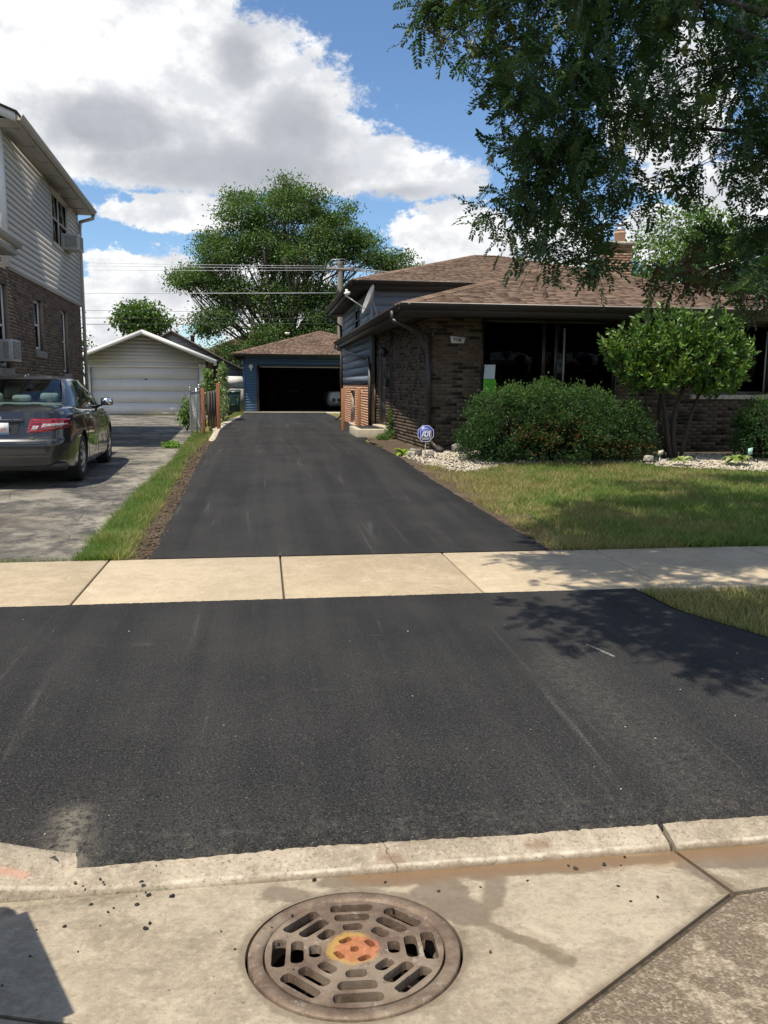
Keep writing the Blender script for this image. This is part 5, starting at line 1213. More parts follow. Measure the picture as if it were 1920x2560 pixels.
def skin_patch(name, corner, mat, d, parent, nu=22, nv=8, edge=0.012):
    """corner(u) gives (q, zlow, zhigh) along the patch"""
    for sgn in (1, -1):
        P = []
        for v in np.linspace(0, 1, nv):
            row = []
            for u in np.linspace(0, 1, nu):
                q, zl, zh, sl = corner(u); z = zl + (zh-zl)*v; qq = q + sl*(v-0.5); p = surf(qq, z); e = 0.004; du = surf(qq+e, z)-p; dz = surf(qq, z+e)-p; n_ = np.cross(du, dz); n_ /= np.linalg.norm(n_)
                if n_[1] > 0 and n_[0] < 0.5: n_ = -n_
                h = d*min(1, min(u, 1-u)/0.05 + 0.15)*min(1, min(v, 1-v)/0.12 + 0.15); p = p + n_*h; row.append((p[0]*sgn, p[1], p[2]))
            P.append(row)
        mm = MB(); mm.grid(np.array(P)); o = mm.build(name, mat, parent, smooth=True, local=True)
    return o
def c_lamp(u): q = 0.56 + 0.80*u; k = min(1, max(0, (u-0.2)/0.8)); return q, 0.715 + 0.090*k**1.2, 0.905 - 0.012*u, 0.10*(1-u)
tl = skin_patch('tail_light', c_lamp, red_lens, 0.010, car)
skin_patch('clear_lens', lambda u: (0.605 + 0.125*u, 0.735 + 0.012*u, 0.815, 0.07), clear_lens, 0.0135, tl, 12, 6)
skin_patch('clear_lens', lambda u: (0.765 + 0.48*u, 0.768 + 0.045*u, 0.842 - 0.008*u, 0.06*(1-u)), clear_lens, 0.0135, tl, 16, 6)
skin_patch('lamp_divider', lambda u: (0.738 + 0.012*u, 0.715, 0.905, 0.10), black_plastic, 0.0125, tl, 3, 8)
skin_patch('boot_shut_line', lambda u: (0.755 + 0.012*u, 0.905, 0.965, 0.05), black_plastic, 0.002, car, 3, 6)
lift('bumper_step', lambda x, y, z: 0.565 < z < 0.60 and y < 0.60 and x < 0.86, car_paint, 0.016, car)
MB().box(-0.80, 0.80, 0.05, 0.30, 0.235, 0.32).build('bumper_valance', black_plastic, car, local=True)
# greenhouse
BLp = np.array([(0, 0.90, 1.062), (0.36, 0.915, 1.062), (0.66, 1.00, 1.055), (0.775, 1.36, 1.018), (0.815, 2.28, 0.985), (0.805, 3.30, 0.972), (0.735, 3.58, 0.985), (0.45, 3.74, 1.0), (0, 3.80, 1.005)])
TLp = np.array([(0, 1.70, 1.405), (0.36, 1.715, 1.402), (0.515, 1.775, 1.395), (0.575, 1.93, 1.388), (0.610, 2.36, 1.398), (0.585, 2.82, 1.385), (0.525, 2.95, 1.372), (0.34, 3.02, 1.370), (0, 3.04, 1.370)])
def spl(P, t): i = np.arange(len(P)); return np.stack([smooth_ip(t, list(zip(i, P[:, k]))) for k in range(3)], -1)
def panel(name, t0, t1, v0, v1, mat, off=0.0, n=10, both=True, parent=car, t0b=None, t1b=None):
    out = []
    for sgn in ((1, -1) if both else (1,)):
        v = np.linspace(v0, v1, 8); P = []
        for vv in v:
            f = (vv-v0)/(v1-v0) if v1 != v0 else 0
            a = t0 + ((t0b if t0b is not None else t0)-t0)*f; b = t1 + ((t1b if t1b is not None else t1)-t1)*f
            t = np.linspace(a, b, n); B, T = spl(BLp, t), spl(TLp, t); q = B*(1-vv) + T*vv
            bul = 0.030*math.sin(math.pi*vv)
            q[:, 0] *= 1 + bul*1.2; q[:, 2] += bul*0.4
            q[:, 1] += np.where(t < 2, -bul*0.8, np.where(t > 6, bul*0.8, 0))*np.clip(np.abs(4-t)-2, 0, 1)
            if off: cen = np.array((0, 2.3, 1.0)); dd = q-cen; q = q + dd/np.linalg.norm(dd, axis=1, keepdims=True)*off
            P.append(q*np.array((sgn, 1, 1)))
        mm = MB(); mm.grid(np.array(P)); out.append(mm.build(name, mat, parent, smooth=True, local=True))
    return out
rg = MB(); tt = np.concatenate((-np.linspace(1.9, 0, 9)[:-1], np.linspace(0, 1.9, 9)))
P = []
for vv in np.linspace(0.02, 0.98, 9):
    ta = np.abs(tt)*(1-0.04*vv); B, T = spl(BLp, ta), spl(TLp, ta); q = B*(1-vv)+T*vv; q[:, 0] *= np.sign(tt+1e-9); bul = 0.03*math.sin(math.pi*vv); q[:, 2] += bul*0.5; q[:, 1] -= bul*0.6; P.append(q)
rg.grid(np.array(P)); rg.build('rear_window', car_glass, car, smooth=True, local=True)
panel('c_pillar', 1.88, 3.0, 0, 1, car_paint, 0.002, 10, t1b=3.35)
panel('side_window', 3.03, 3.98, 0.04, 0.95, car_glass, 0.0, 10, t0b=3.36); panel('side_window', 4.04, 5.0, 0.04, 0.95, car_glass, 0.0, 10)
panel('b_pillar', 3.95, 4.07, 0.0, 1.0, black_gloss, 0.003, 4); panel('quarter_bar', 3.30, 3.36, 0.02, 0.97, black_gloss, 0.004, 3, t0b=3.46, t1b=3.50)
panel('window_rail', 3.0, 5.05, 0.93, 1.0, car_paint, 0.004, 12); panel('belt_moulding', 3.0, 5.2, -0.01, 0.045, black_gloss, 0.005, 12)
panel('a_pillar', 5.0, 6.1, 0, 1, car_paint, 0.002, 8)
ws_ = MB(); tt = np.concatenate((-np.linspace(6.08, 8, 9)[:-1], np.linspace(8, 6.08, 9))); P = []
for vv in np.linspace(0.02, 0.98, 9):
    ta = np.abs(tt); q = spl(BLp, ta)*(1-vv) + spl(TLp, ta)*vv; q[:, 0] *= np.sign(tt); P.append(q)
ws_.grid(np.array(P)); ws_.build('windscreen', car_glass, car, smooth=True, local=True)
# roof skin
P = []
for f in np.linspace(0, 1, 15):
    row = []
    t = np.linspace(0, 8, 33); T = spl(TLp, t); c = np.array((0, 2.36, 1.40)); q = c*(1-f) + T*f; q[:, 2] = T[:, 2]*f**2 + (1-f**2)*1.488 + 0.0; P.append(q)
Pm = np.array(P); rs = MB(); rs.grid(Pm); rs.grid(Pm*np.array((-1, 1, 1))); rf_ = rs.build('roof', car_paint, car, smooth=True, local=True)
bm = bmesh.new(); bm.from_mesh(rf_.data); bmesh.ops.remove_doubles(bm, verts=bm.verts, dist=0.0008); bmesh.ops.recalc_face_normals(bm, faces=bm.faces); bm.to_mesh(rf_.data); bm.free()
MB().hexa([(-0.04, 1.86, 1.40), (0.04, 1.86, 1.40), (0.02, 2.06, 1.43), (-0.02, 2.06, 1.43), (-0.02, 1.90, 1.482), (0.02, 1.90, 1.482), (0.012, 2.02, 1.488), (-0.012, 2.02, 1.488)]).build('roof_aerial', car_paint, car, local=True)
# cabin
MB().box(-0.70, 0.70, 1.02, 3.7, 0.86, 0.90).build('cabin_floor', black_plastic, car, local=True)
MB().hexa([(-0.62, 1.0, 1.03), (0.62, 1.0, 1.03), (0.60, 1.55, 1.07), (-0.60, 1.55, 1.07), (-0.62, 1.0, 1.035), (0.62, 1.0, 1.035), (0.60, 1.55, 1.078), (-0.60, 1.55, 1.078)]).build('parcel_shelf', seat_fab, car, local=True)
for x in (-0.38, 0.0, 0.38): MB().box(x-0.13, x+0.13, 1.50, 1.62, 1.085, 1.21 - (0.03 if x == 0 else 0)).build('headrest', seat_fab, car, bevel=0.045, local=True)
for x in (-0.36, 0.36):
    MB().box(x-0.12, x+0.12, 2.55, 2.66, 1.12, 1.29).build('headrest', seat_fab, car, bevel=0.045, local=True); MB().box(x-0.24, x+0.24, 2.50, 2.66, 0.9, 1.10).build('seat_back', seat_fab, car, bevel=0.04, local=True)
# wheels
for y in (1.06, 3.84):
    for s in (1, -1):
        w = MB().lathe((s*0.665, y, 0.33), [(0.20, 0.0), (0.31, 0.0), (0.329, 0.018), (0.332, 0.06), (0.332, 0.15), (0.329, 0.195), (0.305, 0.215), (0.225, 0.215), (0.215, 0.20)], 48, (s, 0, 0)).build('wheel', rubber, car, local=True); auto_smooth(w, 40)
        rim = MB().lathe((s*0.665, y, 0.33), [(0.218, 0.19), (0.218, 0.207), (0.20, 0.210), (0.185, 0.200), (0.15, 0.212), (0.08, 0.224), (0.055, 0.226), (0.05, 0.235), (0.0, 0.236)], 40, (s, 0, 0)).build('rim', silver, w, local=True); auto_smooth(rim, 30)
        m = MB()
        for k in range(9):
            a = 2*math.pi*k/9; ca, sa = math.cos(a), math.sin(a); q = []
            for r_, hw in ((0.10, 0.018), (0.175, 0.032)):
                for e in (-hw, hw): q.append((s*(0.665+0.2205 - (r_-0.10)*0.10), y + r_*ca - e*sa, 0.33 + r_*sa + e*ca))
            m.add(q, [(0, 1, 3, 2)])
        o = m.build('rim_slots', black_plastic, w, local=True); o['kind'] = 'stuff'
for s in (1, -1):
    mi = MB().hexa([(s*0.86, 3.10, 1.0), (s*1.06, 3.13, 0.995), (s*1.04, 3.24, 1.0), (s*0.87, 3.27, 1.0), (s*0.87, 3.10, 1.125), (s*1.05, 3.13, 1.12), (s*1.03, 3.22, 1.115), (s*0.88, 3.25, 1.12)]).build('door_mirror', car_paint, car, bevel=0.03, local=True)
    MB().bar((s*0.80, 3.2, 0.985), (s*0.90, 3.2, 1.02), 0.07, 0.04).build('mirror_arm', black_plastic, mi, local=True)
    MB().box(*sorted((s*0.87, s*1.045)), 3.088, 3.094, 1.012, 1.11).build('mirror_glass', chrome, mi, local=True)
    for y in (1.55, 2.62): MB().bar((s*0.925, y, 0.845), (s*0.930, y+0.20, 0.840), 0.03, 0.028).build('door_handle', car_paint, car, bevel=0.008, local=True)
    for y in (1.40, 2.30, 3.42): MB().bar((s*0.9145, y, 0.30), (s*0.9125, y, 0.70), 0.006, 0.006).bar((s*0.9125, y, 0.70), (s*0.885, y, 0.90), 0.006, 0.006).build('door_gap', black_plastic, car, local=True)
    hl = MB().hexa([(s*0.50, 4.70, 0.62), (s*0.80, 4.42, 0.66), (s*0.82, 4.35, 0.76), (s*0.50, 4.66, 0.73), (s*0.50, 4.74, 0.62), (s*0.83, 4.46, 0.66), (s*0.84, 4.39, 0.75), (s*0.50, 4.70, 0.72)]).build('headlight', clear_lens, car, local=True)
# boot furniture
def yr(x, z): return float(rearpush(np.array(x), np.array(0.0), np.array(z)))
gh = MB().bar((-0.33, yr(0, 0.87)-0.012, 0.872), (0.33, yr(0, 0.87)-0.012, 0.872), 0.03, 0.035).build('boot_trim', car_paint, car, bevel=0.006, local=True)
MB().bar((-0.32, yr(0, 0.885)-0.024, 0.887), (0.32, yr(0, 0.885)-0.024, 0.887), 0.008, 0.006).build('chrome_strip', chrome, gh, local=True)
em = MB(); yy = yr(0, 0.9)-0.02
for r1, r2, cz_ in ((0.062, 0.042, 0.905), (0.024, 0.036, 0.905), (0.050, 0.014, 0.925)):
    em.tube([(r1*math.cos(a), yy - 0.003*(r1 < 0.04), cz_ + r2*math.sin(a)) for a in np.linspace(0, 2*math.pi, 25)], 0.0065, 6, False)
o = em.build('emblem', chrome, car, smooth=True, local=True)
rec = MB().add([(-0.28, yr(0, 0.83)-0.004, 0.845), (0.28, yr(0, 0.83)-0.004, 0.845), (0.25, yr(0, 0.70)-0.004, 0.70), (-0.25, yr(0, 0.70)-0.004, 0.70)], [(0, 1, 2, 3)]).build('plate_recess', black_plastic, car, local=True)
yp = yr(0, 0.77)-0.03
plate = MB().hexa([(-0.153, yp+0.012, 0.695), (0.153, yp+0.012, 0.695), (0.153, yp+0.018, 0.695), (-0.153, yp+0.018, 0.695), (-0.153, yp, 0.847), (0.153, yp, 0.847), (0.153, yp+0.006, 0.847), (-0.153, yp+0.006, 0.847)])
plate_mat = material('plate_face', lambda t: t.principled(t.ramp(t.sep(t.coord())[2], [(0.0, (0.1, 0.2, 0.55)), (0.70, (0.25, 0.42, 0.75)), (0.735, (0.75, 0.78, 0.80)), (1.0, (0.74, 0.76, 0.78))]), 0.4))
pl_ = plate.build('number_plate', plate_mat, car, local=True)
Mp = CM @ Matrix(((1, 0, 0, 0.055), (0, 0, -1, yp+0.003), (0, 1, 0, 0.768), (0, 0, 0, 1)))
text('plate_number', '4554', 0.105, flat('plate_red', (0.42, 0.10, 0.08), 0.6), pl_, Mp @ Matrix.Rotation(R(-4.5), 4, 'X'), 0.0006, sx=0.62)
xb = 0.42; text('badge', 'LE', 0.036, chrome, car, CM @ Matrix(((1, 0, 0, xb), (0, 0, -1, yr(xb, 0.655)-0.010), (0, 1, 0, 0.655), (0, 0, 0, 1))), 0.002, sx=1.3)
MB().tube([(0.46, 0.16, 0.235), (0.46, 0.5, 0.235)], 0.030, 12).build('exhaust_pipe', black_plastic, car, local=True)
# ------------------------------------------------------------ white coupe inside the garage
wc = thing('white_sports_car', 'white sports car with round tail lights parked in the dark garage', 'car', loc=(3.86, 38.95, 0.475))
WW = [(0, 0.80), (0.1, 0.87), (0.4, 0.92), (1.5, 0.93), (3.5, 0.92), (4.2, 0.85), (4.5, 0.7)]
P = []
for y in np.linspace(0, 4.5, 36):
    w = float(ip(y, WW)); tz = float(ip(y, [(0, 0.86), (0.3, 0.90), (1.0, 0.92), (3.2, 0.88), (4.2, 0.70), (4.5, 0.5)])); b = 0.20 + 0.18*max(0, 1-y/0.3)
    half = [(0, b), (0.85*w, b), (0.97*w, b+0.08), (w, 0.5), (0.99*w, 0.66), (0.94*w, tz-0.07), (0.86*w, tz-0.01), (0.4*w, tz), (0, tz)]
    P.append([(x, y, z) for x, z in half] + [(-x, y, z) for x, z in reversed(half[1:-1])] + [(0, y, b)])
m = MB(); m.grid(np.array(P)); m.add(P[0][:-1], [tuple(range(len(P[0])-1))]); b_ = m.build('body', white_paint, wc, smooth=False, local=True); auto_smooth(b_, 40)
for x in (-0.64, -0.40, 0.40, 0.64): MB().lathe((x, -0.004, 0.49), [(0.092, 0.0), (0.092, 0.006), (0.06, 0.012), (0.0, 0.014)], 20, (0, -1, 0)).build('tail_light', flat('dark_red_lens', (0.05, 0.008, 0.008), 0.2) if 'dark_red_lens' not in MATS else MATS['dark_red_lens'], wc, local=True)
m = MB(); m.grid(np.array([[(-0.62, 0.7, 0.9), (0.62, 0.7, 0.9)], [(-0.52, 1.6, 1.20), (0.52, 1.6, 1.20)], [(-0.5, 2.2, 1.22), (0.5, 2.2, 1.22)], [(-0.66, 3.0, 0.9), (0.66, 3.0, 0.9)]])); m.add([(0.62, 0.7, 0.9), (0.52, 1.6, 1.2), (0.5, 2.2, 1.22), (0.66, 3.0, 0.9)], [(0, 1, 2, 3)]).add([(-0.62, 0.7, 0.9), (-0.52, 1.6, 1.2), (-0.5, 2.2, 1.22), (-0.66, 3.0, 0.9)], [(0, 1, 2, 3)]); m.build('cabin_glass', black_gloss, wc, local=True)
for x in (-0.78, 0.78):
    for y in (0.85, 3.5): MB().lathe((x-0.12*np.sign(x), y, 0.31), [(0.2, 0), (0.3, 0), (0.315, 0.03), (0.315, 0.2), (0.3, 0.23), (0.2, 0.23)], 28, (float(np.sign(x)), 0, 0)).build('wheel', rubber, wc, local=True)
MB().box(-0.14, 0.14, -0.012, 0.0, 0.30, 0.42).build('number_plate', black_plastic, wc, local=True)
# ------------------------------------------------------------ posts, gate, bins, alley
def post(name, x, y, h, w, mat, label, group=None, z=None, tilt=0.0):
    z = gz1(x, y) if z is None else z
    t = thing(name, label, 'post', loc=(x, y, z), group=group)
    MB().hexa([(x-w/2, y-w/2, z-0.05), (x+w/2, y-w/2, z-0.05), (x+w/2, y+w/2, z-0.05), (x-w/2, y+w/2, z-0.05), (x-w/2+tilt, y-w/2, z+h), (x+w/2+tilt, y-w/2, z+h), (x+w/2+tilt, y+w/2, z+h), (x-w/2+tilt, y+w/2, z+h)]).build('shaft', mat, t, bevel=0.006); return t
post('fence_post', -1.20, 22.75, 1.23, 0.095, cedar_red, 'reddish cedar post on the pale strip nearest the new driveway, right of the grey planks', 'cedar posts of the unfinished side fence')
post('fence_post', -1.585, 22.5, 1.24, 0.09, cedar_red, 'reddish cedar post between the chain-link gate and the grey planks', 'cedar posts of the unfinished side fence')
post('fence_post', 2.06, 22.0, 1.10, 0.085, cedar, 'new pale cedar post left of the low window by the blue siding', 'cedar posts by the orange brick wall')
post('fence_post', 2.30, 20.4, 1.08, 0.088, cedar, 'new pale cedar post on the concrete step in front of the low window', 'cedar posts by the orange brick wall', z=0.50)
pn = thing('plank_panel', 'dark weathered plank panel between two cedar posts', 'fence panel', loc=(-1.4, 24.2, 0.45))
for i in range(5):
    x = -1.58 + i*0.068; MB().box(x, x+0.064, 24.2+i*0.03, 24.222+i*0.03, 0.46, 1.46+i*0.012).build('plank', old_wood, pn)
MB().box(-1.58, -1.24, 24.35, 24.40, 0.75, 0.84).build('rail', old_wood, pn)
cg = thing('chain_link_gate', 'open galvanised chain-link gate with ball-topped posts at the end of the grass verge', 'gate', loc=(-1.75, 21.6, 0.42))
pa, pb = Vector((-1.80, 21.2, 0.42)), Vector((-1.655, 22.2, 0.44))
for p, hgt, r in ((pa, 1.08, 0.024), (pb, 1.12, 0.036)):
    o = MB().tube([tuple(p), tuple(p + Zv*hgt)], r, 10).build('pole', galv, cg); auto_smooth(o)
    MB().lathe(tuple(p + Zv*hgt), [(r*1.15, -0.02), (r*1.2, 0.02), (r*0.5, 0.03), (r*0.9, 0.045), (r, 0.065), (r*0.6, 0.09), (0, 0.095)], 12).build('post_cap', galv, o)
pc = Vector((-1.70, 21.85, 0.42)); MB().tube([tuple(pc), tuple(pc + Zv*1.14)], 0.02, 8).build('pole', galv, cg)
m = MB(); gdv = (pb-pa); nW = 22
for k in range(-20, nW+1):
    for q in (1, -1):
        pts = []
        for s in (0.0, 1.0):
            f = k/nW + (s*0.86 if q > 0 else (1-s)*0.86)
            pts.append((f, 0.08 + s*0.94))
        (f0, z0), (f1, z1) = pts
        if f1 != f0:
            def at(f): return z0 + (z1-z0)*(f-f0)/(f1-f0)
            lo, hi = sorted((f0, f1)); lo2, hi2 = max(lo, 0), min(hi, 1)
            if hi2 - lo2 < 0.02: continue
            a = pa + gdv*lo2 + Zv*at(lo2); b = pa + gdv*hi2 + Zv*at(hi2); m.bar(tuple(a), tuple(b), 0.0042, 0.0042)
o = m.build('wire_mesh', galv, cg); o['kind'] = 'stuff'
MB().tube([tuple(pa + Zv*1.03), tuple(pb + Zv*1.03)], 0.018, 8).build('top_rail', galv, cg); MB().tube([tuple(pa + Zv*0.08), tuple(pb + Zv*0.08)], 0.014, 8).build('bottom_rail', galv, cg)
for z in (0.2, 0.95): MB().bar(tuple(pb + Zv*z - Vector((0.05, 0, 0))), tuple(pb + Zv*z + Vector((0.05, 0, 0))), 0.05, 0.04).build('hinge', galv, cg)
def wheelie(name, x, y, z, rot, label, w=0.57, d=0.66, h=0.96, group=None):
    M = Matrix.Translation((x, y, z)) @ Matrix.Rotation(rot, 4, 'Z'); t = thing(name, label, 'bin', mat4=M, group=group)
    a, b = 0.40*w, 0.5*w
    MB().hexa([(-a, -0.36*d, 0.04), (a, -0.36*d, 0.04), (a, 0.36*d, 0.04), (-a, 0.36*d, 0.04), (-b, -d/2, h*0.90), (b, -d/2, h*0.90), (b, d/2, h*0.90), (-b, d/2, h*0.90)]).build('body', green_plastic, t, bevel=0.03, local=True)
    MB().hexa([(-b-0.03, -d/2-0.04, h*0.905), (b+0.03, -d/2-0.04, h*0.905), (b+0.03, d/2+0.03, h*0.905), (-b-0.03, d/2+0.03, h*0.905), (-b*0.92, -d/2, h), (b*0.92, -d/2, h), (b*0.92, d/2, h+0.03), (-b*0.92, d/2, h+0.03)]).build('lid', green_plastic, t, bevel=0.04, local=True)
    MB().box(-b*0.62, -b*0.52, -0.46*d, -0.40*d, 0.1, h*0.7).box(b*0.52, b*0.62, -0.46*d, -0.40*d, 0.1, h*0.7).box(-b*0.52, b*0.52, -0.475*d, -0.43*d, h*0.36, h*0.40).build('rib', green_plastic, t, local=True)
    MB().box(-0.07, 0.07, -d/2-0.046, -d/2-0.041, h*0.92, h*0.945).build('lid_label', white_board, t, local=True)
    for s in (1, -1): MB().lathe((s*(a-0.04), 0.34*d, 0.12), [(0.10, 0), (0.12, 0.01), (0.12, 0.05), (0.10, 0.06)], 20, (s, 0, 0)).build('wheel', rubber, t, local=True)
    MB().tube([(-b*0.8, d/2+0.05, h*0.93), (b*0.8, d/2+0.05, h*0.93)], 0.016, 8).build('handle', green_plastic, t, local=True)
    return t
wheelie('wheelie_bin', -1.24, 35.6, 0.46, 0.0, 'dark green wheelie bin standing beside the blue garage')
# an added cart, unseen left of the view, placed to cast the gutter's corner shadow
wheelie('wheelie_bin', -1.325, 1.785, 0.06, math.atan2(-0.88, 0.47), 'green wheelie bin added out of view beside the kerb to shade the gutter', 0.72, 0.66, 1.05)
# alley beyond: fence panels, neighbour's garage, pole and wires
af = thing('white_alley_gate', 'off-white panel gate between the two garages at the alley', 'gate', loc=(-1.4, 38.6, 0.4))
MB().box(-1.78, -0.80, 38.6, 38.66, 0.40, 1.55).build('lower_panel', trim_taupe, af); MB().box(-1.80, -0.80, 38.57, 38.66, 1.56, 2.02).build('upper_panel', trim_white, af); MB().box(-1.90, -1.80, 38.55, 38.68, 0.4, 2.05).build('post', trim_white, af)
ng = thing('neighbour_garage', 'pale clapboard garage with grey gable roof across the alley', 'garage', loc=(-4.3, 43, 0.4))
nps = Pieces('siding_board', 60); gpx, gpz, gs2 = -4.42, 4.22, 0.55
siding(nps, ng, (-8.0, 43), (-0.9, 43), 0.45, gpz-0.05, 0.19, [], siding_white, name='gable_wall', lim=lambda z: (max(0, 3.58-(gpz-0.05-z)/gs2), min(7.1, 3.58+(gpz-0.05-z)/gs2)))
m = MB()
for q in (-1, 1): m.hexa([(gpx, 42.6, gpz-0.04), (gpx+q*3.9, 42.6, gpz-0.04-3.9*gs2), (gpx+q*3.9, 49, gpz-0.04-3.9*gs2), (gpx, 49, gpz-0.04), (gpx, 42.6, gpz+0.06), (gpx+q*3.9, 42.6, gpz+0.06-3.9*gs2), (gpx+q*3.9, 49, gpz+0.06-3.9*gs2), (gpx, 49, gpz+0.06)])
m.build('roof', shingle_grey, ng); nps.finish(ng)
MB().box(-8, -0.9, 43.11, 43.2, 0.4, 2.2).box(-8, -7.9, 43.2, 48.9, 0.4, 2.2).box(-1.0, -0.9, 43.2, 48.9, 0.4, 2.2).build('back_walls', siding_white, ng)
vp = MB().lathe((-3.55, 44.2, 3.3), [(0.10, 0), (0.10, 0.75), (0.14, 0.75), (0.14, 0.80), (0.04, 0.86)], 12).build('vent_pipe', flat('rusty_vent', (0.12, 0.06, 0.04), 0.8), ng)
nh = thing('neighbour_house', 'house with brown roof half hidden behind the big tree', 'house', loc=(-0.2, 60, 0.4))
MB().box(-4, 3, 58, 66, 0.3, 3.6).build('wall', siding_white, nh)
m = MB(); m.add([(-4.5, 57.5, 3.6), (3.5, 57.5, 3.6), (-0.5, 62, 5.6), (-4.5, 66.5, 3.6), (3.5, 66.5, 3.6)], [(0, 1, 2), (1, 4, 2), (4, 3, 2), (3, 0, 2)]); m.build('roof', shingle_brown, nh)
for x in (-2.6, 0.8): MB().box(x, x+0.9, 57.96, 57.99, 1.6, 2.8).build('window', black_gloss, nh)
up_ = thing('utility_pole', 'grey wooden utility pole standing behind the blue garage', 'utility pole', loc=(3.89, 43.0, 0.4))
o = MB().tube([(3.92, 43.0, 0.3), (3.885, 43.0, 7.75)], [0.17, 0.13], 12).build('pole', pole_wood, up_); auto_smooth(o)
MB().bar((3.2, 42.9, 7.42), (4.6, 42.9, 7.38), 0.09, 0.11).build('crossarm', pole_wood, up_)
for x in (3.3, 3.65, 4.15, 4.5): MB().lathe((x, 42.9, 7.46), [(0.03, 0), (0.06, 0.04), (0.035, 0.07), (0.06, 0.10), (0.03, 0.14)], 10).build('insulator', trim_white, up_)
MB().tube([(3.2, 42.85, 7.6), (3.5, 42.8, 7.85), (4.1, 42.8, 7.88), (4.6, 42.85, 7.55)], 0.012, 6).tube([(3.3, 42.85, 7.5), (3.6, 42.8, 7.72), (4.1, 42.8, 7.75), (4.9, 42.85, 7.3)], 0.010, 6).build('jumper', galv, up_)
MB().lathe((3.75, 42.75, 6.0), [(0.08, 0.0), (0.08, 0.35), (0.03, 0.4)], 10).build('splice_case', black_plastic, up_)
wire_mat = flat('wire', (0.16, 0.16, 0.165), 0.5, 0.3); wire_dark = flat('dark_wire', (0.03, 0.03, 0.03), 0.6); wire_lit = flat('bright_wire', (0.55, 0.56, 0.57), 0.4, 0.3)
def wire(z0, z1, x0, x1, sag, r, mat, label, y=43.0):
    pts = [(x0+(x1-x0)*k/24, y, z0+(z1-z0)*k/24 - sag*4*(k/24)*(1-k/24)) for k in range(25)]
    o = MB().tube(pts, r*0.62, 5).build('power_line', mat); tag(o, label, 'wire', 'overhead wires along the alley'); return o
wire(7.75, 7.55, -38, 3.3, 0.25, 0.016, wire_lit, 'thin pale overhead wire, topmost of those running left from the pole top')
wire(7.5, 7.46, -38, 3.65, 0.25, 0.016, wire_lit, 'thin pale overhead wire, second from the top left of the pole')
wire(7.2, 7.36, -38, 3.8, 0.30, 0.016, wire_lit, 'thin pale overhead wire, third from the top left of the pole')
wire(5.75, 6.25, -38, 3.80, 0.15, 0.026, wire_lit, 'thick bright overhead cable joining the pole below its crossarm')
wire(5.25, 5.30, -38, 3.9, 0.15, 0.014, wire_dark, 'thin dark overhead wire just below the thick bright cable')
wire(4.62, 5.00, -38, 3.9, 0.10, 0.020, wire_dark, 'dark overhead wire, second from the bottom, above the pale garage')
wire(4.25, 4.75, -38, 3.9, 0.12, 0.022, wire_dark, 'dark overhead cable, lowest of all, just above the pale garage roof')
for i, (dz, lab) in enumerate(((0.0, 'upper'), (-0.14, 'middle'), (-0.28, 'lower'))):
    o = MB().tube([(4.1+0.2*i, 43, 7.5+dz*0.5), (9, 42.0, 7.0+dz*0.6), (16, 40.5, 6.9+dz)], 0.014, 5).build('power_line', wire_lit); tag(o, f'{lab} of three pale overhead wires running from the pole behind the roof', 'wire', 'overhead wires running right from the pole')
o = MB().tube([(13.2, 24, 5.15), (16.2, 25, 6.15), (20, 26, 7.4)], 0.022, 6).build('service_cable', wire_lit); tag(o, 'bright service cable rising over the right end of the roof', 'wire')
o = MB().tube([(13.4, 24, 5.05), (16.3, 25, 6.05), (20, 26, 7.25)], 0.014, 6).build('service_cable', wire_lit); tag(o, 'thinner service cable just under the bright one over the roof', 'wire')
# ------------------------------------------------------------ front bed: gravel, sign, stones
def inpoly(x, y, P):
    c = np.zeros(len(x), bool); n = len(P)
    for i in range(n):
        (x0, y0), (x1, y1) = P[i], P[(i+1) % n]
        k = ((y0 > y) != (y1 > y)) & (x < (x1-x0)*(y-y0)/((y1-y0) + 1e-12) + x0); c ^= k
    return c
GP = [(2.38, 14.6), (2.45, 13.8), (2.62, 12.9), (2.92, 12.25), (3.3, 12.5), (3.75, 12.95), (4.6, 13.15), (6.1, 13.05), (6.5, 12.6), (7.7, 12.15), (11.5, 12.1), (11.5, 15.2), (3.0, 15.2), (2.6, 15.15)]
bed_ = MB(); bed_.add([(x, y, gz1(x, y)-0.028) for x, y in GP], [tuple(range(len(GP)))]); struct(bed_.build('flower_bed', soil_mat))
n = 22000; x = rng.uniform(2.3, 11.5, n); y = rng.uniform(11.9, 15.2, n)
k = inpoly(x + rng.normal(size=n)*0.05, y + rng.normal(size=n)*0.05, GP) & ((y < 14.3) | (x < 4)); x, y = x[k], y[k]
r = rng.uniform(0.009, 0.024, len(x)); C = np.stack((x, y, gz(x, y) + r*0.35), -1)
tag(link('gravel', clod_mesh(len(x), C, r, 0.65), gravel_mat), 'white and cream stones covering the bed along the front wall', 'gravel', kind='stuff')
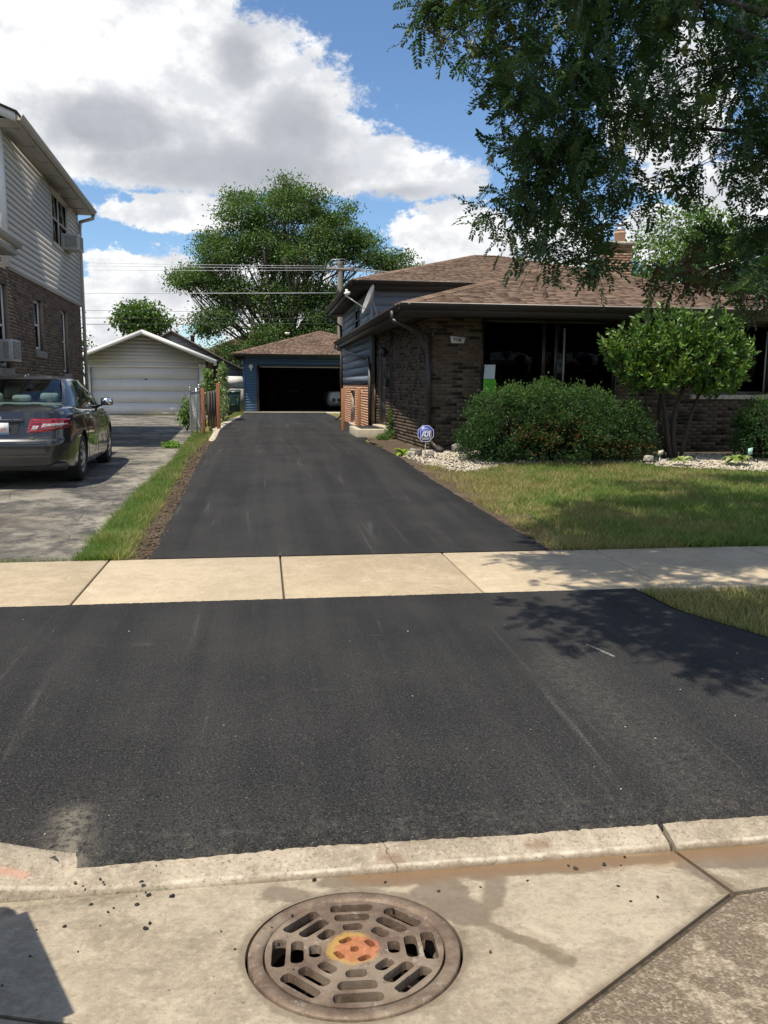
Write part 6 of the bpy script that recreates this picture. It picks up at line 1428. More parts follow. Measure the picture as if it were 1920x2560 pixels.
# pale stone strip between the verge and the driveway by the posts
n = 2600; y = rng.uniform(17.8, 32.5, n); xl = pl(y, [(17.8, -1.14), (22.5, -1.30), (25, -1.5), (29, -1.35), (32.5, -0.95)]); xr = pl(y, DL) + 0.0; x = xl + (xr-xl)*rng.random(n); r = rng.uniform(0.010, 0.03, n)
sp = ribbon('pale_stone_strip', [(17.6, -1.12), (22.5, -1.30), (25, -1.48), (29, -1.32), (32.6, -0.93)], [(17.6, -1.05), (22.5, -1.14), (25, -1.10), (28.6, -0.96), (32.6, -0.87)], 0.2, gravel_mat, 0.004, 4, 0, 0.02); struct(sp)
tag(link('pale_chippings', clod_mesh(n, np.stack((x, y, gz(x, y)+r*0.4), -1), r, 0.6), gravel_mat), 'pale chippings along the far left edge of the driveway', 'gravel', kind='stuff')
def rock(name, c, s, mat, label, cat='stone', squash=(1, 1, 1), grp=None):
    bm = bmesh.new(); bmesh.ops.create_icosphere(bm, subdivisions=2, radius=1.0)
    for v in bm.verts:
        f = 1 + rng.normal()*0.07; v.co = Vector((max(-0.8, min(0.8, v.co.x))*s[0]*f, max(-0.75, min(0.75, v.co.y))*s[1]*f, max(-0.7, min(0.7, v.co.z))*s[2]*f)) + Vector(c)
    me = bpy.data.meshes.new(name); bm.to_mesh(me); bm.free(); o = link(name, me, mat); tag(o, label, cat, grp); return o
rock('block_stone', (3.58, 14.85, 0.53), (0.25, 0.10, 0.11), greystone, 'long grey rough stone block lying at the foot of the brick pier')
rock('edging_stone', (2.62, 14.35, 0.50), (0.14, 0.10, 0.09), greystone, 'rounded tan stone between the hosta and the blue sign', grp='stones at the corner of the bed')
rock('edging_stone', (2.50, 14.15, 0.49), (0.09, 0.07, 0.06), limestone, 'small pale stone left of the blue sign post', grp='stones at the corner of the bed')
rock('edging_stone', (2.80, 14.05, 0.50), (0.10, 0.08, 0.09), limestone, 'pale stone at the base of the blue sign post', grp='stones at the corner of the bed')
rock('edging_stone', (6.22, 12.85, 0.50), (0.10, 0.07, 0.07), limestone, 'pale stone under the right end of the rounded yew', grp='stones at the corner of the bed')
# blue octagonal alarm sign
blue_sign = flat('sign_blue', (0.020, 0.050, 0.33), 0.4, var=0.04); sign_white = flat('sign_white', (0.80, 0.81, 0.82), 0.45, var=0.02)
sx, sy, szz, sr = 2.680, 13.75, 0.860, 0.137
sg = thing('alarm_yard_sign', 'blue octagonal ADT alarm sign on a thin stake in the white gravel', 'sign', loc=(sx, sy, 0.43))
octo = lambda r: [(r*math.cos(R(22.5+45*k))/math.cos(R(22.5)), r*math.sin(R(22.5+45*k))/math.cos(R(22.5))) for k in range(8)]
MB().prism(octo(sr), (1, 0, 0), (0, 0, 1), (sx, sy, szz), (0, 0.012, 0)).build('panel', blue_sign, sg)
def ring(name, outer, inner, y0, mat):
    m = MB(); n = len(outer)
    m.add([(sx+p[0], y0, szz+p[1]) for p in outer] + [(sx+p[0], y0, szz+p[1]) for p in inner], [(i, (i+1) % n, n+(i+1) % n, n+i) for i in range(n)]); return m.build(name, mat, sg)
ring('rim', octo(sr*0.985), octo(sr*0.93), sy-0.0015, sign_white)
sq = lambda a, b, c, d: [(a, c), (b, c), (b, d), (a, d)]
ring('frame', sq(-0.092, 0.092, -0.078, 0.060), sq(-0.085, 0.085, -0.071, 0.053), sy-0.0015, sign_white)
Ms = lambda x, z: wallM((sx+x, sy-0.002, szz+z), (1, 0, 0), (0, -1, 0))
# the A, D and T of the emblem, drawn as bold joined shapes
m = MB(); L_ = lambda pts: m.add([(sx+p[0], sy-0.0022, szz-0.053+p[1]) for p in pts], [tuple(range(len(pts)))])
L_([(-0.078, 0), (-0.054, 0), (-0.022, 0.090), (-0.040, 0.090)]); L_([(-0.020, 0.0), (0.0, 0.0), (0.0, 0.090), (-0.030, 0.090), (-0.020, 0.060)]); L_([(-0.056, 0.018), (-0.020, 0.018), (-0.020, 0.034), (-0.050, 0.034)])
L_([(0.0, 0.0), (0.014, 0.0), (0.014, 0.016), (0.0, 0.016)]); L_([(0.0, 0.074), (0.014, 0.074), (0.014, 0.090), (0.0, 0.090)])
P_o = [(0.014 + 0.032*math.cos(a), 0.045 + 0.045*math.sin(a)) for a in np.linspace(-math.pi/2, math.pi/2, 12)]; P_i = [(0.014 + 0.016*math.cos(a), 0.045 + 0.029*math.sin(a)) for a in np.linspace(-math.pi/2, math.pi/2, 12)]
for i in range(11): L_([P_o[i], P_o[i+1], P_i[i+1], P_i[i]])
L_([(0.038, 0.072), (0.080, 0.072), (0.080, 0.090), (0.034, 0.090)]); L_([(0.054, 0.0), (0.072, 0.0), (0.072, 0.072), (0.054, 0.072)])
m.build('emblem_letters', sign_white, sg)
for zz, w in ((0.085, 0.10), (-0.096, 0.115)):
    m = MB(); xx = -w/2
    while xx < w/2: ww = rng.uniform(0.004, 0.010); m.box(sx+xx, sx+min(xx+ww, w/2), sy-0.0022, sy-0.0012, szz+zz-0.006, szz+zz+0.006); xx += ww+0.003
    o = m.build('small_print', sign_white, sg); o['kind'] = 'stuff'
MB().tube([(sx, sy+0.018, 0.30), (sx, sy+0.018, szz+0.05)], 0.008, 8).build('stake', aluminium, sg)
def planttag(x, y, z, w, h, mat, label, lean):
    t = thing('plant_tag', label, 'plant tag', loc=(x, y, z))
    MB().bar((x, y, z-0.05), (x+lean*0.6, y+0.02, z+0.13), 0.012, 0.005).build('stake', trim_white, t)
    MB().hexa([(x+lean*0.6-w/2, y, z+0.12), (x+lean*0.6+w/2, y, z+0.14), (x+lean*0.6+w/2, y+0.004, z+0.14), (x+lean*0.6-w/2, y+0.004, z+0.12), (x+lean-w/2, y+0.02, z+0.12+h), (x+lean+w/2, y+0.02, z+0.14+h), (x+lean+w/2, y+0.024, z+0.14+h), (x+lean-w/2, y+0.024, z+0.12+h)]).build('card', mat, t)
planttag(6.36, 12.75, 0.43, 0.085, 0.075, flat('cream_card', (0.55, 0.50, 0.33), 0.7), 'small cream plant tag leaning by the right end of the rounded yew', 0.03)
planttag(7.90, 12.70, 0.43, 0.08, 0.11, flat('teal_card', (0.35, 0.55, 0.48), 0.5), 'white and green plant tag standing in the middle hosta', 0.03)
# ------------------------------------------------------------ hostas and small plants: each leaf its own part
def hosta(x, y, z, n, L, cols, label, grp):
    t = thing('hosta', label, 'plant', loc=(x, y, z), group=grp)
    for i in range(n):
        a = 2*math.pi*i/n*2.4 + rng.normal()*0.3; tilt = rng.uniform(0.35, 1.15); l = L*rng.uniform(0.7, 1.1); w = l*rng.uniform(0.42, 0.55)
        d = np.array((math.cos(a), math.sin(a))); P = []
        for s in np.linspace(0, 1, 7):
            rad = l*(0.25*s + 0.9*s*math.cos(tilt)); h = l*(0.95*s*math.sin(tilt) - 0.55*s*s*s); wd = w*0.5*math.sin(math.pi*min(1, 0.12 + s*0.88))**0.8 if s < 1 else 0.002
            if s < 0.2: wd = 0.008
            side = np.array((-d[1], d[0])); row = []
            for q in (-1, -0.5, 0, 0.5, 1): pz = h + abs(q)*wd*0.25; p = d*rad + side*q*wd; row.append((x+p[0], y+p[1], z+0.01+pz))
            P.append(row)
        mm = MB(); mm.grid(np.array(P)); o = mm.build('leaf', leaf_mat, t, smooth=True, fix=False)
        a_ = o.data.attributes.new('Col', 'FLOAT_COLOR', 'POINT'); base = np.array(cols[rng.integers(len(cols))])*rng.uniform(0.85, 1.15); c4 = np.ones((35, 4), np.float32); c4[:, :3] = base
        for r_ in range(7): c4[r_*5, :3] = np.array(cols[-1]); c4[r_*5+4, :3] = np.array(cols[-1])
        a_.data.foreach_set('color', c4.ravel())
lime = [(0.24, 0.36, 0.035), (0.30, 0.42, 0.05), (0.20, 0.32, 0.03), (0.34, 0.44, 0.08)]
vari = [(0.10, 0.20, 0.03), (0.15, 0.26, 0.04), (0.20, 0.30, 0.06), (0.48, 0.50, 0.25)]
hosta(2.42, 14.35, 0.44, 22, 0.26, lime, 'lime green hosta at the corner of the brick house by the driveway', 'hostas in the gravel bed')
hosta(6.75, 12.70, 0.44, 14, 0.22, vari, 'small cream-edged hosta right of the cream plant tag', 'hostas in the gravel bed')
hosta(7.75, 12.75, 0.44, 30, 0.27, vari, 'large cream-edged hosta holding the white and green tag', 'hostas in the gravel bed')
hosta(8.62, 12.85, 0.44, 24, 0.26, vari, 'cream-edged hosta at the right edge below the dark yew', 'hostas in the gravel bed')
# ------------------------------------------------------------ shrubs and trees
def ell_shell(n, c, r, inner=0.75, up=False):
    d = rand_dirs(n)
    if up: d[:, 2] = np.abs(d[:, 2])
    k = rng.uniform(inner, 1.0, (n, 1)); return np.asarray(c) + d*np.asarray(r)*k, d
def limb(m, a, b, r0, r1, bend=0.15, n=6, sides=6):
    a, b = np.asarray(a, float), np.asarray(b, float); off = rng.normal(size=3)*np.linalg.norm(b-a)*bend*0.5; pts = []
    for t in np.linspace(0, 1, n): pts.append(tuple(a*(1-t) + b*t + off*math.sin(math.pi*t)))
    m.tube(pts, [r0 + (r1-r0)*t for t in np.linspace(0, 1, n)], sides); return pts
# yews: thousands of short dark sprays on lobed mounds
def yew(name, base, lobes, n, label, brown=None, grp=None):
    t = thing(name, label, 'shrub', loc=base, group=grp); m = MB()
    for c, r in lobes: limb(m, base, (c[0], c[1], c[2]-r[2]*0.2), 0.03, 0.012, 0.2)
    m.build('trunk', bark, t, smooth=True)
    C, A, cc = [], [], []
    w = np.array([r[0]*r[2]*r[1] for _, r in lobes])**0.7; w /= w.sum()
    for (c, r), k in zip(lobes, (w*n).astype(int)):
        sub = max(8, k//55); sc, sdir = ell_shell(sub, c, r, 0.80); per = k//sub
        q = np.repeat(sc, per, 0) + rng.normal(size=(sub*per, 3))*np.array((0.075, 0.075, 0.06)); d = np.repeat(sdir, per, 0)*0.8 + rng.normal(size=(sub*per, 3))*0.55 + np.array((0, -0.1, 0.35))
        f = ((q - np.asarray(c))/np.asarray(r)); 
        C.append(q); A.append(d)
        g = pal([(0.045, 0.098, 0.032), (0.060, 0.125, 0.038), (0.032, 0.075, 0.028)], len(q), 0.22)
        tip = np.clip((q[:, 2:3]-c[2])/r[2], 0, 1)**2; g = g*(1-tip*0.55) + np.array((0.14, 0.235, 0.055))*tip*0.55  # bright tips and light from above painted as lighter green up each lobe
        if brown is not None:
            for bc, br in brown:
                kk = np.exp(-(((q-np.asarray(bc))/np.asarray(br))**2).sum(1)); pick = rng.random(len(q)) < kk*0.42; g[pick] = pal([(0.17, 0.095, 0.032), (0.22, 0.125, 0.040), (0.11, 0.062, 0.026)], int(pick.sum()), 0.2)
        cc.append(g)
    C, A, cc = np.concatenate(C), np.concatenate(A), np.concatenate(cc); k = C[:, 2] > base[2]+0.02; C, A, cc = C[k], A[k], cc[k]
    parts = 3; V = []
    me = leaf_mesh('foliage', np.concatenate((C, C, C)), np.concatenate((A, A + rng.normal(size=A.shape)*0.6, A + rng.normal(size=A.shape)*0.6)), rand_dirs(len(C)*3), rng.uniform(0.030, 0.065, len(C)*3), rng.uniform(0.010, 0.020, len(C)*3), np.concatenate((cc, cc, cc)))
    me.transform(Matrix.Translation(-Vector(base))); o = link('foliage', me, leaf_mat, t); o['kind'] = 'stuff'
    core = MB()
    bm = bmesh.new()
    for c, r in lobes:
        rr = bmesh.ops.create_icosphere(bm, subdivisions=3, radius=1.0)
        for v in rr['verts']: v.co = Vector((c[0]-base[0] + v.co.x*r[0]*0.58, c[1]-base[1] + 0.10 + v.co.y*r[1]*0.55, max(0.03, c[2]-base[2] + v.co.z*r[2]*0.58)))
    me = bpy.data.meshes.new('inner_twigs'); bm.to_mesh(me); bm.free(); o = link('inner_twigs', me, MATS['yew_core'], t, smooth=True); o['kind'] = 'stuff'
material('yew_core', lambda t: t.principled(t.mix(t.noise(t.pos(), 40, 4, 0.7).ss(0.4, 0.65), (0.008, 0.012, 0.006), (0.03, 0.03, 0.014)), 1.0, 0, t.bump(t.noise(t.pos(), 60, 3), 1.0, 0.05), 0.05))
by = 13.6
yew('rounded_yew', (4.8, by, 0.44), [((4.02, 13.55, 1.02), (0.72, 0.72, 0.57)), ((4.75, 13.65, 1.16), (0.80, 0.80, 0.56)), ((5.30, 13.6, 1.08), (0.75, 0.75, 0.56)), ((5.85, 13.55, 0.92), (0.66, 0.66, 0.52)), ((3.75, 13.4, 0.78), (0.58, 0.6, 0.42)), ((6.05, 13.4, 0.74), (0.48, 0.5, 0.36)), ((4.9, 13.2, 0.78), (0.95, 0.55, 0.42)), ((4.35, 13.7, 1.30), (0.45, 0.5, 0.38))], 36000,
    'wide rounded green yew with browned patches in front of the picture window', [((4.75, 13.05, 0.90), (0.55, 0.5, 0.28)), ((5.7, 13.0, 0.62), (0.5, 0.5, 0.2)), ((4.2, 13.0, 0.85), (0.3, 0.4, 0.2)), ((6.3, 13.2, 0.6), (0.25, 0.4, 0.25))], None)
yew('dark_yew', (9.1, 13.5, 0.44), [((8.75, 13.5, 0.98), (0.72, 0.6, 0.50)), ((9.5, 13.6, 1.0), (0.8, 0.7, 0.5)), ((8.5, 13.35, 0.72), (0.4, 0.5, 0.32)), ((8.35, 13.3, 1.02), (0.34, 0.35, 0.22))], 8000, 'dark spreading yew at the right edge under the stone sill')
# large-leaved shrub tree
shr = thing('broadleaf_shrub', 'round-headed shrub with large glossy upright leaves on bare forked stems', 'shrub', loc=(7.10, 13.65, 0.44))
m = MB(); b0 = (7.08, 13.65, 0.40)
tips = []
for (x, y, z, r) in ((6.75, 13.65, 1.75, 0.045), (7.25, 13.6, 1.85, 0.05), (7.62, 13.75, 1.75, 0.035), (6.95, 13.8, 1.9, 0.04), (6.4, 13.6, 1.85, 0.03)):
    st_ = (b0[0] + (x-7.08)*0.22, b0[1], b0[2]); limb(m, st_, (x, y, z), r*1.15, r*0.7, 0.10, 7, 8); tips.append((x, y, z))
LOB = [((6.15, 13.5, 2.25), (0.52, 0.55, 0.36)), ((6.75, 13.5, 2.50), (0.60, 0.62, 0.42)), ((7.35, 13.5, 2.48), (0.60, 0.62, 0.42)), ((7.85, 13.55, 2.20), (0.42, 0.5, 0.36)), ((7.0, 13.35, 2.10), (0.85, 0.6, 0.42)), ((6.3, 13.45, 1.93), (0.52, 0.5, 0.34)), ((7.65, 13.45, 1.90), (0.50, 0.5, 0.36)), ((6.95, 13.4, 1.82), (0.55, 0.45, 0.25)), ((6.45, 13.4, 1.70), (0.42, 0.4, 0.24)), ((7.55, 13.4, 1.66), (0.42, 0.4, 0.24)), ((8.05, 13.5, 2.15), (0.30, 0.4, 0.28)), ((5.95, 13.45, 2.20), (0.30, 0.4, 0.25))]
for c, r in LOB:
    for k in range(5):
        tp = tips[int(np.argmin([np.linalg.norm(np.array(q)-np.array(c)) for q in tips]))]; e = np.array(c) + rand_dirs(1)[0]*np.array(r)*0.8; limb(m, tp, e, 0.016, 0.005, 0.2, 5, 5)
m.build('trunk', twig_mat, shr, smooth=True)
C, A = [], []
for c, r in LOB:
    k = int(120*r[0]*r[2]/0.2); q, d = ell_shell(k, c, r, 0.55)
    for p_, dd in zip(q, d):
        nl_ = rng.integers(6, 10); ax = np.array((dd[0]*0.6, dd[1]*0.6, 0.55 + 0.5*max(dd[2], 0))); ax = ax/np.linalg.norm(ax)
        for j in range(nl_): C.append(p_ + ax*j*0.016); A.append(ax*0.75 + rand_dirs(1)[0]*0.75)
C, A = np.array(C), np.array(A)
L_len = rng.uniform(0.085, 0.135, len(C)); colr = pal([(0.085, 0.165, 0.032), (0.12, 0.215, 0.040), (0.065, 0.135, 0.028), (0.165, 0.255, 0.050)], len(C), 0.18)
yl = (np.exp(-(((C-np.array((6.62, 13.1, 1.92)))/np.array((0.35, 0.4, 0.13)))**2).sum(1)) > rng.random(len(C))*1.2); colr[yl] = pal([(0.30, 0.36, 0.04), (0.22, 0.30, 0.04)], int(yl.sum()), 0.15)
order = np.argsort(C[:, 1] - 0.25*C[:, 2]); near = order[:300]; rest = order[300:]
Nn_ = rand_dirs(len(C))
me = leaf_mesh('foliage', C[rest], A[rest], Nn_[rest], L_len[rest], L_len[rest]*0.42, colr[rest], 0.18, 0.55); me.transform(Matrix.Translation(-Vector((7.10, 13.65, 0.44)))); o = link('foliage', me, gloss_leaf, shr); o['kind'] = 'stuff'
lvar = []
for q in range(6):
    cl = [(0.085, 0.165, 0.032), (0.12, 0.215, 0.040), (0.065, 0.135, 0.028), (0.165, 0.255, 0.050), (0.10, 0.19, 0.036), (0.26, 0.33, 0.045)][q]
    P = []
    for s in np.linspace(0, 1, 6):
        w = 0.21*math.sin(math.pi*(0.05 + 0.95*s**0.85))**0.8 if s < 1 else 0.002; P.append([(-w, s, 0.10*w/0.2 - 0.12*s*s), (0, s, -0.12*s*s), (w, s, 0.10*w/0.2 - 0.12*s*s)])
    mm = MB().grid(np.array(P)); me = new_mesh('leaf', mm.v, mm.f); me.materials.append(gloss_leaf); a_ = me.attributes.new('Col', 'FLOAT_COLOR', 'POINT'); c4 = np.ones((18, 4), np.float32); c4[:, :3] = cl; a_.data.foreach_set('color', c4.ravel()); lvar.append(me)
for i in near:
    a = Vector(A[i]).normalized(); nn = Vector(Nn_[i]); sdv = a.cross(nn).normalized(); nn = sdv.cross(a); l = float(L_len[i])
    o = bpy.data.objects.new('leaf', lvar[5 if yl[i] else rng.integers(5)]); COL.objects.link(o); o.parent = shr
    o.matrix_local = Matrix(((sdv.x*l, a.x*l, nn.x*l, C[i][0]-7.10), (sdv.y*l, a.y*l, nn.y*l, C[i][1]-13.65), (sdv.z*l, a.z*l, nn.z*l, C[i][2]-0.44), (0, 0, 0, 1)))
# broad trees seen at a distance
def tree(name, base, lobes, n, leaf, cols, label, trunk_r, grp=None, clump=45, spread=0.34, droop=0.1, trunk_to=None):
    t = thing(name, label, 'tree', loc=base, group=grp); m = MB()
    top = trunk_to or (base[0], base[1], base[2] + 0.35*(max(c[2] for c, r in lobes)-base[2]))
    limb(m, base, top, trunk_r, trunk_r*0.7, 0.04, 6, 10)
    for c, r in lobes:
        p = limb(m, top if rng.random() < 0.7 else tuple(np.array(base)*0.4 + np.array(top)*0.6), c, trunk_r*0.42, trunk_r*0.14, 0.18, 7, 6)
        for k in range(9): e = np.array(c) + rand_dirs(1)[0]*np.array(r)*0.85; limb(m, p[rng.integers(3, 7)], e, trunk_r*0.12, trunk_r*0.03, 0.2, 5, 4)
    m.build('trunk', bark, t, smooth=True)
    w = np.array([r[0]*r[1] + r[0]*r[2] + r[1]*r[2] for _, r in lobes]); w /= w.sum(); C, A, L, cc = [], [], [], []
    for (c, r), k in zip(lobes, (w*n).astype(int)):
        sub = max(6, k//clump); sc, sd2 = ell_shell(sub, c, r, 0.45); per = max(1, k//sub); s_ = leaf*clump**0.5*spread
        q = np.repeat(sc, per, 0) + rng.normal(size=(sub*per, 3))*np.array((s_, s_, s_*0.55)); d = rng.normal(size=(sub*per, 3)) + np.repeat(sd2, per, 0)*0.9 - np.array((0, 0, droop)); tone = np.repeat(rng.uniform(0.75, 1.2, sub), per)[:, None]
        C.append(q); A.append(d); cc.append(pal(cols, len(q), 0.15)*tone)
    C, A, cc = np.concatenate(C), np.concatenate(A), np.concatenate(cc); N = rand_dirs(len(C)) + np.array((0, 0, 0.9)); l = leaf*rng.uniform(0.7, 1.25, len(C))
    me = leaf_mesh('crown', C, A, N, l, l*0.55, cc, 0.12); me.transform(Matrix.Translation(-Vector(base))); o = link('crown', me, leaf_mat, t); o['kind'] = 'stuff'; return t
BG = [(0.088, 0.152, 0.046), (0.118, 0.192, 0.058), (0.064, 0.120, 0.038), (0.165, 0.240, 0.075)]
big = [((1.9, 50, 11.9), (1.7, 1.9, 1.25)), ((-0.9, 50, 11.3), (1.7, 1.9, 1.15)), ((4.2, 50, 10.4), (1.7, 1.9, 1.3)), ((0.3, 50.5, 9.6), (2.3, 2.4, 1.6)), ((2.7, 49.5, 9.0), (2.0, 2.2, 1.4)), ((5.9, 50, 9.6), (1.3, 1.6, 0.9)), ((7.3, 50, 8.6), (1.25, 1.5, 0.75)), ((-2.3, 50, 9.3), (1.5, 1.8, 1.2)), ((-3.6, 49.5, 7.8), (1.15, 1.3, 0.6)), ((-4.4, 49.4, 7.35), (0.6, 0.8, 0.35)), ((-1.8, 50, 6.9), (1.7, 1.9, 1.2)), ((1.0, 50, 6.6), (2.1, 2.2, 1.5)), ((4.0, 50, 6.4), (2.3, 2.2, 1.6)), ((-2.8, 49, 5.1), (1.5, 1.6, 0.9)), ((0.6, 49, 4.3), (1.8, 1.6, 1.1)), ((3.6, 49, 4.2), (2.2, 1.8, 1.2)), ((6.6, 50, 6.6), (1.6, 1.8, 1.1)), ((9.0, 50.5, 8.2), (0.7, 0.8, 0.5)), ((8.6, 51, 7.4), (1.3, 1.4, 0.8)), ((-1.8, 48.6, 3.3), (1.4, 1.3, 0.7)), ((1.6, 51, 12.5), (0.9, 1.0, 0.6))]
tree('spreading_tree', (1.6, 50, 0.4), [(c, tuple(np.array(r)*0.90)) for c, r in big] + [(tuple(np.array(c) + rand_dirs(1)[0]*np.array(r)*1.0), (0.45, 0.45, 0.30)) for c, r in big for _ in range(3) if c[2] > 5.5], 135000, 0.145, BG, 'tall spreading green tree behind the blue garage', 0.20, None, 90, 0.27, 0.15, (1.4, 50.4, 4.0))
tree('catalpa_tree', (-6.5, 46, 0.4), [((-6.35, 46, 5.35), (0.95, 1.0, 0.55)), ((-7.15, 46, 4.85), (0.55, 0.7, 0.40)), ((-5.45, 46, 4.75), (0.55, 0.7, 0.40)), ((-6.35, 46, 4.5), (0.9, 0.8, 0.5))], 4200, 0.21, [(0.10, 0.18, 0.04), (0.07, 0.14, 0.03), (0.13, 0.21, 0.05)], 'small round-topped tree with big leaves behind the pale garage', 0.14, None, 22, 0.26, 0.5)
tree('alley_tree', (-12.6, 52, 0.4), [((-12.6, 52, 6.2), (1.2, 1.2, 0.8)), ((-13.4, 52, 5.2), (1.6, 1.3, 1.0)), ((-12.0, 52, 5.6), (0.6, 0.8, 0.4))], 6000, 0.2, BG, 'tree peeping out beside the far corner of the two-storey house', 0.2, 'trees beyond the alley')
tree('alley_tree', (-10.9, 55, 0.4), [((-12.2, 55, 4.0), (1.1, 1.1, 0.7)), ((-12.6, 55, 3.4), (1.4, 1.3, 0.7))], 4000, 0.2, BG, 'low tree just above the left eave of the pale garage', 0.15, 'trees beyond the alley')
MP = [(0.12, 0.20, 0.04), (0.085, 0.16, 0.032), (0.155, 0.235, 0.052), (0.06, 0.12, 0.028)]
tree('maple_tree', (15.2, 31, 0.4), [((14.2, 30.5, 6.2), (1.9, 1.5, 0.95)), ((16.2, 31, 7.5), (1.9, 1.6, 1.2)), ((15.3, 30.6, 5.3), (2.2, 1.6, 0.9)), ((17.9, 31.5, 7.4), (1.5, 1.4, 1.0)), ((18.6, 31, 6.6), (1.8, 1.6, 1.0)), ((12.6, 31, 6.0), (0.7, 0.8, 0.4)), ((17.0, 30.5, 6.2), (1.6, 1.4, 0.8))], 17000, 0.15, MP, 'bright green maple behind the right end of the low roof', 0.24, None, 40)
tree('conifer_tree', (17.6, 27, 0.4), [((17.2, 27, 5.4), (1.5, 1.4, 0.6)), ((16.4, 27, 4.9), (1.5, 1.4, 0.6)), ((18.4, 27, 6.4), (1.4, 1.2, 0.7)), ((18.8, 27, 5.2), (1.6, 1.3, 0.8))], 12000, 0.11, [(0.05, 0.085, 0.04), (0.075, 0.11, 0.06), (0.035, 0.065, 0.032)], 'dull green evergreen in front of the maple at the right', 0.2, None, 60)
for i, (x, y, h, r) in enumerate(((-24, 62, 8, 4), (14, 58, 9, 4.5), (23, 56, 10, 5), (30, 48, 9, 4.5), (-34, 58, 9, 5), (36, 64, 10, 5))):
    lab = ['round dark tree far left beyond the alley', 'broad tree far behind the upper roof', 'broad tall tree behind the maple', 'tree far right beyond the houses', 'outermost tree at the far left', 'outermost tree at the far right'][i]
    tree('distant_tree', (x, y, 0.4), [((x + rng.normal()*r*0.4, y + rng.normal()*r*0.3, h*0.62 + rng.normal()*h*0.12), (r*0.6, r*0.6, h*0.22)) for _ in range(6)], 5000, 0.34, BG, lab, 0.3, 'trees far beyond the alley', 30)
# leafy things by the gate
def bush(name, base, lobes, n, leaf, cols, label, w=0.6, grp=None, stems=5):
    t = thing(name, label, 'plant', loc=base, group=grp); m = MB()
    for k in range(stems): c, r = lobes[k % len(lobes)]; limb(m, base, np.array(c) + rand_dirs(1)[0]*np.array(r)*0.5, 0.012, 0.005, 0.2, 5, 5)
    m.build('stem', twig_mat, t)
    C, cc = [], []
    for (c, r) in lobes: q, d = ell_shell(n//len(lobes), c, r, 0.3); C.append(q); cc.append(pal(cols, len(q), 0.18))
    C, cc = np.concatenate(C), np.concatenate(cc); C[:, 2] = np.maximum(C[:, 2], base[2]+0.02); l = leaf*rng.uniform(0.7, 1.3, len(C)); me = leaf_mesh('foliage', C, rng.normal(size=(len(C), 3)) + np.array((0, 0, 0.1)), rand_dirs(len(C)) + np.array((0, -0.3, 0.6)), l, l*w, cc); me.transform(Matrix.Translation(-Vector(base))); o = link('foliage', me, leaf_mat, t); o['kind'] = 'stuff'
vine = [(0.12, 0.22, 0.04), (0.20, 0.32, 0.07), (0.34, 0.40, 0.22), (0.08, 0.15, 0.03)]
bush('leafy_vine', (-2.15, 24.0, 0.36), [((-2.12, 24.0, 0.95), (0.22, 0.3, 0.42)), ((-2.2, 24.2, 0.7), (0.25, 0.3, 0.3))], 900, 0.08, vine, 'leafy pale green vine left of the chain-link gate')
bush('leafy_vine', (-1.7, 25.2, 0.40), [((-1.60, 25.2, 1.62), (0.30, 0.35, 0.26)), ((-1.4, 25.3, 1.45), (0.28, 0.3, 0.2)), ((-1.78, 25.0, 1.2), (0.12, 0.3, 0.5)), ((-1.62, 25.2, 1.95), (0.16, 0.2, 0.16))], 1300, 0.08, vine, 'leafy green vine spilling over the top of the grey planks')
bush('variegated_hedge', (-1.35, 28.5, 0.42), [((-1.33, 28.0, 0.95), (0.20, 1.2, 0.45)), ((-1.36, 28.8, 1.7), (0.20, 1.2, 0.55)), ((-1.34, 28.4, 2.1), (0.15, 0.8, 0.3))], 3000, 0.07, [(0.10, 0.17, 0.04), (0.18, 0.25, 0.08), (0.55, 0.55, 0.38), (0.06, 0.10, 0.025)], 'narrow variegated hedge between the cedar post and the green bin')
bush('driveway_weed', (-1.98, 18.3, 0.31), [((-1.98, 18.3, 0.36), (0.20, 0.32, 0.08))], 500, 0.07, [(0.14, 0.27, 0.04), (0.20, 0.34, 0.06)], 'bright green weed growing in the old driveway', 0.4)
bush('corner_ivy', (2.83, 18.9, 0.45), [((2.80, 18.7, 0.56), (0.15, 0.4, 0.14)), ((2.86, 18.9, 0.9), (0.06, 0.2, 0.35)), ((2.6, 18.3, 0.52), (0.16, 0.3, 0.08))], 800, 0.05, [(0.07, 0.14, 0.035), (0.12, 0.20, 0.05)], 'low ivy creeping at the foot of the wall beside the concrete step', 0.6)
# ------------------------------------------------------------ grass
def grass(name, x, y, h, wdt, cols, wts, label, patch=None, patch_cols=None, lean=0.45, jit=0.18):
    n = len(x); z = gz(x, y) - 0.03; hh = h*rng.uniform(0.5, 1.25, n); a = rng.uniform(0, 2*np.pi, n); lx, ly = np.cos(a)*hh*lean*rng.random(n), np.sin(a)*hh*lean*rng.random(n); b = rng.uniform(0, 2*np.pi, n); wx, wy = np.cos(b)*wdt/2, np.sin(b)*wdt/2
    V = np.empty((n, 3, 3)); V[:, 0] = np.stack((x-wx, y-wy, z), -1); V[:, 1] = np.stack((x+wx, y+wy, z), -1); V[:, 2] = np.stack((x+lx, y+ly, z+hh+0.02), -1)
    me = new_mesh(name, V.reshape(-1, 3), np.arange(3*n, dtype=np.int32).reshape(n, 3)); c = pal(cols, n, jit, wts)
    if patch is not None: k = rng.random(n) < patch; c[k] = pal(patch_cols, int(k.sum()), jit)
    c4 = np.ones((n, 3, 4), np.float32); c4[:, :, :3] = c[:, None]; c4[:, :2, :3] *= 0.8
    a_ = me.attributes.new('Col', 'FLOAT_COLOR', 'POINT'); a_.data.foreach_set('color', c4.ravel()); o = link(name, me, grass_mat); tag(o, label, 'grass', kind='stuff'); return o
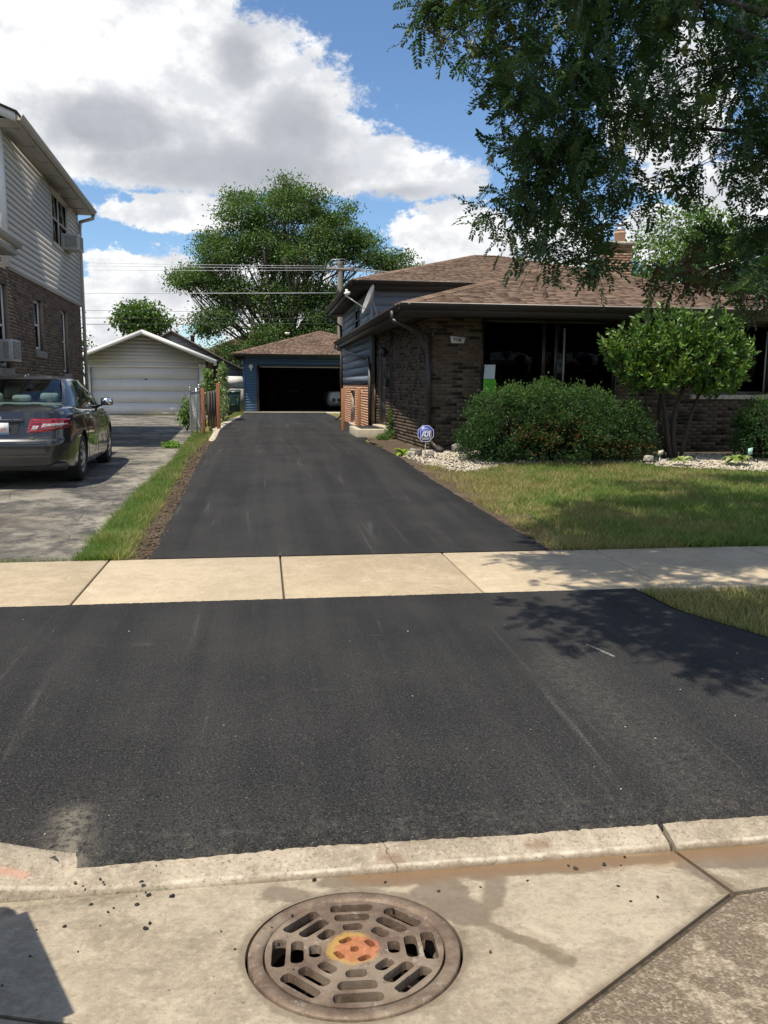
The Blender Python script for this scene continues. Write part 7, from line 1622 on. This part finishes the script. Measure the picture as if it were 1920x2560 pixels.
def vnoise(x, y, s, seed):
    g = np.random.default_rng(seed).random((64, 64)); u, v = (np.asarray(x)*s) % 64, (np.asarray(y)*s) % 64; i, j = u.astype(int), v.astype(int); f, k = u-i, v-j; f, k = f*f*(3-2*f), k*k*(3-2*k)
    return g[i, j]*(1-f)*(1-k) + g[(i+1) % 64, j]*f*(1-k) + g[i, (j+1) % 64]*(1-f)*k + g[(i+1) % 64, (j+1) % 64]*f*k
GREEN = [(0.16, 0.25, 0.062), (0.22, 0.31, 0.08), (0.30, 0.35, 0.115), (0.095, 0.155, 0.038)]; DRY = [(0.48, 0.40, 0.20), (0.40, 0.33, 0.16), (0.29, 0.23, 0.11), (0.42, 0.39, 0.18)]
n = 190000; y = 7.28 + 5.9*rng.random(n)**1.2; xl = pl(y, [(7.28, 2.64), (9, 2.60), (12, 2.46), (13, 2.5)]); x = xl + (rng.random(n)**1.15)*(11.5-xl)
k = ~inpoly(x, y, GP); x, y = x[k], y[k]
pn_ = vnoise(x, y, 1.1, 3)*0.45 + vnoise(x, y, 3.7, 4)*0.25 + vnoise(x, y, 9.0, 6)*0.3; edge = np.exp(-(x - pl(y, [(7.28, 2.60), (13, 2.6)]))/0.32)
keep = rng.random(len(x)) > edge*1.1*np.clip(vnoise(x, y, 2.6, 9)*1.6-0.35, 0, 1) - 0.0; x, y, pn_, edge = x[keep], y[keep], pn_[keep], edge[keep]
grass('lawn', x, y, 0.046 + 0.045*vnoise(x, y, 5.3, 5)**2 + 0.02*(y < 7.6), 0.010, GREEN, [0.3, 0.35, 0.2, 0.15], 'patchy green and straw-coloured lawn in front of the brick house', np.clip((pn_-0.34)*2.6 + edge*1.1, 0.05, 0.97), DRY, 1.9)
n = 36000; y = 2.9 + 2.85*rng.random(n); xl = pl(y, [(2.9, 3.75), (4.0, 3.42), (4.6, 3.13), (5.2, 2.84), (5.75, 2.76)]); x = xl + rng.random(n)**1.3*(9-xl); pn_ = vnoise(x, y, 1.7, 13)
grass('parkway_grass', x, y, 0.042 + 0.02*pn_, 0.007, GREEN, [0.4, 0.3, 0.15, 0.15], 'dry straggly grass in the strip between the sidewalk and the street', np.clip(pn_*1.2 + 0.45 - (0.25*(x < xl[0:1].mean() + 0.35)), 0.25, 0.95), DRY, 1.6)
VL = [(7.29, -1.60), (9.3, -1.60), (15.3, -1.60), (18, -1.74), (22, -1.85), (24, -1.95)]; VR = [(7.29, -1.20), (9.8, -1.20), (15.9, -1.22), (19, -1.20), (22.4, -1.34), (24, -1.5)]
n = 62000; y = 7.29 + rng.random(n)**1.5*16.5; t_ = rng.beta(1.1, 1.1, n); x = pl(y, VL)*(1-t_) + pl(y, VR)*t_ + rng.normal(size=n)*0.025; nz = vnoise(x, y, 2.5, 21)
grass('verge_grass', x, y, (0.055 + 0.05*nz*nz)*np.where(t_ > 0.85, 0.6, 1.0), 0.0085, [(0.145, 0.235, 0.058), (0.19, 0.29, 0.075), (0.26, 0.34, 0.11), (0.10, 0.165, 0.042)], [0.35, 0.3, 0.15, 0.2], 'long green grass on the narrow verge between the two driveways', np.clip(0.10 + (nz-0.5)*0.9 + (t_ > 0.75)*0.4, 0.03, 0.7), DRY[:2] + [(0.36, 0.37, 0.15)], 1.7)
n = 9000; y = 25 + rng.random(n)*11; x = pl(y, [(25, -1.6), (29, -1.45), (33, -1.2), (36, -1.3)]) + rng.random(n)*pl(y, [(25, 0.12), (31, 0.35), (36, 0.45)])
grass('back_grass', x, y, 0.09, 0.014, GREEN, [0.3, 0.3, 0.3, 0.1], 'yellowish grass beside the green bin and blue garage', 0.45, DRY)
n = 1500; x = -3.6 + rng.random(n)*2.1; y = 7.28 + np.abs(rng.normal(size=n))*0.05; kk = vnoise(x, y*0, 2.0, 31) > 0.45; x, y = x[kk], y[kk]
grass('edge_weeds', x, y, 0.035, 0.007, [(0.20, 0.26, 0.08), (0.33, 0.33, 0.15)], [0.5, 0.5], 'thin weeds along the edge of the sidewalk at the old driveway', lean=1.0)
LOCUST = [(4.28,7.36,3.91,0.33,28,0),(3.75,8.1,5.06,0.31,37,0),(2.24,7.59,4.6,0.26,42,0),(2.87,6.83,4.87,0.31,28,0),(3.27,6.36,4.42,0.3,40,0),(4.31,6.97,3.75,0.32,41,0),(2.85,6.81,4.18,0.22,37,0),(4.38,8.43,5.65,0.23,35,0),(4.52,7.56,5.27,0.31,28,0),(3.81,7.14,3.73,0.23,27,0),(2.4,6.61,3.48,0.25,36,0),(3.88,8.43,4.91,0.26,45,0),(2.32,6.65,4.34,0.37,36,0),(4.55,7.94,4.99,0.38,42,0),(2.0,6.04,3.59,0.38,28,0),(3.46,7.8,4.02,0.23,32,0),(3.44,6.0,3.91,0.33,32,0),(2.26,7.3,3.74,0.26,33,0),(3.45,8.3,3.86,0.33,35,0),(4.31,7.78,4.27,0.4,32,0),(3.14,5.93,3.93,0.26,29,0),(2.85,6.82,3.84,0.35,41,0),(3.87,5.92,3.61,0.25,33,0),(4.65,8.13,5.37,0.31,36,0),(2.53,6.47,4.18,0.32,38,0),(4.09,6.61,4.43,0.33,41,0),(4.27,6.66,4.68,0.3,28,0),(2.09,6.38,3.94,0.23,27,0),(2.78,5.85,4.35,0.38,40,0),(2.03,7.36,4.8,0.36,29,0),(4.05,6.66,4.21,0.32,43,0),(3.6,7.22,3.96,0.24,26,0),(2.64,5.71,3.53,0.36,43,0),(3.48,6.04,3.31,0.37,26,0),(2.37,8.11,4.54,0.35,35,0),(2.58,7.03,4.93,0.26,44,0),(2.6,6.42,4.48,0.27,41,0),(4.1,7.33,5.23,0.31,37,0),(3.92,5.93,3.29,0.24,45,0),(2.13,7.71,5.18,0.33,37,0),(2.35,6.3,3.85,0.25,37,0),(1.64,5.63,3.48,0.22,32,0),(3.57,7.36,4.27,0.39,35,0),(2.48,6.52,3.7,0.39,31,0),(3.1,7.04,4.78,0.31,26,0),(3.82,5.92,3.84,0.22,41,0),(2.09,6.74,4.49,0.34,34,0),(2.26,7.09,4.99,0.38,33,0),(1.99,6.72,3.13,0.27,30,0),(2.06,6.21,3.07,0.29,33,0),(2.81,7.58,3.12,0.24,31,0),(2.69,7.19,3.28,0.28,25,0),(2.18,6.07,3.2,0.3,25,0),(2.0,6.31,3.3,0.27,30,0),(2.54,7.5,3.18,0.28,26,0),(2.37,6.08,3.17,0.31,24,0),(2.96,7.48,3.2,0.26,26,0),(4.48,6.81,3.04,0.25,28,0),(3.63,5.75,2.5,0.25,28,0),(4.33,7.27,3.46,0.25,28,0),(4.31,6.88,3.05,0.25,28,0),(4.13,6.53,3.36,0.25,28,0),(3.74,6.25,2.75,0.25,28,0),(4.9,7.29,2.8,0.25,28,0),(4.04,6.32,2.77,0.25,28,0),(2.75,6.84,2.73,0.17,15,0),(2.62,6.17,2.48,0.17,15,0),(2.54,6.64,2.79,0.17,15,0),(1.88,6.56,2.95,0.17,15,0),(1.95,6.35,2.78,0.17,15,0),(2.21,6.72,2.69,0.17,15,0),(2.28,6.38,2.59,0.17,15,0),(2.86,6.15,3.15,0.17,15,0),(3.03,7.0,3.41,0.17,15,0),(3.16,6.31,3.16,0.17,15,0),(2.91,6.05,2.47,0.15,11,2),(3.24,6.32,2.54,0.15,11,2),(3.74,6.93,2.58,0.15,11,2),(3.77,6.73,2.61,0.15,11,2),(3.92,6.6,2.4,0.15,11,2),(3.88,6.2,2.27,0.15,11,2),(4.23,6.94,2.58,0.15,11,2),(1.28,6.87,4.59,0.17,14,1),(1.36,6.85,4.39,0.17,14,1),(1.52,6.96,4.59,0.17,14,1),(1.72,7.33,4.54,0.17,14,1),(1.95,7.63,4.45,0.17,14,1),(1.81,6.92,4.49,0.17,14,1),(1.93,7.98,5.05,0.17,14,1),(1.85,6.88,4.03,0.17,14,1),(1.44,6.89,4.57,0.17,14,1),(0.81,3.44,4.29,0.34,30,0),(0.83,3.85,4.43,0.34,30,0),(1.16,3.01,4.96,0.34,30,0),(1.34,3.74,4.27,0.34,30,0),(1.03,4.14,5.27,0.34,30,0),(1.53,3.73,4.44,0.34,30,0),(0.41,3.92,4.86,0.34,30,0),(0.82,2.95,4.96,0.34,30,0),(1.37,3.15,5.05,0.34,30,0),(0.45,2.89,5.71,0.34,30,0),(0.91,4.41,4.1,0.34,30,0),(1.55,4.32,3.82,0.34,30,0),(1.24,3.14,3.93,0.34,30,0),(1.18,3.8,4.05,0.34,30,0),(1.03,2.6,4.93,0.34,30,0),(0.63,3.67,4.32,0.34,30,0),(1.68,4.26,4.21,0.34,30,0),(2.83,5.32,4.53,0.34,30,0),(1.99,4.62,4.4,0.34,30,0),(1.03,4.46,5.72,0.34,30,0),(0.55,5.37,4.82,0.34,30,0),(1.22,5.27,5.17,0.34,30,0),(0.64,5.29,5.64,0.34,30,0),(0.9,4.44,5.04,0.34,30,0),(0.52,4.69,5.57,0.34,30,0),(1.27,4.36,5.49,0.34,30,0),(2.41,5.23,5.14,0.34,30,0),(2.1,4.38,4.81,0.34,30,0),(2.07,5.2,4.46,0.34,30,0),(0.96,5.3,5.51,0.34,30,0),(1.78,5.3,4.68,0.34,30,0),(2.34,5.32,4.78,0.34,30,0),(4.25,9.2,7.64,0.48,56,0),(4.72,8.85,7.87,0.48,56,0),(1.72,6.44,6.04,0.48,56,0),(1.75,7.26,6.05,0.48,56,0),(2.92,6.15,6.68,0.48,56,0),(2.49,5.24,6.96,0.48,56,0),(1.36,5.32,8.19,0.48,56,0),(1.92,5.48,7.06,0.48,56,0),(2.37,6.81,6.07,0.48,56,0),(1.12,4.97,6.13,0.48,56,0),(3.01,7.04,5.95,0.48,56,0),(0.76,5.0,6.76,0.48,56,0),(1.1,4.57,7.87,0.48,56,0),(3.37,8.01,5.98,0.48,56,0),(2.35,5.62,7.18,0.48,56,0),(2.28,7.55,6.73,0.48,56,0),(1.21,5.2,7.23,0.48,56,0),(3.81,7.88,6.88,0.48,56,0),(2.98,6.65,6.9,0.48,56,0),(2.51,7.62,7.03,0.48,56,0),(3.4,6.66,7.36,0.48,56,0),(1.59,4.48,7.95,0.48,56,0),(1.76,6.31,6.55,0.48,56,0),(2.26,5.68,6.83,0.48,56,0),(1.45,7.22,8.41,0.48,56,0),(2.57,8.71,7.25,0.48,56,0),(1.4,4.85,6.31,0.48,56,0),(2.5,7.32,7.63,0.48,56,0),(1.44,4.62,6.92,0.48,56,0),(2.76,5.58,7.48,0.48,56,0),(3.42,8.22,7.38,0.48,56,0),(4.91,9.39,6.81,0.48,56,0),(3.31,7.48,6.88,0.48,56,0),(1.48,4.63,7.8,0.48,56,0),(0.86,5.6,7.0,0.48,56,0),(1.4,6.33,6.5,0.48,56,0),(0.62,5.43,7.05,0.48,56,0),(1.55,4.18,7.91,0.48,56,0),(2.41,4.84,6.11,0.48,56,0),(2.49,6.57,6.28,0.48,56,0),(3.58,9.28,6.31,0.48,56,0),(3.62,7.34,7.25,0.48,56,0),(0.51,4.8,6.71,0.48,56,0),(1.92,4.83,8.05,0.48,56,0),(1.58,3.46,4.14,0.34,30,0),(1.22,3.02,5.48,0.34,30,0),(1.9,3.7,4.25,0.34,30,0),(1.55,4.15,3.9,0.34,30,0),(1.45,3.84,4.13,0.34,30,0),(1.56,3.92,4.75,0.34,30,0),(2.22,4.19,4.06,0.34,30,0),(1.43,3.59,5.56,0.34,30,0),(1.69,3.73,3.54,0.34,30,0),(1.92,3.42,3.7,0.34,30,0),(1.8,4.29,3.78,0.34,30,0),(1.5,4.36,4.08,0.34,30,0),(1.19,3.45,5.0,0.34,30,0),(0.31,3.29,4.64,0.13,10,0),(0.99,3.0,3.78,0.13,10,0),(0.87,4.94,5.63,0.13,10,0),(0.47,5.49,5.36,0.13,10,0)]
# ------------------------------------------------------------ the honey locust overhanging from the right
TB = Vector((6.9, 5.35, 0.10))
loc = thing('honey_locust_tree', 'honey locust with fine drooping compound leaves overhanging from the right', 'tree', loc=TB)
def frond(curve, pairs, seed):
    r_ = np.random.default_rng(seed); V, F = [], []
    def P(s): return np.array((0, s*math.cos(curve*s*0.5), -s*math.sin(curve*s*0.6)))
    pts = [P(s) for s in np.linspace(0, 1, 5)]
    for a, b in zip(pts[:-1], pts[1:]):
        i = len(V); w = 0.007; V += [a + (w, 0, 0), a - (w, 0, 0), b - (w, 0, 0), b + (w, 0, 0)]; F += [(i, i+1, i+2), (i, i+2, i+3)]
    for k in range(pairs):
        s = 0.12 + 0.86*k/(pairs-1); c = P(s); l = 0.27*(1 - 0.5*abs(s-0.5)); w = 0.118
        for q in (-1, 1):
            ang = 0.35 + 0.45*s + r_.normal()*0.12; d = np.array((q*math.cos(ang), math.sin(ang), r_.normal()*0.22 - 0.12)); d /= np.linalg.norm(d); sdv = np.cross(d, (r_.normal()*0.3, r_.normal()*0.3, 1)); sdv /= np.linalg.norm(sdv); i = len(V)
            V += [c, c + d*l*0.5 + sdv*w*0.5, c + d*l, c + d*l*0.5 - sdv*w*0.5]; F += [(i, i+1, i+2), (i, i+2, i+3)]
    return np.array(V), np.array(F)
FR = [frond(c, p, s) for c, p, s in ((0.5, 9, 1), (0.9, 10, 2), (0.2, 8, 3), (0.7, 9, 4))]
fc = [(0.042, 0.085, 0.030), (0.056, 0.105, 0.035), (0.032, 0.066, 0.026), (0.075, 0.125, 0.038)]
fmesh = []
for q, (V, F) in enumerate(FR):
    for c in fc:
        me = new_mesh('leaf_frond', V, F.astype(np.int32)); me.materials.append(locust_leaf); a_ = me.attributes.new('Col', 'FLOAT_COLOR', 'POINT'); c4 = np.ones((len(V), 4), np.float32); c4[:, :3] = c; a_.data.foreach_set('color', c4.ravel()); fmesh.append(me)
wood = MB(); limbs = []
fork = (6.75, 5.55, 2.7); wood.tube([tuple(TB - Zv*0.1), (6.88, 5.4, 1.0), fork], [0.20, 0.16, 0.15], 12)
for e, r in (((2.0, 6.9, 5.0), 0.07), ((3.0, 6.6, 4.5), 0.06), ((3.6, 7.3, 3.9), 0.055), ((4.6, 8.0, 4.6), 0.05), ((1.2, 3.6, 5.6), 0.06), ((3.0, 3.4, 5.8), 0.06), ((5.0, 6.8, 5.6), 0.06), ((2.6, 5.0, 6.2), 0.06), ((5.6, 7.6, 3.4), 0.045), ((4.4, 5.0, 6.6), 0.07), ((8.0, 4.5, 6.0), 0.06), ((4.6, 6.4, 3.6), 0.04)):
    a, b = np.array(fork), np.array(e); mid = a*0.5 + b*0.5 + np.array((0, 0, 0.5)) + rng.normal(size=3)*0.2
    pts = [tuple((1-t)**2*a + 2*t*(1-t)*mid + t*t*b + rng.normal(size=3)*0.03*(0 < t < 1)) for t in np.linspace(0, 1, 12)]
    wood.tube(pts, [r + (0.010-r)*t for t in np.linspace(0, 1, 12)], 7); limbs += pts[3:]
limbs = np.array(limbs)
B_, X_, Y_, Z_, S_, K_ = [], [], [], [], [], []
todo = list(LOCUST); nodes = np.array(limbs); nrad = np.full(len(nodes), 0.014)
while todo:
    # grow outwards: the cluster nearest to the wood so far is attached next
    Cc = np.array([q[:3] for q in todo]); D = np.linalg.norm(Cc[:, None] - nodes[None] - np.array((0, 0, 0.12)), axis=2); w_ = int(np.argmin(D.min(1))); j = int(np.argmin(D[w_]))
    (x, y, z, r, n, kind) = todo.pop(w_); c = np.array((x, y, z)); a = nodes[j]; ra = min(nrad[j]*0.85, 0.012)
    mid = (a+c)/2 + np.array((0, 0, 0.10)) + rng.normal(size=3)*0.10*np.linalg.norm(c-a); tw = [(1-t)**2*a + 2*t*(1-t)*mid + t*t*(c + np.array((0, 0, r*0.2))) + rng.normal(size=3)*0.012*(0 < t < 1) for t in np.linspace(0, 1, 7)]
    rr = [ra + (0.0035-ra)*t for t in np.linspace(0, 1, 7)]; wood.tube([tuple(p) for p in tw], rr, 5); nodes = np.concatenate((nodes, np.array(tw[2:]))); nrad = np.concatenate((nrad, rr[2:]))
    ends = []
    for k in range(max(4, n//4)):
        e = c + rand_dirs(1)[0]*np.array((r, r, r*0.62))*1.2 - np.array((0, 0, 0.05*r)); s = np.array(tw[rng.integers(4, 7)]); md = (s+e)/2 + np.array((0, 0, r*0.25)); q = [(1-t)**2*s + 2*t*(1-t)*md + t*t*e for t in np.linspace(0, 1, 5)]
        wood.tube([tuple(p) for p in q], [0.0045, 0.004, 0.0035, 0.003, 0.002], 3); ends.append(np.array(q))
    for k in range(int(n*1.75)):
        q = ends[rng.integers(len(ends))]; f = rng.uniform(0.15, 1.0)*4; i = min(3, int(f)); p = q[i]*(1-(f-i)) + q[i+1]*(f-i); tdir = q[i+1]-q[i]; tdir = tdir/np.linalg.norm(tdir)
        p = p + rng.normal(size=3)*np.array((0.05, 0.05, 0.035)); d = tdir*0.35 + rand_dirs(1)[0]*1.0 + np.array((0, 0, -0.16)); d /= np.linalg.norm(d); up__ = np.array((0, 0, 1.0)) + rng.normal(size=3)*0.45; sx_ = np.cross(d, up__); sx_ /= np.linalg.norm(sx_); sz_ = np.cross(sx_, d)
        B_.append(p); X_.append(sx_); Y_.append(d); Z_.append(sz_); S_.append(rng.uniform(0.13, 0.235)); K_.append(kind)
wood.build('trunk', twig_mat, loc, smooth=True)
B_, X_, Y_, Z_, S_, K_ = map(np.array, (B_, X_, Y_, Z_, S_, K_))
# the 300 fronds that show largest as parts of their own, the rest joined
dv = B_ - np.array((0, 0, CAMZ)); dep = dv @ np.array(fw); px = dv @ np.array(rt)/dep*2080 + 960; py = 1280 - dv @ np.array(up)/dep*2080
vis = (dep > 0) & (px > 0) & (px < 1920) & (py > 0) & (py < 2560); sc = np.where(vis, S_/np.maximum(dep, 0.1), 0) + np.where(py > 480, 0.004, 0)*vis
order = np.argsort(-sc); single = order[:300]; rest = order[300:]
cols_ = pal([(0.042, 0.085, 0.030), (0.056, 0.105, 0.035), (0.032, 0.066, 0.026), (0.075, 0.125, 0.038)], len(B_), 0.18)
k1 = K_ == 1; cols_[k1] = pal([(0.09, 0.14, 0.035), (0.07, 0.125, 0.035), (0.14, 0.13, 0.04)], int(k1.sum()), 0.2)  # left-edge fronds coloured lighter and yellower to look sunlit
k2 = (K_ == 2) & (rng.random(len(K_)) < 0.7); cols_[k2] = pal([(0.11, 0.05, 0.025), (0.08, 0.045, 0.022)], int(k2.sum()), 0.2)
sp_ = rng.random(len(K_)) < 0.015; cols_[sp_] = pal([(0.16, 0.16, 0.03), (0.12, 0.08, 0.03)], int(sp_.sum()), 0.2)
var = rng.integers(0, 4, len(B_)); AV, AF, AC = [], [], []; off = 0
for q in range(4):
    ids = rest[var[rest] == q]; V, F = FR[q]
    W = (B_[ids][:, None] + (V[None, :, 0:1]*X_[ids][:, None] + V[None, :, 1:2]*Y_[ids][:, None] + V[None, :, 2:3]*Z_[ids][:, None])*S_[ids][:, None, None]); AV.append(W.reshape(-1, 3)); AF.append((F[None] + (np.arange(len(ids))*len(V))[:, None, None]).reshape(-1, 3) + off); AC.append(np.repeat(cols_[ids], len(V), 0)); off += len(ids)*len(V)
V = np.concatenate(AV) - np.array(TB); me = new_mesh('crown', V, np.concatenate(AF).astype(np.int32)); a_ = me.attributes.new('Col', 'FLOAT_COLOR', 'POINT'); c4 = np.ones((len(V), 4), np.float32); c4[:, :3] = np.concatenate(AC); a_.data.foreach_set('color', c4.ravel()); o = link('crown', me, locust_leaf, loc); o['kind'] = 'stuff'
for i in single:
    q = int(var[i])*4 + int(rng.integers(4)); s = float(S_[i]); o = bpy.data.objects.new('leaf_frond', fmesh[q]); COL.objects.link(o); o.parent = loc; b = B_[i] - np.array(TB)
    o.matrix_local = Matrix(((X_[i][0]*s, Y_[i][0]*s, Z_[i][0]*s, b[0]), (X_[i][1]*s, Y_[i][1]*s, Z_[i][1]*s, b[1]), (X_[i][2]*s, Y_[i][2]*s, Z_[i][2]*s, b[2]), (0, 0, 0, 1)))
bpy.context.view_layer.update()
